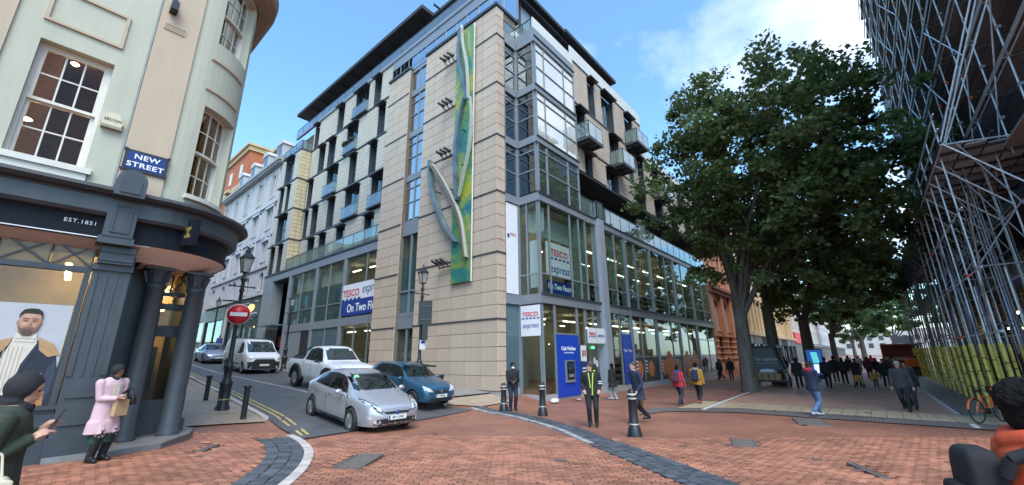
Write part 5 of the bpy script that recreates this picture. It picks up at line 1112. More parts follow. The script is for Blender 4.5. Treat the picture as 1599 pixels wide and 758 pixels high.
for k,x in enumerate(XS):
    for y in (-4.8,-6.1):
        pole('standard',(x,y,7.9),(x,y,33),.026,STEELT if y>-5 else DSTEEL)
    for z in np.arange(10.2,33,2.05): pole('transom',(x,-4.7,z),(x,-6.25,z),.024,DSTEEL)
for z in np.arange(8.2,33,2.05):
    for a,b in ((12.7,17),(17,24),(24,31),(31,42.3)):
        pole('ledger',(a,-4.83,z),(b,-4.83,z),.024,STEELT)
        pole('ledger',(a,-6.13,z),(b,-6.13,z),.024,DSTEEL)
for i,(x,z) in enumerate([(14.8+4.2*k,8.3+4.1*j) for k in range(7) for j in range(6)]):
    s=1 if i%2 else -1; pole('brace',(x-2.1*s,-4.75,z),(x+2.1*s,-4.75,z+4.0),.024,STEELT)
# fan platform over the pavement
PX0,PZ=18.26,8.16
for k in range(19):
    x=PX0+2.1*k; dx=.0 if k else 0
    pole('strut',(x,-3.0,PZ),(x,-4.5,6.25),.026,STEELT); pole('strut',(x+.1,-3.3,PZ),(x+.1,-4.5,5.1),.024,DSTEEL); pole('joist_tube',(x,-2.95,PZ-.03),(x+(1.05 if not k else 0),-5.9,PZ-.03),.026,STEELT if k==0 else DSTEEL)
    if k<9: pole('guard_post',(x+.6,-3.05,PZ),(x+.6,-3.05,PZ+1.15),.024,STEELT)
for dz in (0,.55,1.1): pole('edge_tube',(PX0,-3.02,PZ+dz),(PX0+7,-3.02,PZ+dz),.026,STEELT); pole('edge_tube',(PX0+7,-3.02,PZ+dz),(58,-3.02,PZ+dz),.026,STEELT)
pole('raker',(18.3,-3.0,PZ+.1),(16.2,-4.78,13.4),.026,STEELT); pole('raker',(18.5,-3.1,PZ+.1),(16.5,-4.78,13.0),.026,STEELT); pole('raker',(18.8,-3.15,PZ+.1),(17.1,-4.78,12.2),.024,STEELT)
# lower frame
XL=[19.6+1.75*k for k in range(22)]
for k,x in enumerate(XL):
    for j,y in enumerate((-3.1,-3.75,-4.5)):
        if j==1 and k%3: continue
        xx=x+rng.uniform(-.12,.12)+.4*j; top=8.1 if j!=1 else 4.2
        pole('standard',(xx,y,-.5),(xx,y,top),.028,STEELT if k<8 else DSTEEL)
        MB().tube((xx,y,-.48),(xx,y,1.88+rng.uniform(-.06,.06)),.057,8).build('yellow_sleeve',YEL,sc)
        bd=MB()
        for z in (.15+rng.uniform(-.1,.1),.7+rng.uniform(-.2,.2),1.3+rng.uniform(-.2,.2)): bd.tube((xx,y,z),(xx,y,z+.05),.062,6)
        bd.build('black_tape',BLACKP,sc,kind='stuff')
for y in (-3.1,-4.5):
    for z in (2.2,4.2,6.2):
        for a,b in ((19.3,27),(27,35),(35,45),(45,57)): pole('ledger',(a,y-.05,z),(b,y-.05,z),.026,STEELT if a<30 else DSTEEL)
for k in range(0,21,2):
    x=XL[k]; s=1 if k%4 else -1
    pole('brace',(x-.6*s,-3.05,2.2),(x+2.0*s,-3.05,6.2),.024,DSTEEL); pole('transom',(x,-3.0,4.25),(x,-4.7,4.25),.024,DSTEEL); pole('brace',(x,-3.1,4.2),(x,-4.5,6.2),.024,DSTEEL)
# nearer lower scaffold bay at the frame edge
for x in (12.6,14.7,16.8):
    for y in (-4.6,-5.6): pole('standard',(x,y,-.4),(x,y,7.9),.027,STEELT)
for z in (2.2,4.2,6.2): pole('ledger',(12.3,-4.65,z),(19.3,-4.65,z),.026,STEELT)
r3=random.Random(5)
for k in range(190):
    x=19.5+36*r3.random(); y=-3.3-2.6*r3.random(); z=2.2+5*r3.random(); m=r3.random()
    if m<.45: rest.tube((x,y,z),(x+r3.uniform(2,4.5),y,z),.024,5)
    elif m<.75: rest.tube((x,y,1.5),(x,y,8.0),.024,5)
    else: rest.tube((x,y,z-1.3),(x+2.1,y-.3,z+1.6),.022,5)
near.sort(key=lambda q:q[0])
cnt={}
for d_,name,p,q,r,mat in near:
    cnt[name]=cnt.get(name,0)+1
    if cnt[name]<=290: MB().tube(p,q,r,7).build(name,mat,sc)
    else: rest.tube(p,q,r,5)
if rest.v: rest.build('far_tubes',DSTEEL,sc,kind='stuff')
cp=MB(); oc=MB()
for x in XS[:12]:
    for z in np.arange(8.2,24,1.025):
        (oc if rng.random()<.22 else cp).box(x-.05,x+.05,-4.89,-4.77,z-.05,z+.05)
for x in XL[:10]:
    for z in (2.2,4.2,6.2): (oc if rng.random()<.3 else cp).box(x-.05,x+.05,-3.2,-3.06,z-.05,z+.05)
cp.build('couplers',DSTEEL,sc,kind='stuff'); oc.build('orange_couplers',ORNG,sc,kind='stuff')
# decks: plywood cells on joists under the fan, timber boards on every lift
dj=MB(); ds=MB(); n=0
for k in range(38):
    x=PX0+.15+1.05*k
    for j,y in enumerate((-3.55,-4.12,-4.69,-5.26,-5.83)):
        dx=(.42*(j+.5)) if k==0 else 0
        a=(x+dx,x+.95,y,y+.50,PZ+.05,PZ+.08)
        if n<200: MB().box(*a).build('deck_panel',PLY,sc)
        else: ds.box(*a)
        n+=1
    dj.box(x-.07,x+.03,-5.9,-3.02,PZ-.02,PZ+.12) if k else None
for y in (-3.02,-3.59,-4.16,-4.73,-5.30,-5.9): dj.box(PX0+.2,58,y-.03,y+.03,PZ+.085,PZ+.16)
dj.build('deck_joists',pm('dark_timber',(.045,.035,.03),.8,var=.3),sc); ds.build('far_deck_panels',PLY,sc,kind='stuff')
bs=MB(); n=0
for z in np.arange(10.25,32,2.05):
    for x in np.arange(12.8,41,3.9):
        for j in range(5):
            a=(x+.03,x+3.87,-6.0+.235*j,-5.78+.235*j,z,z+.04)
            if n<180 and x<27: MB().box(*a).build('scaffold_board',WOOD,sc); n+=1
            else: bs.box(*a)
    for x in np.arange(12.8,41,3.9): bs.box(x,x+3.85,-4.76,-4.73,z+.04,z+.24)
bs.build('far_boards',WOOD,sc,kind='stuff')
MB().box(13,19.6,-6.3,-4.5,8.0,8.05).build('crash_deck',WOOD,sc); MB().box(19.3,57,-6.2,-4.6,6.3,6.36).box(19.3,57,-6.2,-4.6,4.2,4.26).build('lower_deck',pm('dark_timber',(.045,.035,.03),.8),sc)

# row across the side street (behind the corner shop); the glass of the side street mirrors it
ob=thing('terrace_opposite','buff rendered terrace behind the corner shop on the left of the side street','building',(0,40,1.5))
MB().box(-10,2.2,22.2,62,-.5,17).box(-10,2.0,62.1,112,1,19).build('wall',pm('buff_render',(.50,.42,.31),.8,var=.15,scale=.8),ob); MB().box(-10,2.5,22.2,62,17,17.5).box(-10,2.3,62.1,112,19,19.6).build('cornice',CORN,ob)
for y in np.arange(24,110,3.6):
    xw=2.2 if y<60 else 2.0; 
    if 58<y<63: continue
    for z in (5.6,9.3,13):
        w=MB().box(xw,xw+.08,y,y+1.5,z,z+.1).box(xw,xw+.08,y,y+1.5,z+2.2,z+2.35).box(xw,xw+.06,y,y+.1,z+.1,z+2.2).box(xw,xw+.06,y+1.4,y+1.5,z+.1,z+2.2).build('window',SASH,ob); MB().box(xw,xw+.02,y+.1,y+1.4,z+.1,z+2.2).build('pane',G_WIN,w)
    MB().box(xw,xw+.15,y-.9,y+2.4,.5 if y<40 else 1.5,4.6).build('shopfront',[SLATED,NAVY,BROWNIN][int(y)%3],ob)
# ------------------------------------------------------------ trees
def leaf_mat(name,c0,c1,tr=.35):
    m=bpy.data.materials.new(name); m.use_nodes=True; t=m.node_tree; L=t.links.new; b=t.nodes['Principled BSDF']; o=[n for n in t.nodes if n.type=='OUTPUT_MATERIAL'][0]
    g=t.nodes.new('ShaderNodeNewGeometry'); cr=t.nodes.new('ShaderNodeValToRGB'); cr.color_ramp.elements[0].color=(*c0,1); cr.color_ramp.elements[1].color=(*c1,1); L(g.outputs['Random Per Island'],cr.inputs[0])
    tc=t.nodes.new('ShaderNodeTexCoord'); n=t.nodes.new('ShaderNodeTexNoise'); n.inputs['Scale'].default_value=.35; L(tc.outputs['Object'],n.inputs[0])
    mr=t.nodes.new('ShaderNodeMapRange'); mr.inputs['From Min'].default_value=.3; mr.inputs['From Max'].default_value=.7; mr.inputs['To Min'].default_value=.75; mr.inputs['To Max'].default_value=1.3; L(n.outputs[0],mr.inputs[0])
    mx=t.nodes.new('ShaderNodeMixRGB'); mx.blend_type='MULTIPLY'; mx.inputs[0].default_value=1; L(cr.outputs[0],mx.inputs[1]); L(mr.outputs[0],mx.inputs[2]); L(mx.outputs[0],b.inputs['Base Color']); b.inputs['Roughness'].default_value=.45
    tl=t.nodes.new('ShaderNodeBsdfTranslucent'); L(mx.outputs[0],tl.inputs[0]); ms=t.nodes.new('ShaderNodeMixShader'); ms.inputs[0].default_value=tr; L(b.outputs[0],ms.inputs[1]); L(tl.outputs[0],ms.inputs[2]); L(ms.outputs[0],o.inputs[0]); return m
LEAF=leaf_mat('plane_leaf',(.075,.128,.050),(.165,.215,.075),.5); LEAF2=leaf_mat('yellow_green_leaf',(.065,.115,.028),(.16,.19,.045),.5); LEAF3=leaf_mat('far_leaf',(.07,.15,.06),(.14,.22,.08),.45)
BARK=pm('bark',(.11,.098,.082),.85,var=.4,scale=3,bump=.6,stretch=(1,1,.25)); 
def tree(loc,lab,trunk,crowns,nclus,nleaf,ls,mat,seed,group='street trees',limbs=9,fork=4.5,bare=True):
    rs=np.random.RandomState(seed); t=thing('street_tree',lab,'tree',loc,0,group)
    base=Vector(loc); mb=MB(); r0,lean=trunk
    pts=[base+Vector((0,0,-.3)),base+Vector((0,0,.35)),base+Vector((lean[0]*.4,lean[1]*.4,fork*.5)),base+Vector((lean[0],lean[1],fork))]
    mb.path(pts,[r0*1.35,r0*1.08,r0*.92,r0*.82],12); tips=[]
    cl=[]
    for k in range(nclus):
        cx,cy,cz,rx,ry,rz=crowns[rs.choice(len(crowns),p=np.array([c[3]*c[4]*c[5] for c in crowns])/sum(c[3]*c[4]*c[5] for c in crowns))]
        d=rs.normal(size=3); d/=np.linalg.norm(d); rad=(.35+.65*rs.random()**.45)
        lump=1+.16*math.sin(3.1*d[0]*2+seed)+.14*math.sin(4.3*d[1]*2+1.7*seed)+.12*math.sin(5*d[2]*2+seed)
        p=np.array([cx+rx*d[0]*rad*lump,cy+ry*d[1]*rad*lump,cz+rz*d[2]*rad*lump])
        if d[2]<-.55 and rs.random()<.35: continue
        cl.append(p)
    cl=np.array(cl); top=pts[-1]
    for k in range(limbs):
        c=Vector(cl[rs.randint(len(cl))]); d=c-top; mid=top+d*.5+Vector((0,0,.10*d.length)); q1=top+d*.25+Vector((0,0,.09*d.length)); r=r0*.5*rs.uniform(.6,1)
        mb.path([pts[-1]-Vector((0,0,rs.uniform(0,1.0))),q1,mid,top+d*.92],[r,r*.75,r*.5,r*.15],7)
        for j in range(4):
            s=top+d*rs.uniform(.35,.8)+Vector((0,0,.08*d.length)); e=Vector(cl[np.argmin(np.linalg.norm(cl-np.array(s)-rs.normal(size=3)*1.6,axis=1))]); mb.tube(s,e,r*.30,5,0,r*.07)
    mb.build('trunk',BARK,t)
    # leaves: small bent blades in loose clumps
    n=len(cl)*nleaf; cen=np.repeat(cl,nleaf,0); cr=np.repeat(rs.uniform(.45,1.15,len(cl)),nleaf)[:,None]
    off=rs.normal(size=(n,3)); off/=np.linalg.norm(off,axis=1)[:,None]; off*=rs.random((n,1))**.5*cr; off[:,2]*=.62
    P=cen+off; keep=P[:,2]>loc[2]+2.4; P=P[keep]; n=len(P)
    nn=rs.normal(size=(n,3)); nn[:,2]=np.abs(nn[:,2])+.35; nn/=np.linalg.norm(nn,axis=1)[:,None]
    a=np.cross(nn,rs.normal(size=(n,3))); a/=np.linalg.norm(a,axis=1)[:,None]; b=np.cross(nn,a); s=rs.uniform(.6,1.25,(n,1))*ls
    v=np.empty((n,5,3)); v[:,0]=P-a*s*.55; v[:,1]=P-b*s*.48+a*s*.12; v[:,2]=P+a*s*.7-nn*s*.18; v[:,3]=P+b*s*.48+a*s*.12; v[:,4]=P-a*s*.05+nn*s*.06
    f=np.array([[0,1,4],[1,2,4],[2,3,4],[3,0,4]]); F=(np.arange(n)[:,None,None]*5+f).reshape(-1,3)
    me=bpy.data.meshes.new('crown'); me.vertices.add(n*5); me.vertices.foreach_set('co',v.ravel()); me.loops.add(len(F)*3); me.loops.foreach_set('vertex_index',F.ravel().astype(np.int32)); me.polygons.add(len(F)); me.polygons.foreach_set('loop_start',np.arange(0,len(F)*3,3,dtype=np.int32)); me.polygons.foreach_set('loop_total',np.full(len(F),3,dtype=np.int32)); me.update(calc_edges=True); me.materials.append(mat)
    c=link('crown',me,t); c['kind']='stuff'; return t
tree((27.85,5.71,G(27.85,5.71)),'large dark green plane tree nearest of the row with thick forked trunk beside the kiosk',(.43,(.1,-.1)),[(26.6,3.1,12.2,6.8,6.2,6.8),(27.6,0.6,9.6,5.0,4.6,4.6),(25.6,5.4,9.2,2.9,2.9,3.6),(29.2,-2.0,10.4,3.6,3.4,3.6),(25.0,4.8,14.2,3.2,3.2,3.8),(27,-.4,14.5,3.4,3.4,3.6)],640,100,.22,LEAF,3,limbs=13,fork=5.0)
tree((35.2,5.3,G(35.2,5.3)),'second plane tree of the row with straight dark trunk behind the kiosk',(.42,(.1,0)),[(35,4,10.5,5.5,5,5.5),(36,1.5,8,4.5,4.0,3.2)],170,70,.30,LEAF2,11,limbs=9,fork=5.5)
tree((45.5,4.2,G(45,4)),'third plane tree of the row with trunk behind the lit advertising screen',(.48,(0,0)),[(46,3,10.0,6,5.5,5.5),(46,-.5,8.3,4.5,4,3.2)],170,70,.34,LEAF2,17,limbs=9,fork=5.0)
tree((66,3.5,G(66,3)),'fourth tree of the row standing farther along the street before the market stall',(.35,(0,0)),[(66,2.5,9.0,5.5,5.5,4.5)],120,70,.42,LEAF3,21,limbs=6,fork=4.5)
tree((95,1.0,G(95,1)),'leafy green tree in the middle distance of the street',(.4,(0,0)),[(95,0.5,10,7,7,5.5)],120,70,.55,LEAF3,25,limbs=6,fork=4.5)
tree((120,-4,G(120,-4)),'distant green tree rising behind the red market stall',(.4,(0,0)),[(120,-5,11,8,8,6.5)],130,70,.6,LEAF3,27,limbs=6,fork=4.5)
tree((170,4,G(150,4)),'farthest tree closing the view down the street',(.5,(0,0)),[(170,2,12,10,11,8)],130,70,.8,LEAF3,29,limbs=6,fork=4.5)
# ------------------------------------------------------------ vehicles
from mathutils.bvhtree import BVHTree
def paint(name,c,metal=.5,rough=.28):
    m=pm(name,c,rough,metal,var=.02,scale=.6,coat=.6); b=m.node_tree.nodes['Principled BSDF']; m.node_tree.links.remove(b.inputs['Roughness'].links[0]); b.inputs['Roughness'].default_value=rough; return m
SILVER=paint('silver_car_paint',(.50,.51,.56),.55,.27); BLUEC=paint('blue_car_paint',(.035,.115,.20),.4); WHITEC=paint('white_car_paint',(.74,.76,.80),.0,.3); SILVB=paint('silver_blue_paint',(.30,.35,.44),.5)
CGLASS=glass('car_glass',(.30,.36,.36),.55,body=(.015,.018,.02),base=.12); TYRE=pm('tyre',(.018,.018,.019),.75,var=.2,scale=12); RIM=pm('alloy_rim',(.42,.43,.45),.35,.7,var=.08); TRIMB=pm('black_trim',(.02,.021,.023),.5,var=.1); LAMPG=pm('headlamp',(.72,.75,.78),.12,.3,var=.25,scale=14,coat=1); AMBER=pm('indicator',(.6,.2,.03),.3); PLATE=pm('number_plate',(.78,.78,.74),.4,var=.02); INK=pm('plate_ink',(.01,.01,.012),.5); CHROME=pm('chrome',(.6,.62,.65),.15,.9,var=.03); LOWB=pm('underbody',(.01,.01,.01),.9); SEATM=pm('car_seat',(.06,.06,.065),.8)
def pch(x,X,Y):
    X=np.array(X,float);Y=np.array(Y,float)
    if X[0]>X[-1]: X=X[::-1];Y=Y[::-1]
    h=np.diff(X); d=np.diff(Y)/h; m=np.zeros(len(X)); m[0]=d[0]; m[-1]=d[-1]
    for i in range(1,len(X)-1):
        if d[i-1]*d[i]>0: w1=2*h[i]+h[i-1]; w2=h[i]+2*h[i-1]; m[i]=(w1+w2)/(w1/d[i-1]+w2/d[i])
    i=np.clip(np.searchsorted(X,x)-1,0,len(X)-2); t=(x-X[i])/h[i]
    return (1+2*t)*(1-t)**2*Y[i]+t*(1-t)**2*h[i]*m[i]+t*t*(3-2*t)*Y[i+1]+t*t*(t-1)*h[i]*m[i+1]
class Car:
    def __init__(s,root,st,wheels,wr,paintm,ww=.2,boxy=0.0):
        """st rows: x, top, belt, half width at belt, half width at roof edge, sill"""
        s.root=root; st=np.array(st,float); X=st[:,0]; n=56
        xs=np.concatenate([[X.max()],np.linspace(X.max(),X.min(),n)[1:-1],[X.min()]]); vs=[];K=21
        for x in xs:
            zt,zb,wb,wrf,zs=[float(pch(np.array(x),X,st[:,k])) for k in range(1,6)]
            H=[(wb*.86,zs),(wb*.955,zs+.035),(wb*.99,zs+.16),(wb*1.0,zs+(zb-zs)*.55),(wb*.99,zb-.07),(wb*.955,zb-.005)]
            e=zt-.055
            for f in (.33,.70): H.append((wb*.955+(wrf-wb*.955)*f+ .02*math.sin(f*3.14),zb+(e-zb)*f))
            H+= [(wrf,e),(wrf*.72,zt-.012),(0,zt)]
            sec=H+[(-y,z) for y,z in H[-2::-1]]
            vs+=[(x,y,z) for y,z in sec]
        fs=[(i*K+j,i*K+j+1,(i+1)*K+j+1,(i+1)*K+j) for i in range(len(xs)-1) for j in range(K-1)]+[(i*K+K-1,i*K,(i+1)*K,(i+1)*K+K-1) for i in range(len(xs)-1)]
        fs+=[tuple(range(K-1,-1,-1)),tuple((len(xs)-1)*K+j for j in range(K))]
        me=MB().add(vs,fs,0,True).mesh('body',[paintm,LOWB])
        bmm=bmesh.new(); bmm.from_mesh(me); s.bvh=BVHTree.FromBMesh(bmm); bmm.free()
        o=bpy.data.objects.new('tmpb',me); COL.objects.link(o); cut=MB()
        for (wx,wy) in wheels:
            sg=1 if wy>0 else -1; cut.tube((wx,wy+sg*.4,wr),(wx,wy-sg*(ww+.10),wr),wr+.055,20,1)
        co=cut.build('tmpc',[paintm,LOWB]); md=o.modifiers.new('b','BOOLEAN'); md.object=co; md.operation='DIFFERENCE'; md.solver='EXACT'
        dg=bpy.context.evaluated_depsgraph_get(); dg.update(); me2=bpy.data.meshes.new_from_object(o.evaluated_get(dg))
        bpy.data.objects.remove(o); bpy.data.objects.remove(co)
        try: me2.set_sharp_from_angle(angle=R(38))
        except Exception: pass
        s.body=link('body',me2,root,world=False)
        for (wx,wy) in wheels: s.wheel(wx,wy,wr,ww)
    def wheel(s,x,y,r,w):
        sg=1 if y>0 else -1; t=MB(); t.lathe([(r*.62,-w/2),(r*.94,-w/2),(r,-w/2+.03),(r,w/2-.03),(r*.94,w/2),(r*.64,w/2),(r*.62,w/2-.03)],(0,0,0),22)
        M=Matrix.Translation((x,y-sg*w/2*.2,r))@Matrix.Rotation(R(-90*sg),4,'X'); t.xf(M); o=t.build('wheel',TYRE,s.root,world=False)
        h=MB(); h.lathe([(r*.64,w/2-.015),(r*.60,w/2-.008),(r*.56,w/2-.03)],(0,0,0),22); h.lathe([(.0,w/2-.01),(r*.16,w/2-.015),(r*.18,w/2-.05)],(0,0,0),12)
        for k in range(10):
            a=2*math.pi*(k//2)/5+(.17 if k%2 else -.17); h.bar((r*.12*math.cos(a),r*.12*math.sin(a),w/2-.03),(r*.6*math.cos(a),r*.6*math.sin(a),w/2-.02),r*.065,.03)
        h.xf(M); h.build('rim',RIM,o,world=False); d=MB(); d.lathe([(0,w/2-.08),(r*.6,w/2-.08)],(0,0,0),16); d.xf(M); d.build('brake_disc',LOWB,o,world=False)
    def proj(s,name,view,pts,off,mat,parent=None,sub=3,grow=None):
        """a panel, pane or lamp cut to outline pts and laid on the body: view 'f' (y,z), 'r' (y,z), 'l'/'R' (x,z), 't' (x,y)"""
        bm=bmesh.new(); bm.faces.new([bm.verts.new((p[0],p[1],0)) for p in pts]); bmesh.ops.triangulate(bm,faces=bm.faces)
        for _ in range(sub): bmesh.ops.subdivide_edges(bm,edges=[e for e in bm.edges if e.calc_length()>.09],cuts=1); bmesh.ops.triangulate(bm,faces=bm.faces)
        d={'f':Vector((-1,0,0)),'r':Vector((1,0,0)),'l':Vector((0,-1,0)),'R':Vector((0,1,0)),'t':Vector((0,0,-1))}[view]
        for v in bm.verts:
            a,b=v.co.x,v.co.y; o={'f':Vector((5,a,b)),'r':Vector((-5,a,b)),'l':Vector((a,5,b)),'R':Vector((a,-5,b)),'t':Vector((a,b,5))}[view]
            h=s.bvh.ray_cast(o,d); v.co=(h[0]-d*off) if h[0] else (o+d*4.2)
        ge=bmesh.ops.extrude_face_region(bm,geom=list(bm.faces)); 
        for v in [g for g in ge['geom'] if isinstance(g,bmesh.types.BMVert)]: v.co-=d*-.012
        bmesh.ops.recalc_face_normals(bm,faces=bm.faces)
        me=bpy.data.meshes.new(name); bm.to_mesh(me); bm.free(); me.materials.append(mat); me.polygons.foreach_set('use_smooth',[True]*len(me.polygons))
        try: me.set_sharp_from_angle(angle=R(40))
        except Exception: pass
        return link(name,me,parent or s.root,world=False)
    def both(s,name,pts,off,mat,sub=3,parent=None): return [s.proj(name,v,pts,off,mat,parent,sub) for v in 'lR']
    def bothf(s,name,pts,off,mat,view='f',sub=3): return [s.proj(name,view,pts,off,mat,None,sub),s.proj(name,view,[(-a,b) for a,b in pts],off,mat,None,sub)]
    def gaps(s,lines,w=.016):
        for ln in lines:
            for (a,b),(c,d) in zip(ln,ln[1:]):
                L=math.hypot(c-a,d-b); nx,ny=-(d-b)/L*w/2,(c-a)/L*w/2
                s.both('shut_line',[(a+nx,b+ny),(c+nx,d+ny),(c-nx,d-ny),(a-nx,b-ny)],.0065,LOWB,2)
    def plate(s,x,z,txt,rear=False,w=.52):
        p=MB().box(x-.012,x,-w/2,w/2,z-.055,z+.055).build('number_plate',PLATE,s.root,world=False)
        if txt: 
            MB().box(x,x+.002,-w/2+.005,-w/2+.045,z-.05,z+.05).build('blue_strip',BLUE2,p,world=False)
            text('plate_letters',txt,.085,INK,face_m((x+.003,.02,z),(0,1,0),(1,0,0)),p,sx=.82,bold=.001,ext=.001,world=False)
def mirrors(c,x,y,z,mat):
    for sg in (1,-1):
        m=MB(); m.ball((x,sg*(y+.10),z),.10,0,10,6,(.6,1.05,.72)); m.bar((x+.02,sg*(y-.06),z-.06),(x,sg*(y+.06),z-.03),.05,.04); m.build('wing_mirror',mat,c.root,world=False)
def vehicle(name,lab,cat,x,y,head,group,pitch=None,z=None):
    t=thing(name,lab,cat,(x,y,G(x,y) if z is None else z),0,group)
    fx,fy=math.cos(R(head)),math.sin(R(head)); p=math.atan2(G(x-fx*1.3,y-fy*1.3)-G(x+fx*1.3,y+fy*1.3),2.6) if pitch is None else pitch
    t.rotation_euler=(0,p,R(head)); t.matrix_basis=Matrix.Translation(t.location)@t.rotation_euler.to_matrix().to_4x4(); return t
VG='cars and vans on the side street'
# silver hatchback
t=vehicle('hatchback_car','silver five door hatchback turning out of the side street, nearest of the vehicles','car',6.95,12.08,-93.5,VG)
c=Car(t,[(2.23,.60,.55,.50,.40,.30),(2.19,.68,.62,.62,.50,.25),(2.05,.765,.70,.735,.60,.22),(1.75,.86,.785,.82,.66,.20),(1.35,.955,.85,.865,.70,.19),(1.08,1.025,.885,.872,.70,.19),(.62,1.25,.905,.875,.655,.19),(.20,1.425,.92,.875,.60,.19),(-.25,1.49,.935,.875,.575,.19),(-.80,1.465,.955,.87,.56,.19),(-1.35,1.365,.985,.85,.55,.20),(-1.85,1.20,1.01,.80,.56,.24),(-2.10,1.08,.99,.74,.58,.28),(-2.20,.95,.90,.69,.55,.32),(-2.23,.80,.76,.63,.50,.36)],[(1.31,.80),(1.31,-.80),(-1.39,.80),(-1.39,-.80)],.315,SILVER,.2)
c.proj('windscreen','f',[(-.66,1.035),(.66,1.035),(.58,1.39),(-.58,1.39)],.006,CGLASS)
c.both('side_window',[(.80,.97),(-.30,.985),(-.30,1.37),(.25,1.335),(.60,1.15)],.006,CGLASS); c.both('side_window',[(-.38,.99),(-1.32,1.035),(-1.28,1.20),(-.95,1.33),(-.38,1.372)],.006,CGLASS)
c.both('window_surround',[(.88,.95),(-1.42,1.03),(-1.34,1.225),(-.97,1.36),(-.34,1.398),(.27,1.36),(.64,1.165)],.003,TRIMB); c.proj('windscreen_edge','f',[(-.71,1.01),(.71,1.01),(.62,1.415),(-.62,1.415)],.003,TRIMB); c.gaps([[(1.02,.30),(1.06,.84),(.90,.93)],[(-.33,.30),(-.33,.95)],[(-.98,.30),(-1.12,.62),(-1.30,.97)],[(1.0,.29),(-.98,.29)]])
c.both('door',[(1.02,.30),(1.06,.84),(.86,.91),(-.31,.925),(-.31,.30)],.004,SILVER); c.both('door',[(-.335,.30),(-.335,.925),(-1.28,.97),(-1.12,.62),(-.98,.30)],.004,SILVER)
c.bothf('headlight_rim',[(.40,.605),(.46,.575),(.72,.675),(.835,.83),(.80,.875),(.68,.86),(.50,.74)],.004,TRIMB); c.bothf('headlight',[(.46,.60),(.70,.70),(.81,.83),(.70,.845),(.52,.725),(.43,.64)],.008,LAMPG); c.bothf('headlight_core',[(.52,.63),(.62,.68),(.66,.76),(.56,.70)],.012,pm('lamp_dark',(.08,.09,.11),.15,.6))
c.proj('grille','f',[(-.40,.60),(.40,.60),(.34,.545),(-.34,.545)],.006,TRIMB); c.proj('lower_grille','f',[(-.64,.265),(.64,.265),(.60,.40),(.50,.435),(-.50,.435),(-.60,.40)],.006,TRIMB)
c.bothf('fog_light',[(.56,.33),(.62,.33),(.63,.40),(.57,.40)],.012,LAMPG); c.bothf('side_lamp',[(.67,.42),(.74,.43),(.74,.52),(.68,.50)],.008,LAMPG); c.proj('chin_trim','f',[(-.56,.245),(.56,.245),(.56,.268),(-.56,.268)],.012,CHROME)
c.proj('bonnet','t',[(1.10,-.60),(1.10,.60),(2.02,.42),(2.10,0),(2.02,-.42)],.003,SILVER); bd=MB(); bd.lathe([(.035,0),(.055,.008),(.035,.016)],(0,0,0),14); bd.xf(Matrix.Translation((2.235,0,.575))@Matrix.Rotation(R(90),4,'Y')); bd.build('badge',pm('badge_blue',(.05,.12,.35),.2,.5),t,world=False)
c.plate(2.255,.455,'BP13 UNW'); mirrors(c,.72,.88,.98,SILVER)
for y in (.1,-.35): MB().bar((1.03,y,1.06),(.70,y+.48 if y>0 else y+.42,1.235),.015,.02).build('wiper',TRIMB,t,world=False)
for x in (-.16,-1.02): c.both('door_handle',[(x,.83),(x+.2,.83),(x+.2,.86),(x,.86)],.02,SILVER,1)
c.proj('sticker','f',[(-.46,1.30),(-.30,1.31),(-.30,1.37),(-.44,1.365)],.014,pm('green_sticker',(.25,.6,.35),.5)); c.both('sill_trim',[(.95,.22),(.95,.27),(-1.0,.27),(-1.0,.22)],.006,TRIMB,2)
# blue small hatchback
t=vehicle('small_blue_car','small blue three door hatchback parked beside the stone tower','car',10.2,14.1,-88,VG)
st=[(1.90,.55,.52,.56,.46,.28),(1.86,.66,.61,.66,.54,.24),(1.70,.78,.72,.76,.62,.21),(1.40,.88,.81,.80,.66,.20),(1.0,.95,.87,.82,.68,.2),(.80,1.0,.89,.82,.68,.2),(.30,1.27,.90,.82,.62,.2),(.02,1.38,.91,.82,.58,.2),(-.40,1.42,.92,.82,.56,.2),(-1.2,1.38,.94,.81,.55,.2),(-1.55,1.30,.95,.78,.55,.22),(-1.80,1.0,.93,.74,.58,.26),(-1.90,.75,.72,.66,.55,.32)]
c=Car(t,st,[(1.22,.76),(1.22,-.76),(-1.25,.76),(-1.25,-.76)],.29,BLUEC,.18)
c.both('window_surround',[(.66,.93),(-1.42,.975),(-1.32,1.26),(-1.02,1.335),(-.5,1.352),(.02,1.342),(.38,1.17)],.003,TRIMB); c.proj('windscreen_edge','f',[(-.68,.98),(.68,.98),(.6,1.365),(-.6,1.365)],.003,TRIMB); c.gaps([[(.85,.28),(.87,.84),(.7,.92)],[(-.49,.28),(-.49,.93)]])
c.proj('windscreen','f',[(-.64,1.0),(.64,1.0),(.56,1.345),(-.56,1.345)],.006,CGLASS); c.both('side_window',[(.55,.95),(-.45,.96),(-.45,1.33),(.0,1.32),(.35,1.15)],.006,CGLASS); c.both('side_window',[(-.53,.965),(-1.3,.99),(-1.25,1.24),(-1.0,1.31),(-.53,1.33)],.006,CGLASS)
c.both('door',[(.85,.28),(.85,.84),(-.47,.9),(-.47,.28)],.004,BLUEC); c.bothf('headlight',[(.38,.58),(.62,.60),(.72,.72),(.66,.78),(.46,.68)],.008,LAMPG); c.proj('grille','f',[(-.33,.62),(.33,.62),(.30,.54),(-.30,.54)],.006,TRIMB); c.proj('lower_grille','f',[(-.52,.27),(.52,.27),(.46,.36),(-.46,.36)],.006,TRIMB)
bd=MB(); bd.prism([(0,-.07),(.05,0),(0,.07),(-.05,0)],'x',1.885,1.905).xf(Matrix.Translation((0,0,.60))); bd.build('badge',CHROME,t,world=False)
c.plate(1.925,.44,'YY05 MLJ'); mirrors(c,.62,.82,.94,BLUEC)
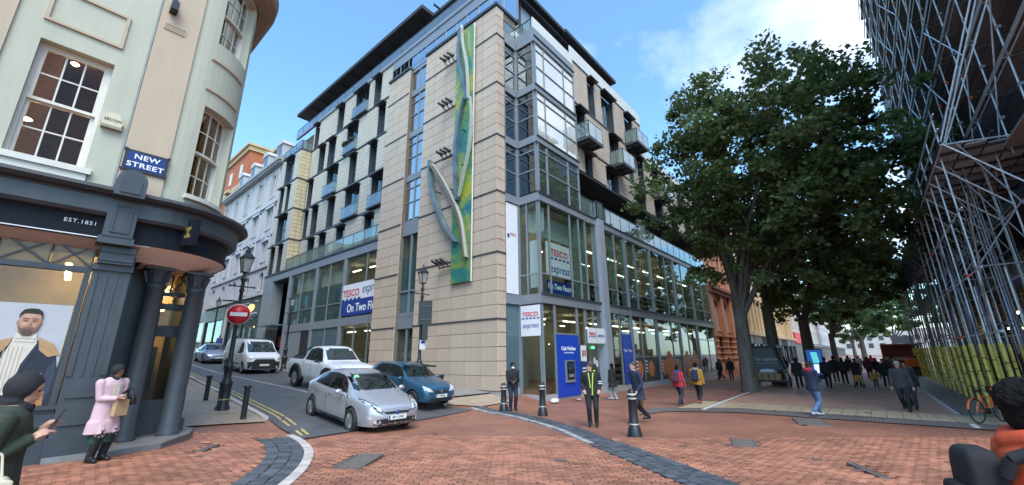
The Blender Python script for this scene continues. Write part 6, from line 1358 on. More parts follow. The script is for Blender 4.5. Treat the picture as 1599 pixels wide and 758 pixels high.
# lifted white pickup
t=vehicle('pickup_truck','white lifted double cab pickup with black wheel arches, behind the silver hatchback','pickup',9.55,19.3,-91,VG)
st=[(2.62,.92,.88,.74,.64,.52),(2.55,1.06,1.0,.84,.72,.48),(2.3,1.17,1.10,.91,.78,.46),(1.7,1.24,1.15,.93,.80,.46),(1.25,1.28,1.17,.93,.80,.46),(.85,1.55,1.18,.93,.72,.46),(.50,1.82,1.19,.93,.66,.46),(.1,1.90,1.19,.93,.65,.46),(-.55,1.88,1.20,.93,.65,.46),(-.80,1.78,1.21,.93,.67,.46),(-1.0,1.34,1.22,.93,.84,.46),(-1.3,1.29,1.23,.93,.86,.48),(-2.5,1.29,1.23,.92,.86,.55),(-2.66,1.24,1.18,.86,.80,.6)]
c=Car(t,st,[(1.72,.88),(1.72,-.88),(-1.50,.88),(-1.50,-.88)],.43,WHITEC,.28)
c.gaps([[(1.05,.55),(1.07,1.12)],[(-.035,.55),(-.035,1.25)],[(-.86,.9),(-.86,1.25)]],.022); c.both('window_surround',[(.98,1.24),(-.80,1.26),(-.72,1.74),(-.06,1.81),(.44,1.77)],.004,TRIMB)
c.proj('windscreen','f',[(-.70,1.32),(.70,1.32),(.62,1.80),(-.62,1.80)],.008,CGLASS); c.both('side_window',[(.88,1.27),(.02,1.28),(.02,1.78),(.42,1.74)],.008,CGLASS); c.both('side_window',[(-.06,1.28),(-.72,1.29),(-.66,1.70),(-.06,1.78)],.008,CGLASS)
c.both('door',[(1.05,.55),(1.05,1.12),(-.02,1.18),(-.02,.55)],.005,WHITEC); c.both('door',[(-.05,.55),(-.05,1.18),(-.85,1.19),(-.85,.9),(-.7,.55)],.005,WHITEC)
for x in (1.72,-1.5):
    arch=[(x+.62*math.cos(R(a)),.43+.62*math.sin(R(a))) for a in range(-5,186,10)]+[(x+.49*math.cos(R(a)),.43+.49*math.sin(R(a))) for a in range(185,-6,-10)]
    for sg in (1,-1): MB().prism(arch,'y',sg*.86,sg*1.02).build('wheel_arch',TRIMB,t,world=False)
c.bothf('headlight',[(.52,.98),(.80,1.0),(.84,1.12),(.56,1.08)],.008,LAMPG); c.proj('grille','f',[(-.48,1.04),(.48,1.04),(.44,.80),(-.44,.80)],.008,TRIMB); c.proj('lower_grille','f',[(-.6,.56),(.6,.56),(.6,.68),(-.6,.68)],.008,TRIMB); c.plate(2.66,.74,''); mirrors(c,.80,.95,1.27,TRIMB)
MB().box(-2.5,-1.15,-.78,.78,1.285,1.31).build('bed_cover',TRIMB,t,world=False); MB().tube((-1.05,.70,1.28),(-1.0,.55,1.80),.035,6).tube((-1.05,-.70,1.28),(-1.0,-.55,1.80),.035,6).tube((-1.0,.55,1.80),(-1.0,-.55,1.80),.035,6).tube((-1.0,.6,1.78),(-2.3,.78,1.31),.035,6).tube((-1.0,-.6,1.78),(-2.3,-.78,1.31),.035,6).build('sports_bar',TRIMB,t,world=False)
for y in (.42,-.42): MB().tube((.35,y,1.93),(-.6,y,1.92),.02,6).build('roof_rail',TRIMB,t,world=False)
MB().box(1.0,1.2,.935,.95,1.0,1.1).build('side_vent',TRIMB,t,world=False)
# white panel van
t=vehicle('panel_van','white panel van with black front bumper parked half way up the hill','van',9.75,30.4,-91,VG)
st=[(2.50,.86,.80,.72,.62,.30),(2.44,1.02,.94,.84,.72,.26),(2.25,1.14,1.06,.93,.78,.24),(1.85,1.28,1.14,.96,.82,.24),(1.55,1.45,1.17,.97,.80,.24),(1.15,1.78,1.19,.97,.78,.24),(.85,1.92,1.20,.97,.78,.24),(.4,1.97,1.2,.97,.79,.24),(-1.5,1.97,1.2,.97,.80,.24),(-2.35,1.95,1.2,.96,.80,.26),(-2.48,1.90,1.18,.93,.78,.3)]
c=Car(t,st,[(1.62,.86),(1.62,-.86),(-1.50,.86),(-1.50,-.86)],.335,WHITEC,.22)
c.gaps([[(1.55,.35),(1.57,1.08)],[(.46,.35),(.46,1.85)],[(-.9,.4),(-.9,1.85)]],.024)
c.proj('windscreen','f',[(-.78,1.24),(.78,1.24),(.70,1.85),(-.70,1.85)],.008,CGLASS); c.both('side_window',[(1.42,1.22),(.58,1.22),(.58,1.76),(.95,1.76)],.008,CGLASS); c.both('door',[(1.55,.35),(1.55,1.08),(1.45,1.18),(.5,1.18),(.5,.35)],.005,WHITEC); c.both('side_panel',[(.42,.4),(.42,1.82),(-.85,1.82),(-.85,.4)],.005,WHITEC); c.both('side_panel',[(-.95,.8),(-.95,1.82),(-2.2,1.82),(-2.2,.8)],.005,WHITEC)
c.proj('front_bumper','f',[(-.86,.30),(.86,.30),(.90,.70),(.60,.72),(.5,.86),(-.5,.86),(-.60,.72),(-.90,.70)],.012,TRIMB); c.bothf('headlight',[(.56,.80),(.80,.82),(.88,1.04),(.78,1.08),(.62,.92)],.012,LAMPG); c.bothf('indicator',[(.72,.84),(.82,.86),(.84,.95),(.74,.93)],.02,AMBER); c.proj('chrome_bar','f',[(-.55,.90),(.55,.90),(.55,.93),(-.55,.93)],.016,CHROME); c.plate(2.54,.52,''); mirrors(c,1.28,.98,1.22,TRIMB); c.both('side_strip',[(1.2,.5),(1.2,.56),(-2.3,.56),(-2.3,.5)],.012,TRIMB,2)
for y in (.6,0,-.6): MB().tube((.6,y,2.02),(-2.2,y,2.02),.018,5).build('roof_bar',TRIMB,t,world=False)
# silver blue coupe at the top
t=vehicle('coupe_car','silver blue coupe parked highest on the hill, left of the white van','car',9.95,39.6,-94,VG)
st=[(2.38,.58,.54,.60,.5,.28),(2.33,.68,.62,.72,.58,.24),(2.1,.80,.74,.84,.66,.21),(1.6,.90,.83,.88,.7,.2),(1.05,.96,.87,.9,.7,.2),(.45,1.25,.88,.9,.62,.2),(.0,1.40,.89,.9,.58,.2),(-.5,1.42,.9,.9,.56,.2),(-1.1,1.33,.92,.89,.55,.2),(-1.75,1.06,.93,.86,.6,.22),(-2.25,.98,.92,.78,.64,.28),(-2.38,.80,.76,.7,.58,.34)]
c=Car(t,st,[(1.4,.82),(1.4,-.82),(-1.3,.82),(-1.3,-.82)],.32,SILVB,.2)
c.proj('windscreen','f',[(-.68,.98),(.68,.98),(.58,1.36),(-.58,1.36)],.008,CGLASS); c.both('side_window',[(.75,.94),(-1.2,.96),(-.9,1.24),(-.4,1.33),(.1,1.31)],.008,CGLASS); c.both('door',[(.9,.3),(.9,.84),(-.5,.88),(-.5,.3)],.005,SILVB); c.bothf('headlight',[(.48,.58),(.76,.62),(.82,.74),(.70,.74),(.5,.66)],.01,LAMPG); c.proj('grille','f',[(-.46,.62),(.46,.62),(.42,.56),(-.42,.56)],.008,TRIMB); c.proj('lower_grille','f',[(-.66,.27),(.66,.27),(.6,.37),(-.6,.37)],.008,TRIMB); c.plate(2.42,.46,''); mirrors(c,.65,.9,.96,SILVB)
# ------------------------------------------------------------ street furniture
POSTB=pm('lamp_post_black',(.022,.024,.028),.4,.1,var=.25,scale=8); LANT=glass('lantern_glass',(.9,.9,.85),.55,body=(.55,.55,.50),base=.08); BANDW=pm('bollard_band',(.55,.52,.45),.5,var=.15)
def lamp(x,y,h,lab,sc=1.0):
    t=thing('street_lamp',lab,'street lamp',(x,y,G(x,y)),0,'old style lantern posts on the side street')
    a=MB(); a.lathe([(.20,-.1),(.20,.10),(.16,.16),(.165,.75),(.19,.80),(.14,.88),(.11,.95),(.12,1.25),(.16,1.30),(.12,1.36),(.085,1.5),(.07,1.6),(.055,h-1.55),(.085,h-1.5),(.06,h-1.42),(.05,h-1.2),(.10,h-1.12),(.06,h-1.05),(.04,h-.86)],(0,0,0),14)
    a.build('post',POSTB,t,world=False); b=MB(); b.tube((-.34,0,h-1.35),(.34,0,h-1.35),.022,6); b.ball((.36,0,h-1.35),.04); b.ball((-.36,0,h-1.35),.04); b.build('ladder_bar',POSTB,t,world=False)
    MB().lathe([(.165,.30),(.172,.32),(.165,.34)],(0,0,0),14).build('band',GOLD,t,world=False)
    z0,z1=h-.86,h-.36; r0,r1=.13,.23; f=MB(); P=lambda r,z,k:(r*math.cos(R(45+90*k)),r*math.sin(R(45+90*k)),z)
    for k in range(4): f.bar(P(r0,z0,k),P(r1,z1,k),.025,.025); f.bar(P(r0,z0,k),P(r0,z0,k+1),.03,.03); f.bar(P(r1,z1,k),P(r1,z1,k+1),.035,.035)
    f.add([P(r1*1.22,z1,k) for k in range(4)]+[P(.07,z1+.22,k) for k in range(4)],[(0,1,5,4),(1,2,6,5),(2,3,7,6),(3,0,4,7),(0,3,2,1)]); f.lathe([(.075,z1+.2),(.09,z1+.25),(.05,z1+.28),(.03,z1+.33),(.045,z1+.36),(.0,z1+.42)],(0,0,0),10)
    l=f.build('lantern',POSTB,t,world=False)
    for k in range(4): MB().add([P(r0*.97,z0+.01,k),P(r0*.97,z0+.01,k+1),P(r1*.97,z1-.01,k+1),P(r1*.97,z1-.01,k)],[(0,1,2,3)]).build('pane',LANT,l,world=False)
    MB().ball((0,0,z0+.2),.05,0,8,6,(1,1,2)).build('bulb',pm('bulb',(.8,.78,.7),.3),l,world=False)
    return t
lamp(4.47,15.79,5.25,'black lantern lamp post that carries the red no entry sign'); lamp(11.5,15.2,5.7,'black lantern lamp post with a black sign board in front of the stone tower'); lamp(11.55,29.8,5.1,'black lantern lamp post standing behind the white van against the glazed shopfront'); lamp(11.3,46,5.5,'farthest lantern lamp post, up the hill by the arched windows')
def rsign():
    t=thing('road_sign','round red no entry sign with a white bar fixed to the lamp post','road sign',(4.44,15.64,3.1))
    M=Matrix.Translation((4.44,15.60,3.09))@Matrix.Rotation(R(-12),4,'Z')@Matrix.Rotation(R(90),4,'X')
    a=MB(); a.lathe([(0,0),(.335,0),(.335,.012),(0,.012)],(0,0,0),32); a.xf(M); a.build('backing',WHITEP,t); a=MB(); a.lathe([(0,.0121),(.315,.0121),(.315,.018),(0,.018)],(0,0,0),32); a.xf(M); a.build('disc',pm('sign_face_red',(.60,.018,.03),.35,var=.03),t)
    MB().box(-.24,.24,-.06,.06,.0181,.024).xf(M).build('white_bar',SIGNW,t); MB().box(-.06,.06,-.03,.03,-.12,.0).xf(M).build('bracket',POSTB,t)
    MB().box(-.5,.45,.40,.45,-.05,-.02).xf(M).build('top_bracket',POSTB,t)
rsign()
t=thing('sign_board','tall black sign board seen from behind, strapped to the lamp post by the tower','sign',(11.5,15.05,3.6)); M=Matrix.Translation((11.56,15.0,3.58))@Matrix.Rotation(R(-25),4,'Z')
MB().box(-.30,.30,-.03,.03,-.52,.55).xf(M).build('board',BLACKP,t); MB().box(-.12,.12,-.12,.03,-1.2,-.521).xf(M).build('controller_box',BLACKP,t)
for z in (-.3,.3): MB().box(-.25,.25,-.06,-.031,z-.03,z+.03).xf(M).build('strap',DGREYM,t)
t=thing('parking_notice','small white parking notice on the lamp post by the tower','sign',(11.5,15.1,2.1)); MB().box(11.36,11.66,15.02,15.05,1.98,2.38).build('plate',SIGNW,t); MB().box(11.40,11.62,15.012,15.019,2.24,2.34).build('blue_mark',BLUE2,t)
def bollard(x,y,h,lab,kind,group):
    t=thing('bollard',lab,'bollard',(x,y,G(x,y)),0,group)
    if kind: 
        MB().lathe([(.18,-.1),(.18,.04),(.165,.08),(.145,.20),(.115,.24),(.10,h-.22),(.125,h-.20),(.125,h-.16),(.095,h-.13),(.10,h-.08),(.07,h-.02),(.0,h)],(0,0,0),16).build('post',POSTB,t,world=False)
        for z in (.255,h-.245,h-.15): MB().lathe([(.112,z),(.118,z+.012),(.118,z+.028),(.110,z+.04)],(0,0,0),16).build('band',BANDW,t,world=False)
    else:
        MB().lathe([(.075,-.1),(.072,h-.10),(.078,h-.08)],(0,0,0),14).build('post',POSTB,t,world=False); MB().lathe([(.078,h-.08),(.10,h-.06),(.105,h-.01),(.0,h)],(0,0,0),14).build('cap',POSTB,t,world=False)
bollard(4.61,18.23,.85,'plain black bollard on the left pavement, up the hill from the lamp post',0,'plain bollards'); bollard(4.48,13.87,.91,'plain black bollard on the left pavement between the lamp post and the brick corner',0,'plain bollards'); bollard(11.6,13.75,.95,'plain black bollard against the stone tower just behind the blue car',0,'plain bollards')
bollard(12.30,10.95,1.02,'black bollard with pale bands beside the masked man at the tower corner',1,'banded bollards on the paved corner'); bollard(12.37,9.18,1.09,'black bollard with pale bands in front of the white corner sign',1,'banded bollards on the paved corner'); bollard(10.41,4.88,1.11,'nearest black banded bollard, hiding the leg of the man with the briefcase',1,'banded bollards on the paved corner')
# market cart under the big tree
t=thing('market_cart','dark covered market cart with wooden crates and one wheel behind the tree trunk','market cart',(33.2,5.3,G(33,5)))
z=G(33,5); a=MB(); a.box(32.6,34.2,4.5,6.4,z+1.0,z+1.08); a.box(32.6,32.7,6.3,6.4,z,z+2.5); a.box(34.1,34.2,6.3,6.4,z,z+2.5); a.bar((32.65,4.5,z+.5),(32.65,5.0,z+2.5),.1,.1); a.bar((34.15,4.5,z+.5),(34.15,5.0,z+2.5),.1,.1); a.box(32.5,34.3,4.7,6.5,z+2.5,z+2.62); a.box(32.5,34.3,4.4,6.4,z+.32,z+.42); a.build('frame',POSTB,t)
MB().hexa([(32.62,4.55,z+1.1),(32.66,4.55,z+1.1),(32.66,6.3,z+1.1),(32.62,6.3,z+1.1),(32.62,4.95,z+2.5),(32.66,4.95,z+2.5),(32.66,6.3,z+2.5),(32.62,6.3,z+2.5)]).build('board_panel',pm('chalk_grey',(.10,.115,.125),.6,var=.1),t)
text('script_letters','The Gallery',.30,pm('chalk',(.55,.57,.58),.7),FL(32.60,5.55,z+1.75),t,shear=.3); MB().box(32.60,32.61,4.95,6.1,z+1.5,z+1.515).build('underline',pm('chalk',(.5,.5,.5),.7),t)
for k in range(4): 
    y=4.95+k*.36; c_=thing('crate',['pale wooden crate at the right end of the market cart','pale wooden crate second from the right on the market cart','pale wooden crate third from the right on the market cart','pale wooden crate by the trunk end of the market cart'][k],'crate',(32.75,y,z+.42),0,'crates on the market cart')
    for j in range(3): MB().box(32.50,32.53,y-.16,y+.16,z+.44+j*.15,z+.56+j*.15).build('slat',pm('crate_wood',(.36,.24,.13),.8,var=.2),c_)
    MB().box(32.54,33.1,y-.16,y+.16,z+.425,z+.86).build('box',pm('crate_wood',(.36,.24,.13),.8,var=.2),c_)
MB().ball((32.7,5.5,z+1.0),.3,0,10,6,(.6,2.0,.5)).build('white_cloth',SIGNW,t)
w=MB(); w.lathe([(.30,-.06),(.36,-.04),(.36,.04),(.30,.06)],(0,0,0),18); w.xf(Matrix.Translation((32.9,4.35,z+.36))@Matrix.Rotation(R(90),4,'X')); w.build('wheel',POSTB,t)
# advertising screen
z=G(44.5,4); t=thing('advert_screen','freestanding black advertising screen glowing blue in front of the third tree','advert screen',(44.5,3.85,z))
MB().box(44.35,44.6,3.2,4.42,z+.1,z+2.5).box(44.3,44.65,3.3,4.3,z-.05,z+.1).build('case',BLACKP,t); MB().box(44.335,44.349,3.28,4.34,z+.35,z+2.38).build('screen',glow('screen_blue',(.02,.07,.30),.45),t)
MB().prism([(3.5,z+1.3),(3.95,z+1.3),(4.05,z+2.2),(3.6,z+2.2)],'x',44.325,44.334).build('picture',glow('screen_cyan',(.10,.55,.6),.45),t); MB().box(44.325,44.334,3.4,3.95,z+.5,z+1.2).build('picture',glow('screen_white',(.55,.7,1.0),.6),t)
# red stall
z=G(58,-2); t=thing('food_stall','red market stall with bottles on its counter and a white sign board on the roof','market stall',(58,-2,z))
MB().box(57.6,60.5,-3.6,-.8,z+2.75,z+2.95).box(57.6,57.7,-3.6,-.8,z+.9,z+1.3).box(60.3,60.4,-3.6,-.8,z,z+2.75).box(57.6,57.75,-3.6,-3.5,z,z+2.75).box(57.6,57.75,-.9,-.8,z,z+2.75).box(57.2,60.4,-3.6,-.8,z+1.3,z+1.4).build('stall_frame',pm('stall_red',(.20,.022,.02),.5,var=.15),t)
MB().box(57.8,58,-3.5,-.9,z,z+.9).build('dark_front',BLACKP,t); MB().box(57.3,57.45,-3.4,-1.8,z+2.96,z+3.7).build('sign_board',SIGNW,t)
bt=MB()
for k in range(16): bt.lathe([(.05,0),(.05,.2),(.02,.27),(.02,.34)],(57.5,-3.4+k*.16,z+1.4),6)
bt.build('bottles',pm('bottle_mix',(.5,.45,.35),.3,var=.8,scale=7),t,kind='stuff')
# hire bicycle
BO=paint('bike_orange',(.70,.14,.02),0,.4)
t=thing('bicycle','orange bicycle parked by the yellow wrapped poles behind the man in the orange hoodie','bicycle',(19.2,-2.35,G(19,-2)),R(-35))
for x in (-.52,.52):
    w=MB(); 
    for k in range(20):
        a,b=2*math.pi*k/20,2*math.pi*(k+1)/20; w.tube((x+.33*math.cos(a),0,.34+.33*math.sin(a)),(x+.33*math.cos(b),0,.34+.33*math.sin(b)),.018,6)
    o=w.build('wheel',TYRE,t,world=False); s_=MB()
    for k in range(10): a=2*math.pi*k/10; s_.tube((x,0,.34),(x+.32*math.cos(a),0,.34+.32*math.sin(a)),.004,4)
    s_.build('spokes',RIM,o,world=False)
a=MB(); a.path([(-.52,0,.34),(-.08,0,.32),(.40,0,.78)],[.02]*3,8); a.path([(-.52,0,.34),(-.20,0,.78),(-.08,0,.32)],[.018]*3,8); a.path([(-.20,0,.72),(.38,0,.70)],[.022]*2,8); a.path([(.52,0,.34),(.40,0,.78),(.36,0,.98)],[.02]*3,8); a.build('frame',BO,t,world=False)
MB().ball((-.22,0,.90),.12,0,10,6,(1.2,.7,.4)).tube((-.2,0,.76),(-.22,0,.88),.014,6).build('saddle',BLACKP,t,world=False); MB().path([(.30,.26,1.06),(.37,.1,1.0),(.37,-.1,1.0),(.30,-.26,1.06)],[.014]*4,6).build('handlebar',BLACKP,t,world=False)
MB().box(.42,.70,-.16,.16,.80,.98).build('basket',BLACKP,t,world=False); MB().tube((-.08,-.05,.32),(-.08,.05,.32),.09,10).build('crank',BLACKP,t,world=False)
for x in (-.52,.52): MB().lathe([(.355,-.03),(.365,0),(.355,.03)],(0,0,0),10,0,True,R(20),R(170)).xf(Matrix.Translation((x,0,.34))@Matrix.Rotation(R(90),4,'X')).build('mudguard',BO,t,world=False)
# litter bag
mb=MB(); rs=random.Random(4)
mb.ball((0,0,.09),.2,0,12,8,(1.25,.8,.5)); mb.v=[(x+rs.uniform(-.03,.03),y+rs.uniform(-.03,.03),z+rs.uniform(-.02,.02)) for x,y,z in mb.v]
o=mb.build('plastic_bag',pm('white_plastic',(.75,.75,.76),.3,var=.05)); o.location=(16.0,11.2,G(16,11.2)); o['label']='crumpled white plastic bag lying on bricks before the cash machine'; o['category']='litter'
mb=MB(); mb.ball((0,0,.03),.12,0,10,6,(1.3,.9,.3)); o=mb.build('paper_scrap',pm('pinkish_paper',(.6,.45,.48),.6)); o.location=(17.9,11.1,G(18,11)); o['label']='small pale scrap of litter below the blue notice by the shop door'; o['category']='litter'
# ------------------------------------------------------------ people
SKD=pm('dark_skin',(.075,.038,.024),.5,var=.08); SKB=pm('brown_skin',(.24,.12,.075),.5,var=.08); SKL=pm('light_skin',(.50,.29,.21),.5,var=.06); HAIRB=pm('black_hair',(.009,.008,.008),.8,var=.3,scale=30,bump=.8,bscale=90,spec=.15); HAIRN=pm('brown_hair',(.06,.035,.022),.6,var=.3,scale=30); FACEM=pm('face_marks',(.02,.014,.012),.6); LIPM=pm('lips',(.25,.08,.07),.5)
def cloth(n,c,var=.18): return pm(n,c,.85,0,var=var,scale=9,bump=.25,bscale=28)
BLKC=cloth('black_cloth',(.014,.014,.017)); DNAVY=cloth('navy_cloth',(.018,.026,.055)); JEAN=cloth('blue_denim',(.10,.17,.29),.3); DJEAN=cloth('dark_denim',(.025,.03,.05)); CHAR=cloth('charcoal_cloth',(.045,.045,.05)); PINKC=cloth('pink_wool',(.60,.40,.44),.08); OLIVE=cloth('dark_green_quilt',(.030,.042,.028),.3); ORC=cloth('orange_fleece',(.62,.085,.03),.12); REDC=cloth('red_cloth',(.45,.03,.04)); MUST=cloth('mustard_cloth',(.45,.22,.03)); GRN=cloth('green_pattern',(.015,.055,.035),.8); LIMEC=cloth('lime_lining',(.45,.62,.06)); HIVIS=cloth('orange_hivis',(.80,.16,.02)); LIMEV=cloth('lime_hivis',(.55,.75,.08)); CREAMC=cloth('cream_cloth',(.62,.56,.46)); PURP=cloth('maroon_cloth',(.10,.025,.045)); BLUC=cloth('royal_blue_cloth',(.03,.05,.22)); GREYC=cloth('grey_cloth',(.28,.27,.26)); SHOEB=pm('black_shoe',(.012,.012,.013),.4); SHOEW=pm('pale_trainer',(.55,.55,.62),.6); SHOER=pm('red_trainer',(.6,.08,.06),.6); PAPER=pm('paper_bag',(.45,.30,.16),.8,var=.12); LEATH=pm('brown_leather',(.10,.05,.025),.45,var=.2); CRLE=pm('cream_leather',(.58,.50,.38),.45,var=.06); BLLE=pm('black_leather',(.015,.015,.016),.35)
def ik(a,b,l1,l2,hint):
    a=Vector(a);b=Vector(b); d=b-a; L=min(d.length,(l1+l2)*.999); d.normalize(); b=a+d*L; x=(l1*l1-l2*l2+L*L)/(2*L); h=math.sqrt(max(0,l1*l1-x*x)); hv=Vector(hint); hv=(hv-d*hv.dot(d)); hv.normalize(); return a+d*x+hv*h,b
def remesh(mb,lab,mats,vox,name,smooth=2):
    me=bpy.data.meshes.new('src'); me.from_pydata(mb.v,[],mb.f); o=bpy.data.objects.new('src',me); COL.objects.link(o)
    kd=KDTree(len(mb.f)*1); cen=[]
    for i,f in enumerate(mb.f):
        c=Vector((0,0,0))
        for j in f: c+=Vector(mb.v[j])
        c/=len(f); kd.insert(c,i); cen.append(c)
    kd.balance()
    m=o.modifiers.new('r','REMESH'); m.mode='VOXEL'; m.voxel_size=vox; m.adaptivity=0
    s=o.modifiers.new('s','SMOOTH'); s.iterations=smooth; s.factor=.5
    dg=bpy.context.evaluated_depsgraph_get(); dg.update(); out=bpy.data.meshes.new_from_object(o.evaluated_get(dg)); bpy.data.objects.remove(o); bpy.data.meshes.remove(me)
    out.name=name; out.materials.clear()
    for mm in mats: out.materials.append(mm)
    idx=[mb.m[kd.find(p.center)[1]] for p in out.polygons]
    out.polygons.foreach_set('material_index',idx); out.polygons.foreach_set('use_smooth',[True]*len(idx)); out.update(); return out
def ring_loft(mb,rings,mi,n=40,caps=True):
    R2=[]
    for (c,a,b),(c2,a2,b2) in zip(rings,rings[1:]):
        m=max(1,int((Vector(c2)-Vector(c)).length/.025))
        for i in range(m): f=i/m; R2.append((Vector(c).lerp(Vector(c2),f),a+(a2-a)*f,b+(b2-b)*f))
    rings=R2+[rings[-1]]
    """rings: (centre, rx, ry) with axes x and y kept horizontal, or a tilt"""
    vs=[];fs=[]
    for c,rx,ry in rings:
        for i in range(n):
            a=2*math.pi*i/n; vs.append((c[0]+rx*math.cos(a),c[1]+ry*math.sin(a),c[2]))
    for j in range(len(rings)-1):
        for i in range(n): fs.append((j*n+i,j*n+(i+1)%n,(j+1)*n+(i+1)%n,(j+1)*n+i))
    fs+=[tuple(range(n-1,-1,-1)),tuple(range((len(rings)-1)*n,len(rings)*n))]; mb.add(vs,fs,mi)
def limb(mb,pts,rs,mi,n=12,sub=4):
    P=[];Q=[]
    for i in range(len(pts)-1):
        for t in range(sub): f=t/sub; P.append(Vector(pts[i]).lerp(Vector(pts[i+1]),f)); Q.append(rs[i]*(1-f)+rs[i+1]*f)
    P.append(Vector(pts[-1]));Q.append(rs[-1])
    for i in range(len(P)-1): mb.tube(P[i],P[i+1],Q[i],n,mi,Q[i+1])
    for p,q in zip(P,Q): mb.ball(p,q,mi,n,6)
def person(lab,x,y,head,h=1.75,group=None,skin=SKB,top=BLKC,bottom=DJEAN,shoes=SHOEB,hair=HAIRB,hairtype='short',stride=0.0,lean=0.0,hem=.80,lh=None,rh=None,turn=0.0,nod=0.0,wide=1.10,skirt=None,vox=.013,z=None,hood=None,accent=None,child=False,legw=1.12,mask=False,twist=0,deep=1.0):
    k=h/1.75; mb=MB(); mats=[skin,top,bottom,shoes,accent or top]
    S_=lambda p:Vector(p)*k
    lx=lambda z:lean*max(0,(z-.9))/.75
    fl=Vector((stride*.5,.10,.0)); fr_=Vector((-stride*.5,-.10,0))
    lifts=(0.0,.06 if stride>.35 else 0)
    for sgn,ft,lift in ((1,fl,lifts[0]),(-1,fr_,lifts[1])):
        hip=Vector((0,.095*sgn*wide,.92-abs(stride)*.06)); ank=Vector((ft.x,ft.y*.95,.09+lift)); kn,ank=ik(hip,ank,.44,.43,(1,0,0))
        a_,b_,c_=S_(hip),S_(kn),S_(ank+Vector((0,0,.02)))
        if hem<.72:
            f_=max(0,min(1,(a_.z-(hem-.01)*k)/max(.01,a_.z-b_.z))); m_=a_.lerp(b_,f_); limb(mb,[a_,m_],[.09*k*wide,.08*k],1); limb(mb,[m_,b_,c_],[.08*k,.070*k*legw,.058*k*legw],2)
        else: limb(mb,[a_,b_,c_],[.098*k*legw*wide,.070*k*legw,.058*k*legw],2)
        toe=ank+Vector((.15,0.015*sgn,-.055)); heel=ank+Vector((-.06,0,-.045))
        limb(mb,[S_(heel),S_(ank+Vector((.04,0,-.03))),S_(toe)],[.045*k,.052*k,.040*k],3,10,3)
    t=[]; W=wide
    if hem<.72: t=[(hem,.195,.25*W),(.70,.175,.235*W)]
    for z_,a,b in ((max(hem,.76),.150,.205*W),(.95,.142,.195*W),(1.10,.128,.178*W),(1.24,.132,.190*W),(1.36,.130,.205*W),(1.43,.112,.190*W),(1.475,.088,.135*W),(1.51,.070,.085)): t.append((z_,a,b))
    ring_loft(mb,[(S_((lx(z_),0,z_)),a*k*deep,b*k) for z_,a,b in t],1)
    if hem>=.72: ring_loft(mb,[(S_((0,0,.80)),.12*k,.17*k*W),(S_((0,0,.95)),.12*k,.165*k*W)],2)
    if skirt: ring_loft(mb,[(S_((0,0,skirt)),.165*k,.205*k),(S_((0,0,hem+.02)),.15*k,.19*k)],4)
    sh=lx(1.42)
    for sgn,hd in ((1,lh),(-1,rh)):
        s0=Vector((sh,.185*sgn*W,1.405)); hd=Vector(hd) if hd else Vector((.05,.27*sgn*W,.80)); el,wr=ik(s0,hd,.29,.265,(-.6,.35*sgn,-.6))
        limb(mb,[S_(s0),S_(el),S_(wr)],[.072*k*W,.058*k,.046*k],1)
        f=(wr-el).normalized(); side=f.cross(Vector((0,0,1))); side=side.normalized() if side.length>.1 else Vector((0,1,0)); up=side.cross(f)
        pl=wr+f*.055; limb(mb,[S_(wr+f*.005),S_(pl),S_(wr+f*.085)],[.026*k,.036*k,.034*k],0,10,3)
        for q,(o,l) in enumerate(((-.030,.060),(-.010,.075),(.010,.072),(.028,.055))):
            b0=wr+f*.085+side*o; b1=b0+f*l*.55-up*.008; b2=b1+f*l*.30-up*.026
            limb(mb,[S_(b0),S_(b1),S_(b2)],[.0105*k,.0095*k,.008*k],0,7,2)
        b0=wr+f*.03+side*(-.03*sgn); limb(mb,[S_(b0),S_(b0+f*.035+side*(-.022*sgn)),S_(b0+f*.06+side*(-.024*sgn)-up*.01)],[.012*k,.011*k,.009*k],0,7,2)
    hc=Vector((lx(1.62)+.02+nod*.05,0,1.625-abs(nod)*.02)); limb(mb,[S_((lx(1.47),0,1.46)),S_(hc+Vector((-.02,0,-.09)))],[.062*k,.055*k],0)
    HM=Matrix.Translation(S_(hc))@Matrix.Rotation(turn,4,'Z')@Matrix.Rotation(nod*.6,4,'Y')
    hk=k*(1.12 if child else 1.0); n0=len(mb.v)
    mb.ball((0,0,.015*hk),.1*hk,0,16,12,(1.0,.80,1.12)); mb.ball((.018*hk,0,-.055*hk),.072*hk,0,14,8,(1.0,.84,.98)); mb.ball((.062*hk,0,-.10*hk),.028*hk,0,10,6); mb.ball((.100*hk,0,-.022*hk),.017*hk,0,10,6,(1.1,.8,1.5)); mb.ball((.088*hk,0,-.062*hk),.016*hk,0,10,6,(.8,1.5,.7)); mb.ball((.092*hk,0,.02*hk),.022*hk,0,10,6,(.5,1.9,.5))
    for sg in (1,-1) if hairtype not in ('hijab','hood') else (): mb.ball((-.005*hk,sg*.082*hk,-.02*hk),.026*hk,0,10,6,(.6,.4,1.15))
    for i in range(n0,len(mb.v)): mb.v[i]=tuple(HM@Vector(mb.v[i]))
    if hood:
        n0=len(mb.v); limb(mb,[S_((lx(1.5)-.05,.09,1.49)),S_((lx(1.5)-.10,0,1.47)),S_((lx(1.5)-.05,-.09,1.49))],[.055*k]*3,4)
    me=remesh(mb,None,mats,vox,'person')
    o=bpy.data.objects.new('person',me); COL.objects.link(o); zz=G(x,y) if z is None else z
    o.matrix_basis=Matrix.Translation((x,y,zz))@Matrix.Rotation(R(head),4,'Z'); o['label']=lab; o['category']='person'
    if group: o['group']=group
    f=MB(); 
    for sg in (1,-1): f.ball((.089*hk,sg*.033*hk,.0),.0105*hk,0,8,6,(.6,1.35,.75)); f.ball((.094*hk,sg*.033*hk,.024*hk),.010*hk,0,8,4,(.5,2.0,.35))
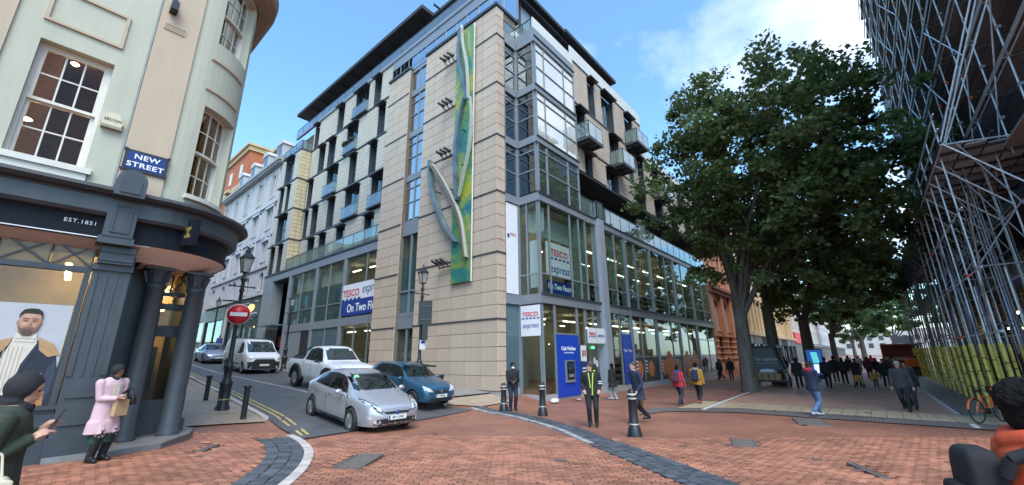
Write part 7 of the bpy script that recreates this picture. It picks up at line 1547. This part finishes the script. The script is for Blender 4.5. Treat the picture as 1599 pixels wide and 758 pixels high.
    f.ball((.093*hk,0,-.064*hk),.014*hk,1,8,4,(.6,1.9,.4)); f.xf(HM); f.build('face_features',[FACEM,LIPM],o,world=False)
    if mask:
        m=MB(); m.ball((.070*hk,0,-.060*hk),.05*hk,0,12,8,(.95,1.2,1.0)); m.xf(HM); m.build('face_mask',pm('mask_white',(.72,.76,.80),.8),o,world=False)
    hb=MB()
    if hairtype=='short': hb.ball((-.014*hk,0,.042*hk),.103*hk,0,16,10,(1.02,.87,1.02)); hb.ball((-.05*hk,0,-.01*hk),.075*hk,0,12,8,(.8,1.08,1.2))
    elif hairtype=='fluffy':
        hb.ball((-.02*hk,0,.055*hk),.115*hk,0,16,10,(1.02,.92,.95)); hb.ball((-.055*hk,0,-.02*hk),.08*hk,0,12,8,(.85,1.12,1.2)); rr=random.Random(int(x*100))
        for _ in range(170):
            d=Vector((rr.gauss(-.25,.7),rr.gauss(0,.8),rr.gauss(.45,.7))).normalized()
            if d.x>.35 and d.z<.3 or d.z<-.75: continue
            hb.ball((-.02*hk+d.x*.112*hk,d.y*.104*hk,.05*hk+d.z*.105*hk),rr.uniform(.012,.022)*hk,0,6,4)
    elif hairtype=='long': hb.ball((-.014*hk,0,.042*hk),.106*hk,0,16,10,(1.02,.90,1.0)); hb.ball((-.06*hk,0,-.10*hk),.085*hk,0,12,8,(.7,1.1,1.9))
    elif hairtype=='hijab':
        hb.ball((-.012*hk,0,.020*hk),.114*hk,0,18,12,(.98,.84,1.04)); hb.ball((-.015*hk,0,-.09*hk),.088*hk,0,14,8,(.85,.92,.9)); hb.ball((-.02*hk,0,-.19*hk),.105*hk,0,14,8,(.9,1.2,.62)); hb.ball((.025*hk,0,-.135*hk),.085*hk,0,12,8,(.95,.95,.8)); hb.ball((.045*hk,0,-.23*hk),.075*hk,0,12,8,(.8,1.1,1.1))
    elif hairtype=='cap': hb.ball((-.01*hk,0,.050*hk),.108*hk,0,16,10,(1.05,.88,.85)); hb.ball((.09*hk,0,.035*hk),.06*hk,0,12,6,(1.1,1.1,.18))
    elif hairtype=='hood': hb.ball((-.025*hk,0,.02*hk),.128*hk,0,16,10,(.95,.92,1.08)); hb.ball((-.05*hk,0,-.12*hk),.11*hk,0,12,8,(.8,1.1,.9))
    if hb.v:
        nm={'hijab':'headscarf','cap':'cap','hood':'hood'}.get(hairtype,'hair')
        if hairtype=='hijab':   # leave the face open
            hm=remesh(hb,None,[hair],max(.007,vox*.8),nm,2); bm=bmesh.new(); bm.from_mesh(hm); dl=[v for v in bm.verts if ((v.co.y/(.062*hk))**2+((v.co.z+.025*hk)/(.085*hk))**2)<1 and v.co.x>.03*hk]; bmesh.ops.delete(bm,geom=dl,context='VERTS'); bm.to_mesh(hm); bm.free()
        else: hm=remesh(hb,None,[hair],max(.006,vox*.7),nm,0 if hairtype=='fluffy' else 1)
        hm.transform(HM); link(nm,hm,o,world=False)
    return o
def rbox(name,sx,sy,sz,mat,parent=None,bev=.25,taper=1.0):
    mb=MB(); e=.42; nu,nv=28,16; f=lambda w:math.copysign(abs(w)**e,w); vs=[]
    for j in range(nv+1):
        p=-math.pi/2+math.pi*j/nv
        for i in range(nu):
            t=2*math.pi*i/nu; z=f(math.sin(p)); tt=1+(taper-1)*(z+1)/2; vs.append((sx/2*f(math.cos(p))*f(math.cos(t))*tt,sy/2*f(math.cos(p))*f(math.sin(t))*tt,sz/2*z))
    mb.add(vs,[(j*nu+i,j*nu+(i+1)%nu,(j+1)*nu+(i+1)%nu,(j+1)*nu+i) for j in range(nv) for i in range(nu)],0,True); me=mb.mesh(name,mat)
    bm=bmesh.new(); bm.from_mesh(me); bmesh.ops.remove_doubles(bm,verts=bm.verts,dist=.0005); bm.to_mesh(me); bm.free(); return link(name,me,parent,world=False)
def at(o,p): return o.matrix_basis@Vector(p)
def held(o,name,lab,cat,p,group=None,rz=0):
    t=bpy.data.objects.new(name,None); COL.objects.link(t); t.matrix_basis=o.matrix_basis@Matrix.Translation(p)@Matrix.Rotation(rz,4,'Z'); t['label']=lab; t['category']=cat; t.empty_display_size=.1
    if group: t['group']=group
    return t
def backpack(o,lab,mat,k=1.0,dx=-.22,big=1.0,strap=None,dy=0,dz=1.22,straps=True):
    t=held(o,'backpack',lab,'backpack',(dx*k,dy,dz*k)); rbox('bag_body',.20*k*big,.31*k*big,.46*k*big,mat,t,.35,.85); q=rbox('front_pocket',.10*k*big,.24*k*big,.22*k*big,mat,t,.35); q.location=(-.10*k*big,0,-.08*k*big)
    for sg in ((1,-1) if straps else ()):
        s=MB(); s.path([(.06*k,sg*.10*k,.20*k),(.16*k,sg*.115*k,.24*k),(.30*k,sg*.13*k,.17*k),(.365*k,sg*.14*k,.02*k),(.30*k,sg*.19*k,-.12*k),(.1*k,sg*.17*k,-.18*k)],[.022*k]*6,6); s.build('strap',strap or BLKC,t,world=False)
    return t
def phone(o,lab,p,rz=0,tilt=.9):
    t=held(o,'phone',lab,'phone',p,None,rz); b=MB().box(-.005,.005,-.034,.034,-.066,.066); b.xf(Matrix.Rotation(tilt,4,'Y')); b.build('case',BLLE,t,world=False); b=MB().box(-.0065,-.0051,-.030,.030,-.060,.060); b.xf(Matrix.Rotation(tilt,4,'Y')); b.build('screen',pm('phone_screen',(.03,.035,.04),.1),t,world=False); return t
# left foreground
o=person('woman in black headscarf and dark green coat at the left edge looking at a phone',.05,4.68,-8,1.58,skin=SKL,top=OLIVE,bottom=BLKC,hair=BLKC,hairtype='hijab',hem=.62,lh=(.17,.06,1.29),rh=(.14,-.10,1.25),nod=.25,vox=.008,wide=1.02,turn=-.1)
phone(o,'black phone held by the woman in the dark green coat',(.235,-.03,1.25),0,.45)
t=held(o,'shoulder_bag','cream leather shoulder bag at the side of the woman in the dark green coat','bag',(-.02,-.24,.82)); rbox('bag_body',.30,.11,.25,CRLE,t,.25,.9); q=rbox('flap',.31,.03,.10,CRLE,t,.3); q.location=(0,-.062,.06); s=MB(); s.path([(-.09,0,.11),(-.06,.04,.24),(.0,.07,.30),(.06,.04,.24),(.09,0,.11)],[.008]*5,6); s.build('strap',CRLE,t,world=False)
o=person('woman in black headscarf, long pink coat and green skirt by the shop pilaster',1.20,10.45,-62,1.60,skin=SKB,top=PINKC,bottom=BLKC,hair=BLKC,hairtype='hijab',hem=.50,lh=(.27,.05,1.13),rh=(.27,-.06,1.12),nod=.55,vox=.009,skirt=.33,accent=GRN,turn=.25)
phone(o,'pale phone held by the woman in the pink coat',(.345,0,1.13),0,1.0)
t=held(o,'paper_bag','brown paper carrier bag hanging from the arm of the woman in the pink coat','bag',(.22,.05,.86)); MB().box(-.045,.045,-.10,.10,-.13,.13).build('bag_body',PAPER,t,world=False); s=MB(); s.path([(0,-.07,.13),(0,-.05,.22),(0,.05,.22),(0,.07,.13)],[.006]*4,5); s.build('handles',PAPER,t,world=False)
t=held(o,'handbag','small black handbag on the arm of the woman in the pink coat','bag',(.14,.25,.97)); rbox('bag_body',.22,.10,.17,BLLE,t,.3,.85); s=MB(); s.path([(-.07,0,.08),(-.04,-.02,.2),(.04,-.02,.2),(.07,0,.08)],[.009]*4,5); s.build('handles',BLLE,t,world=False)
MB().box(.09,.126,-.04,.045,.86,1.27).build('cream_top',CREAMC,o,world=False)
# corner group
o=person('man in face mask and black jacket beside a bollard at the tower corner',12.72,10.85,-128,1.75,skin=SKD,top=BLKC,bottom=DNAVY,hairtype='short',lh=(.24,.06,1.08),rh=(.24,-.08,1.05),mask=True,vox=.012,wide=1.08); backpack(o,'black backpack worn by the masked man at the tower corner',BLKC,.98,-.20,.95,None,.06)
o=person('young man with fluffy brown hair and black jacket with lime lining, looking aside',11.29,6.55,-150,1.77,skin=SKL,top=BLKC,bottom=BLKC,hair=HAIRN,hairtype='fluffy',lh=(.14,.21,.98),rh=(.14,-.21,.98),turn=-1.0,accent=LIMEC,hood=True,vox=.011,legw=1.08)
s=MB(); s.path([(.10,.07,1.47),(.145,.05,1.3),(.15,.03,1.05),(.15,.02,.85)],[.018]*4,6); s.path([(.10,-.07,1.47),(.145,-.05,1.3),(.15,-.03,1.05)],[.016]*3,6); s.build('lime_edging',LIMEC,o,world=False)
s=MB(); 
for dz in (0,.055): s.lathe([(.074,-.012),(.078,0),(.074,.012)],(-.035,.255,1.22-dz),12)
s.build('sleeve_stripes',SIGNW,o,world=False)
o=person('person in a long black coat seen from behind, facing the shop entrance',19.15,9.9,80,1.66,top=BLKC,bottom=GREYC,hairtype='long',hem=.60,stride=.15,vox=.014,shoes=SHOEW)
o=person('man in a navy coat striding left with a briefcase behind the nearest banded bollard',12.75,5.75,152,1.77,skin=SKL,top=DNAVY,bottom=BLKC,hair=HAIRN,hem=.66,stride=.72,lean=.10,rh=(-.10,-.27,.78),lh=(.2,.22,.92),vox=.012)
t=held(o,'briefcase','brown leather briefcase carried by the man in the navy coat','briefcase',(-.16,-.28,.52)); rbox('case',.40,.10,.30,LEATH,t,.2); s=MB(); s.path([(-.06,0,.15),(-.05,0,.20),(.05,0,.20),(.06,0,.15)],[.012]*4,6); s.build('handle',LEATH,t,world=False)
o=person('pupil in a red and blue jacket with a maroon backpack, left of the walking pair',18.5,6.5,-8,1.60,skin=SKB,top=REDC,bottom=DJEAN,shoes=SHOEB,hairtype='short',stride=.60,vox=.014,accent=BLUC,hood=True); backpack(o,'maroon backpack of the pupil in the red and blue jacket',PURP,.92,-.23,1.05,BLUC)
o=person('pupil in a mustard jacket with navy backpack and red trainers, at right of pair',19.7,6.1,-4,1.70,skin=SKD,top=MUST,bottom=BLKC,shoes=SHOER,hairtype='short',stride=.52,vox=.014,accent=GREYC,hood=True); backpack(o,'navy backpack of the pupil in the mustard jacket',DNAVY,.95,-.24,1.1,DNAVY)
# street to the right
o=person('man in navy padded jacket and blue jeans walking with a phone before the crowd',17.84,1.76,-36,1.77,skin=SKD,top=DNAVY,bottom=JEAN,shoes=SHOEW,hairtype='cap',hair=BLKC,stride=.45,lh=(.30,.08,1.12),rh=(.28,-.06,1.10),nod=.4,accent=REDC,hood=True,vox=.012,wide=1.1); phone(o,'phone held by the man in blue jeans',(.38,0,1.12))
FG='people walking in the street'
o=person('person in black clothes walking away, left of the man in blue jeans',31.9,3.75,10,1.82,FG,top=BLKC,bottom=BLKC,stride=.4,vox=.018,hem=.7,hairtype='hood',hair=BLKC)
o=person('tall man in black walking away just right of the man in blue jeans',33.4,2.4,0,1.84,FG,top=BLKC,bottom=BLKC,stride=.35,vox=.018,wide=1.12)
o=person('man in black with arms out walking farther off, right of the pair in black',39.4,2.3,5,1.88,FG,top=BLKC,bottom=CHAR,stride=.5,vox=.02,lh=(.1,.42,.95),wide=1.1)
o=person('small child in a mustard coat and hat beside the pushchair',35.4,.15,-170,1.02,FG,skin=SKL,top=MUST,bottom=CHAR,hairtype='cap',hair=MUST,child=True,stride=.25,lh=(.1,.2,.98),vox=.016)
o=person('woman in dark clothes leading the small child by the hand',35.7,-.4,-175,1.70,FG,skin=SKL,top=BLKC,bottom=DJEAN,hairtype='long',stride=.3,vox=.018,hem=.7)
o=person('parent in black pushing the pushchair',36.0,1.0,-178,1.72,FG,top=BLKC,bottom=BLKC,hairtype='long',lh=(.42,.14,.98),rh=(.42,-.14,.98),stride=.3,vox=.018,hem=.7)
o=person('man in a pale cap and dark jacket, nearer of the couple at right',21.2,-.62,170,1.74,FG,skin=SKL,top=CHAR,bottom=BLKC,hairtype='cap',hair=GREYC,stride=.5,vox=.013,wide=1.12,accent=BLKC,hood=True)
o2=person('person in dark clothes half hidden behind the man in the pale cap',22.2,-.85,170,1.72,FG,top=BLKC,bottom=DJEAN,stride=.45,vox=.016)
for i,(x,y,hd,top,lb) in enumerate([(54.5,-2.45,160,HIVIS,'worker in an orange high visibility vest, left of two by the yellow poles'),(53.4,-2.95,20,HIVIS,'worker in an orange high visibility vest, right of two by the yellow poles'),(49.8,-1.2,90,LIMEV,'person in a lime high visibility vest near the red stall')]):
    person(lb,x,y,hd,1.8,FG,top=top,bottom=BLKC if i else GREYC,vox=.022,wide=1.1,skin=SKL)
far_=[(40.1,10.3,90,BLKC,DJEAN,'person in a dark jacket by the last glass bays of the supermarket'),(39.4,9.35,-170,BLKC,CHAR,'person in a long dark coat near the terracotta arches'),(42.0,10.9,0,BLKC,BLKC,'dark figure farthest along the glass front by the arches'),(53,7.2,10,DNAVY,DJEAN,'person in navy between the market cart and the trees'),(55.5,7.6,10,BLKC,DJEAN,'person in black between the market cart and the trees'),(55.5,2.0,180,BLKC,BLKC,'dark figure in the crowd left of the pushchair'),(59.5,1.3,0,GREYC,BLKC,'grey clad figure in the distant crowd'),(60.5,2.2,0,CREAMC,DJEAN,'figure in a cream top at the left of the distant crowd'),(47.5,-.1,180,BLKC,CHAR,'figure in black behind the woman leading the child'),(46.4,.45,0,PURP,BLKC,'figure in maroon behind the pushchair'),(66,.2,0,REDC,BLKC,'far figure in red near the middle of the street'),(70,1.4,180,DNAVY,BLKC,'far figure in navy near the middle of the street'),(44.5,-1.0,180,CHAR,DJEAN,'figure in charcoal between the child and the couple'),(64,-1.0,180,GREYC,BLKC,'far figure in grey by the red stall'),(38.2,1.75,0,BLKC,BLKC,'person in black just left of the pushchair'),(74,2.6,0,BLUC,DJEAN,'farthest figure in blue near the left of the street')]
for i,(x,y,hd,a,b,lb) in enumerate(far_): person(lb,x,y,hd+rng.uniform(-12,12),1.66+.16*rng.random(),FG,top=a,bottom=b,stride=rng.choice([.1,.3,.45]),vox=.024,hem=rng.choice([.8,.65]),hairtype=rng.choice(['short','long','hood']),hair=rng.choice([HAIRB,HAIRN,BLKC]))
person('person in blue standing outside the lit shops at the top of the hill',14.6,56.5,-100,1.75,top=BLUC,bottom=BLKC,vox=.024,z=2.6); person('dark haired person by the lit shop window above the white van',14.9,50.2,-100,1.75,top=BLKC,bottom=BLKC,vox=.024,z=2.2)
# pushchair
z=G(34.4,.95); t=thing('pushchair','black pushchair with a mustard seat pushed through the crowd','pushchair',(34.6,.95,z),R(178))
MB().path([(-.55,.22,1.0),(-.1,.22,.55),(.35,.22,.12)],[.014]*3,6).path([(-.55,-.22,1.0),(-.1,-.22,.55),(.35,-.22,.12)],[.014]*3,6).path([(-.35,.22,.12),(.05,.22,.62)],[.014]*2,6).path([(-.35,-.22,.12),(.05,-.22,.62)],[.014]*2,6).tube((-.55,.22,1.0),(-.55,-.22,1.0),.018,6).build('frame',BLACKP,t,world=False)
q=rbox('seat',.30,.36,.42,MUST,t,.3); q.location=(.08,0,.56); q=rbox('hood',.40,.40,.30,BLKC,t,.45); q.location=(.02,0,.92)
for x,y in ((.35,.2),(.35,-.2),(-.35,.22),(-.35,-.22)): MB().tube((x,y-.02,.11),(x,y+.02,.11),.11,14).build('wheel',TYRE,t,world=False)
# right foreground
o=person('man with short black hair in an orange hoodie at the right edge, seen from behind',3.04,-.45,-76,1.53,skin=SKB,top=ORC,bottom=DJEAN,hair=HAIRB,hairtype='fluffy',hood=True,vox=.007,deep=1.3,wide=1.2,hem=.74,lean=.06,stride=.2,turn=.2)
backpack(o,'large black backpack on the man in the orange hoodie',BLKC,.98,-.185,.80,BLKC,.0,1.10,False)
s=MB(); s.path([(-.14,-.13,1.16),(-.12,-.15,1.235),(-.02,-.165,1.285),(.08,-.165,1.25),(.15,-.15,1.13),(.16,-.15,.98)],[.026]*6,8); s.build('shoulder_strap',BLKC,o,world=False)
# food cyclist's box etc. are left out: nothing of them shows
import numpy as np
f,pi,ro,ya=634.34,0.272627,-0.0130842,0.8672032
cx,cy=800,379
H=1.65
fw=np.array([np.sin(ya)*np.cos(pi),np.cos(ya)*np.cos(pi),np.sin(pi)])
rt=np.array([np.cos(ya),-np.sin(ya),0]);up=np.cross(rt,fw)
r=np.cos(ro)*rt+np.sin(ro)*up;u=-np.sin(ro)*rt+np.cos(ro)*up
C0=np.array([0,0,H])
def ray(x,y):
    return r*(x-cx)/f-u*(y-cy)/f+fw
def proj(P):
    d=np.asarray(P,float)-C0;z=d@fw
    return (cx+f*(d@r)/z, cy-f*(d@u)/z)
def onZ(x,y,z=0):
    d=ray(x,y);return C0+d*(z-H)/d[2]
def onX(x,y,X):
    d=ray(x,y);return C0+d*X/d[0]
def onY(x,y,Y):
    d=ray(x,y);return C0+d*Y/d[1]
def hor(x):
    # y of horizon at x
    d0=ray(x,0);d1=ray(x,100);return -d0[2]/(d1[2]-d0[2])*100
def byheight(base,top,h):
    # find t so that point on ray(base)+h projects to top y
    d=ray(*base);best=None
    for t in np.linspace(1,80,7901):
        P=C0+d*t;q=proj(P+np.array([0,0,h]));e=abs(q[1]-top[1])
        if best is None or e<best[0]:best=(e,P,q)
    return best[1],best[2]
def sm(t): t=min(1,max(0,t)); return t*t*(3-2*t)
def g(x,y):
    a=np.interp(x,[2,6,11,18,27,60,150],[0,-.16,-.33,-.42,-.5,-.6,-.7])
    b=np.interp(y,[11,13.4,28,38,50,80,120],[-.16,0,.81,1.4,2.1,3.8,6.0])
    w=sm((y-11)/3)
    return a*(1-w)+b*w
def onG(px,py,off=0):
    d=ray(px,py);lo=None
    ts=np.linspace(.5,150,30000)
    for t in ts:
        P=C0+d*t
        if P[2]<=g(P[0],P[1])+off: return P
    return C0+d*150
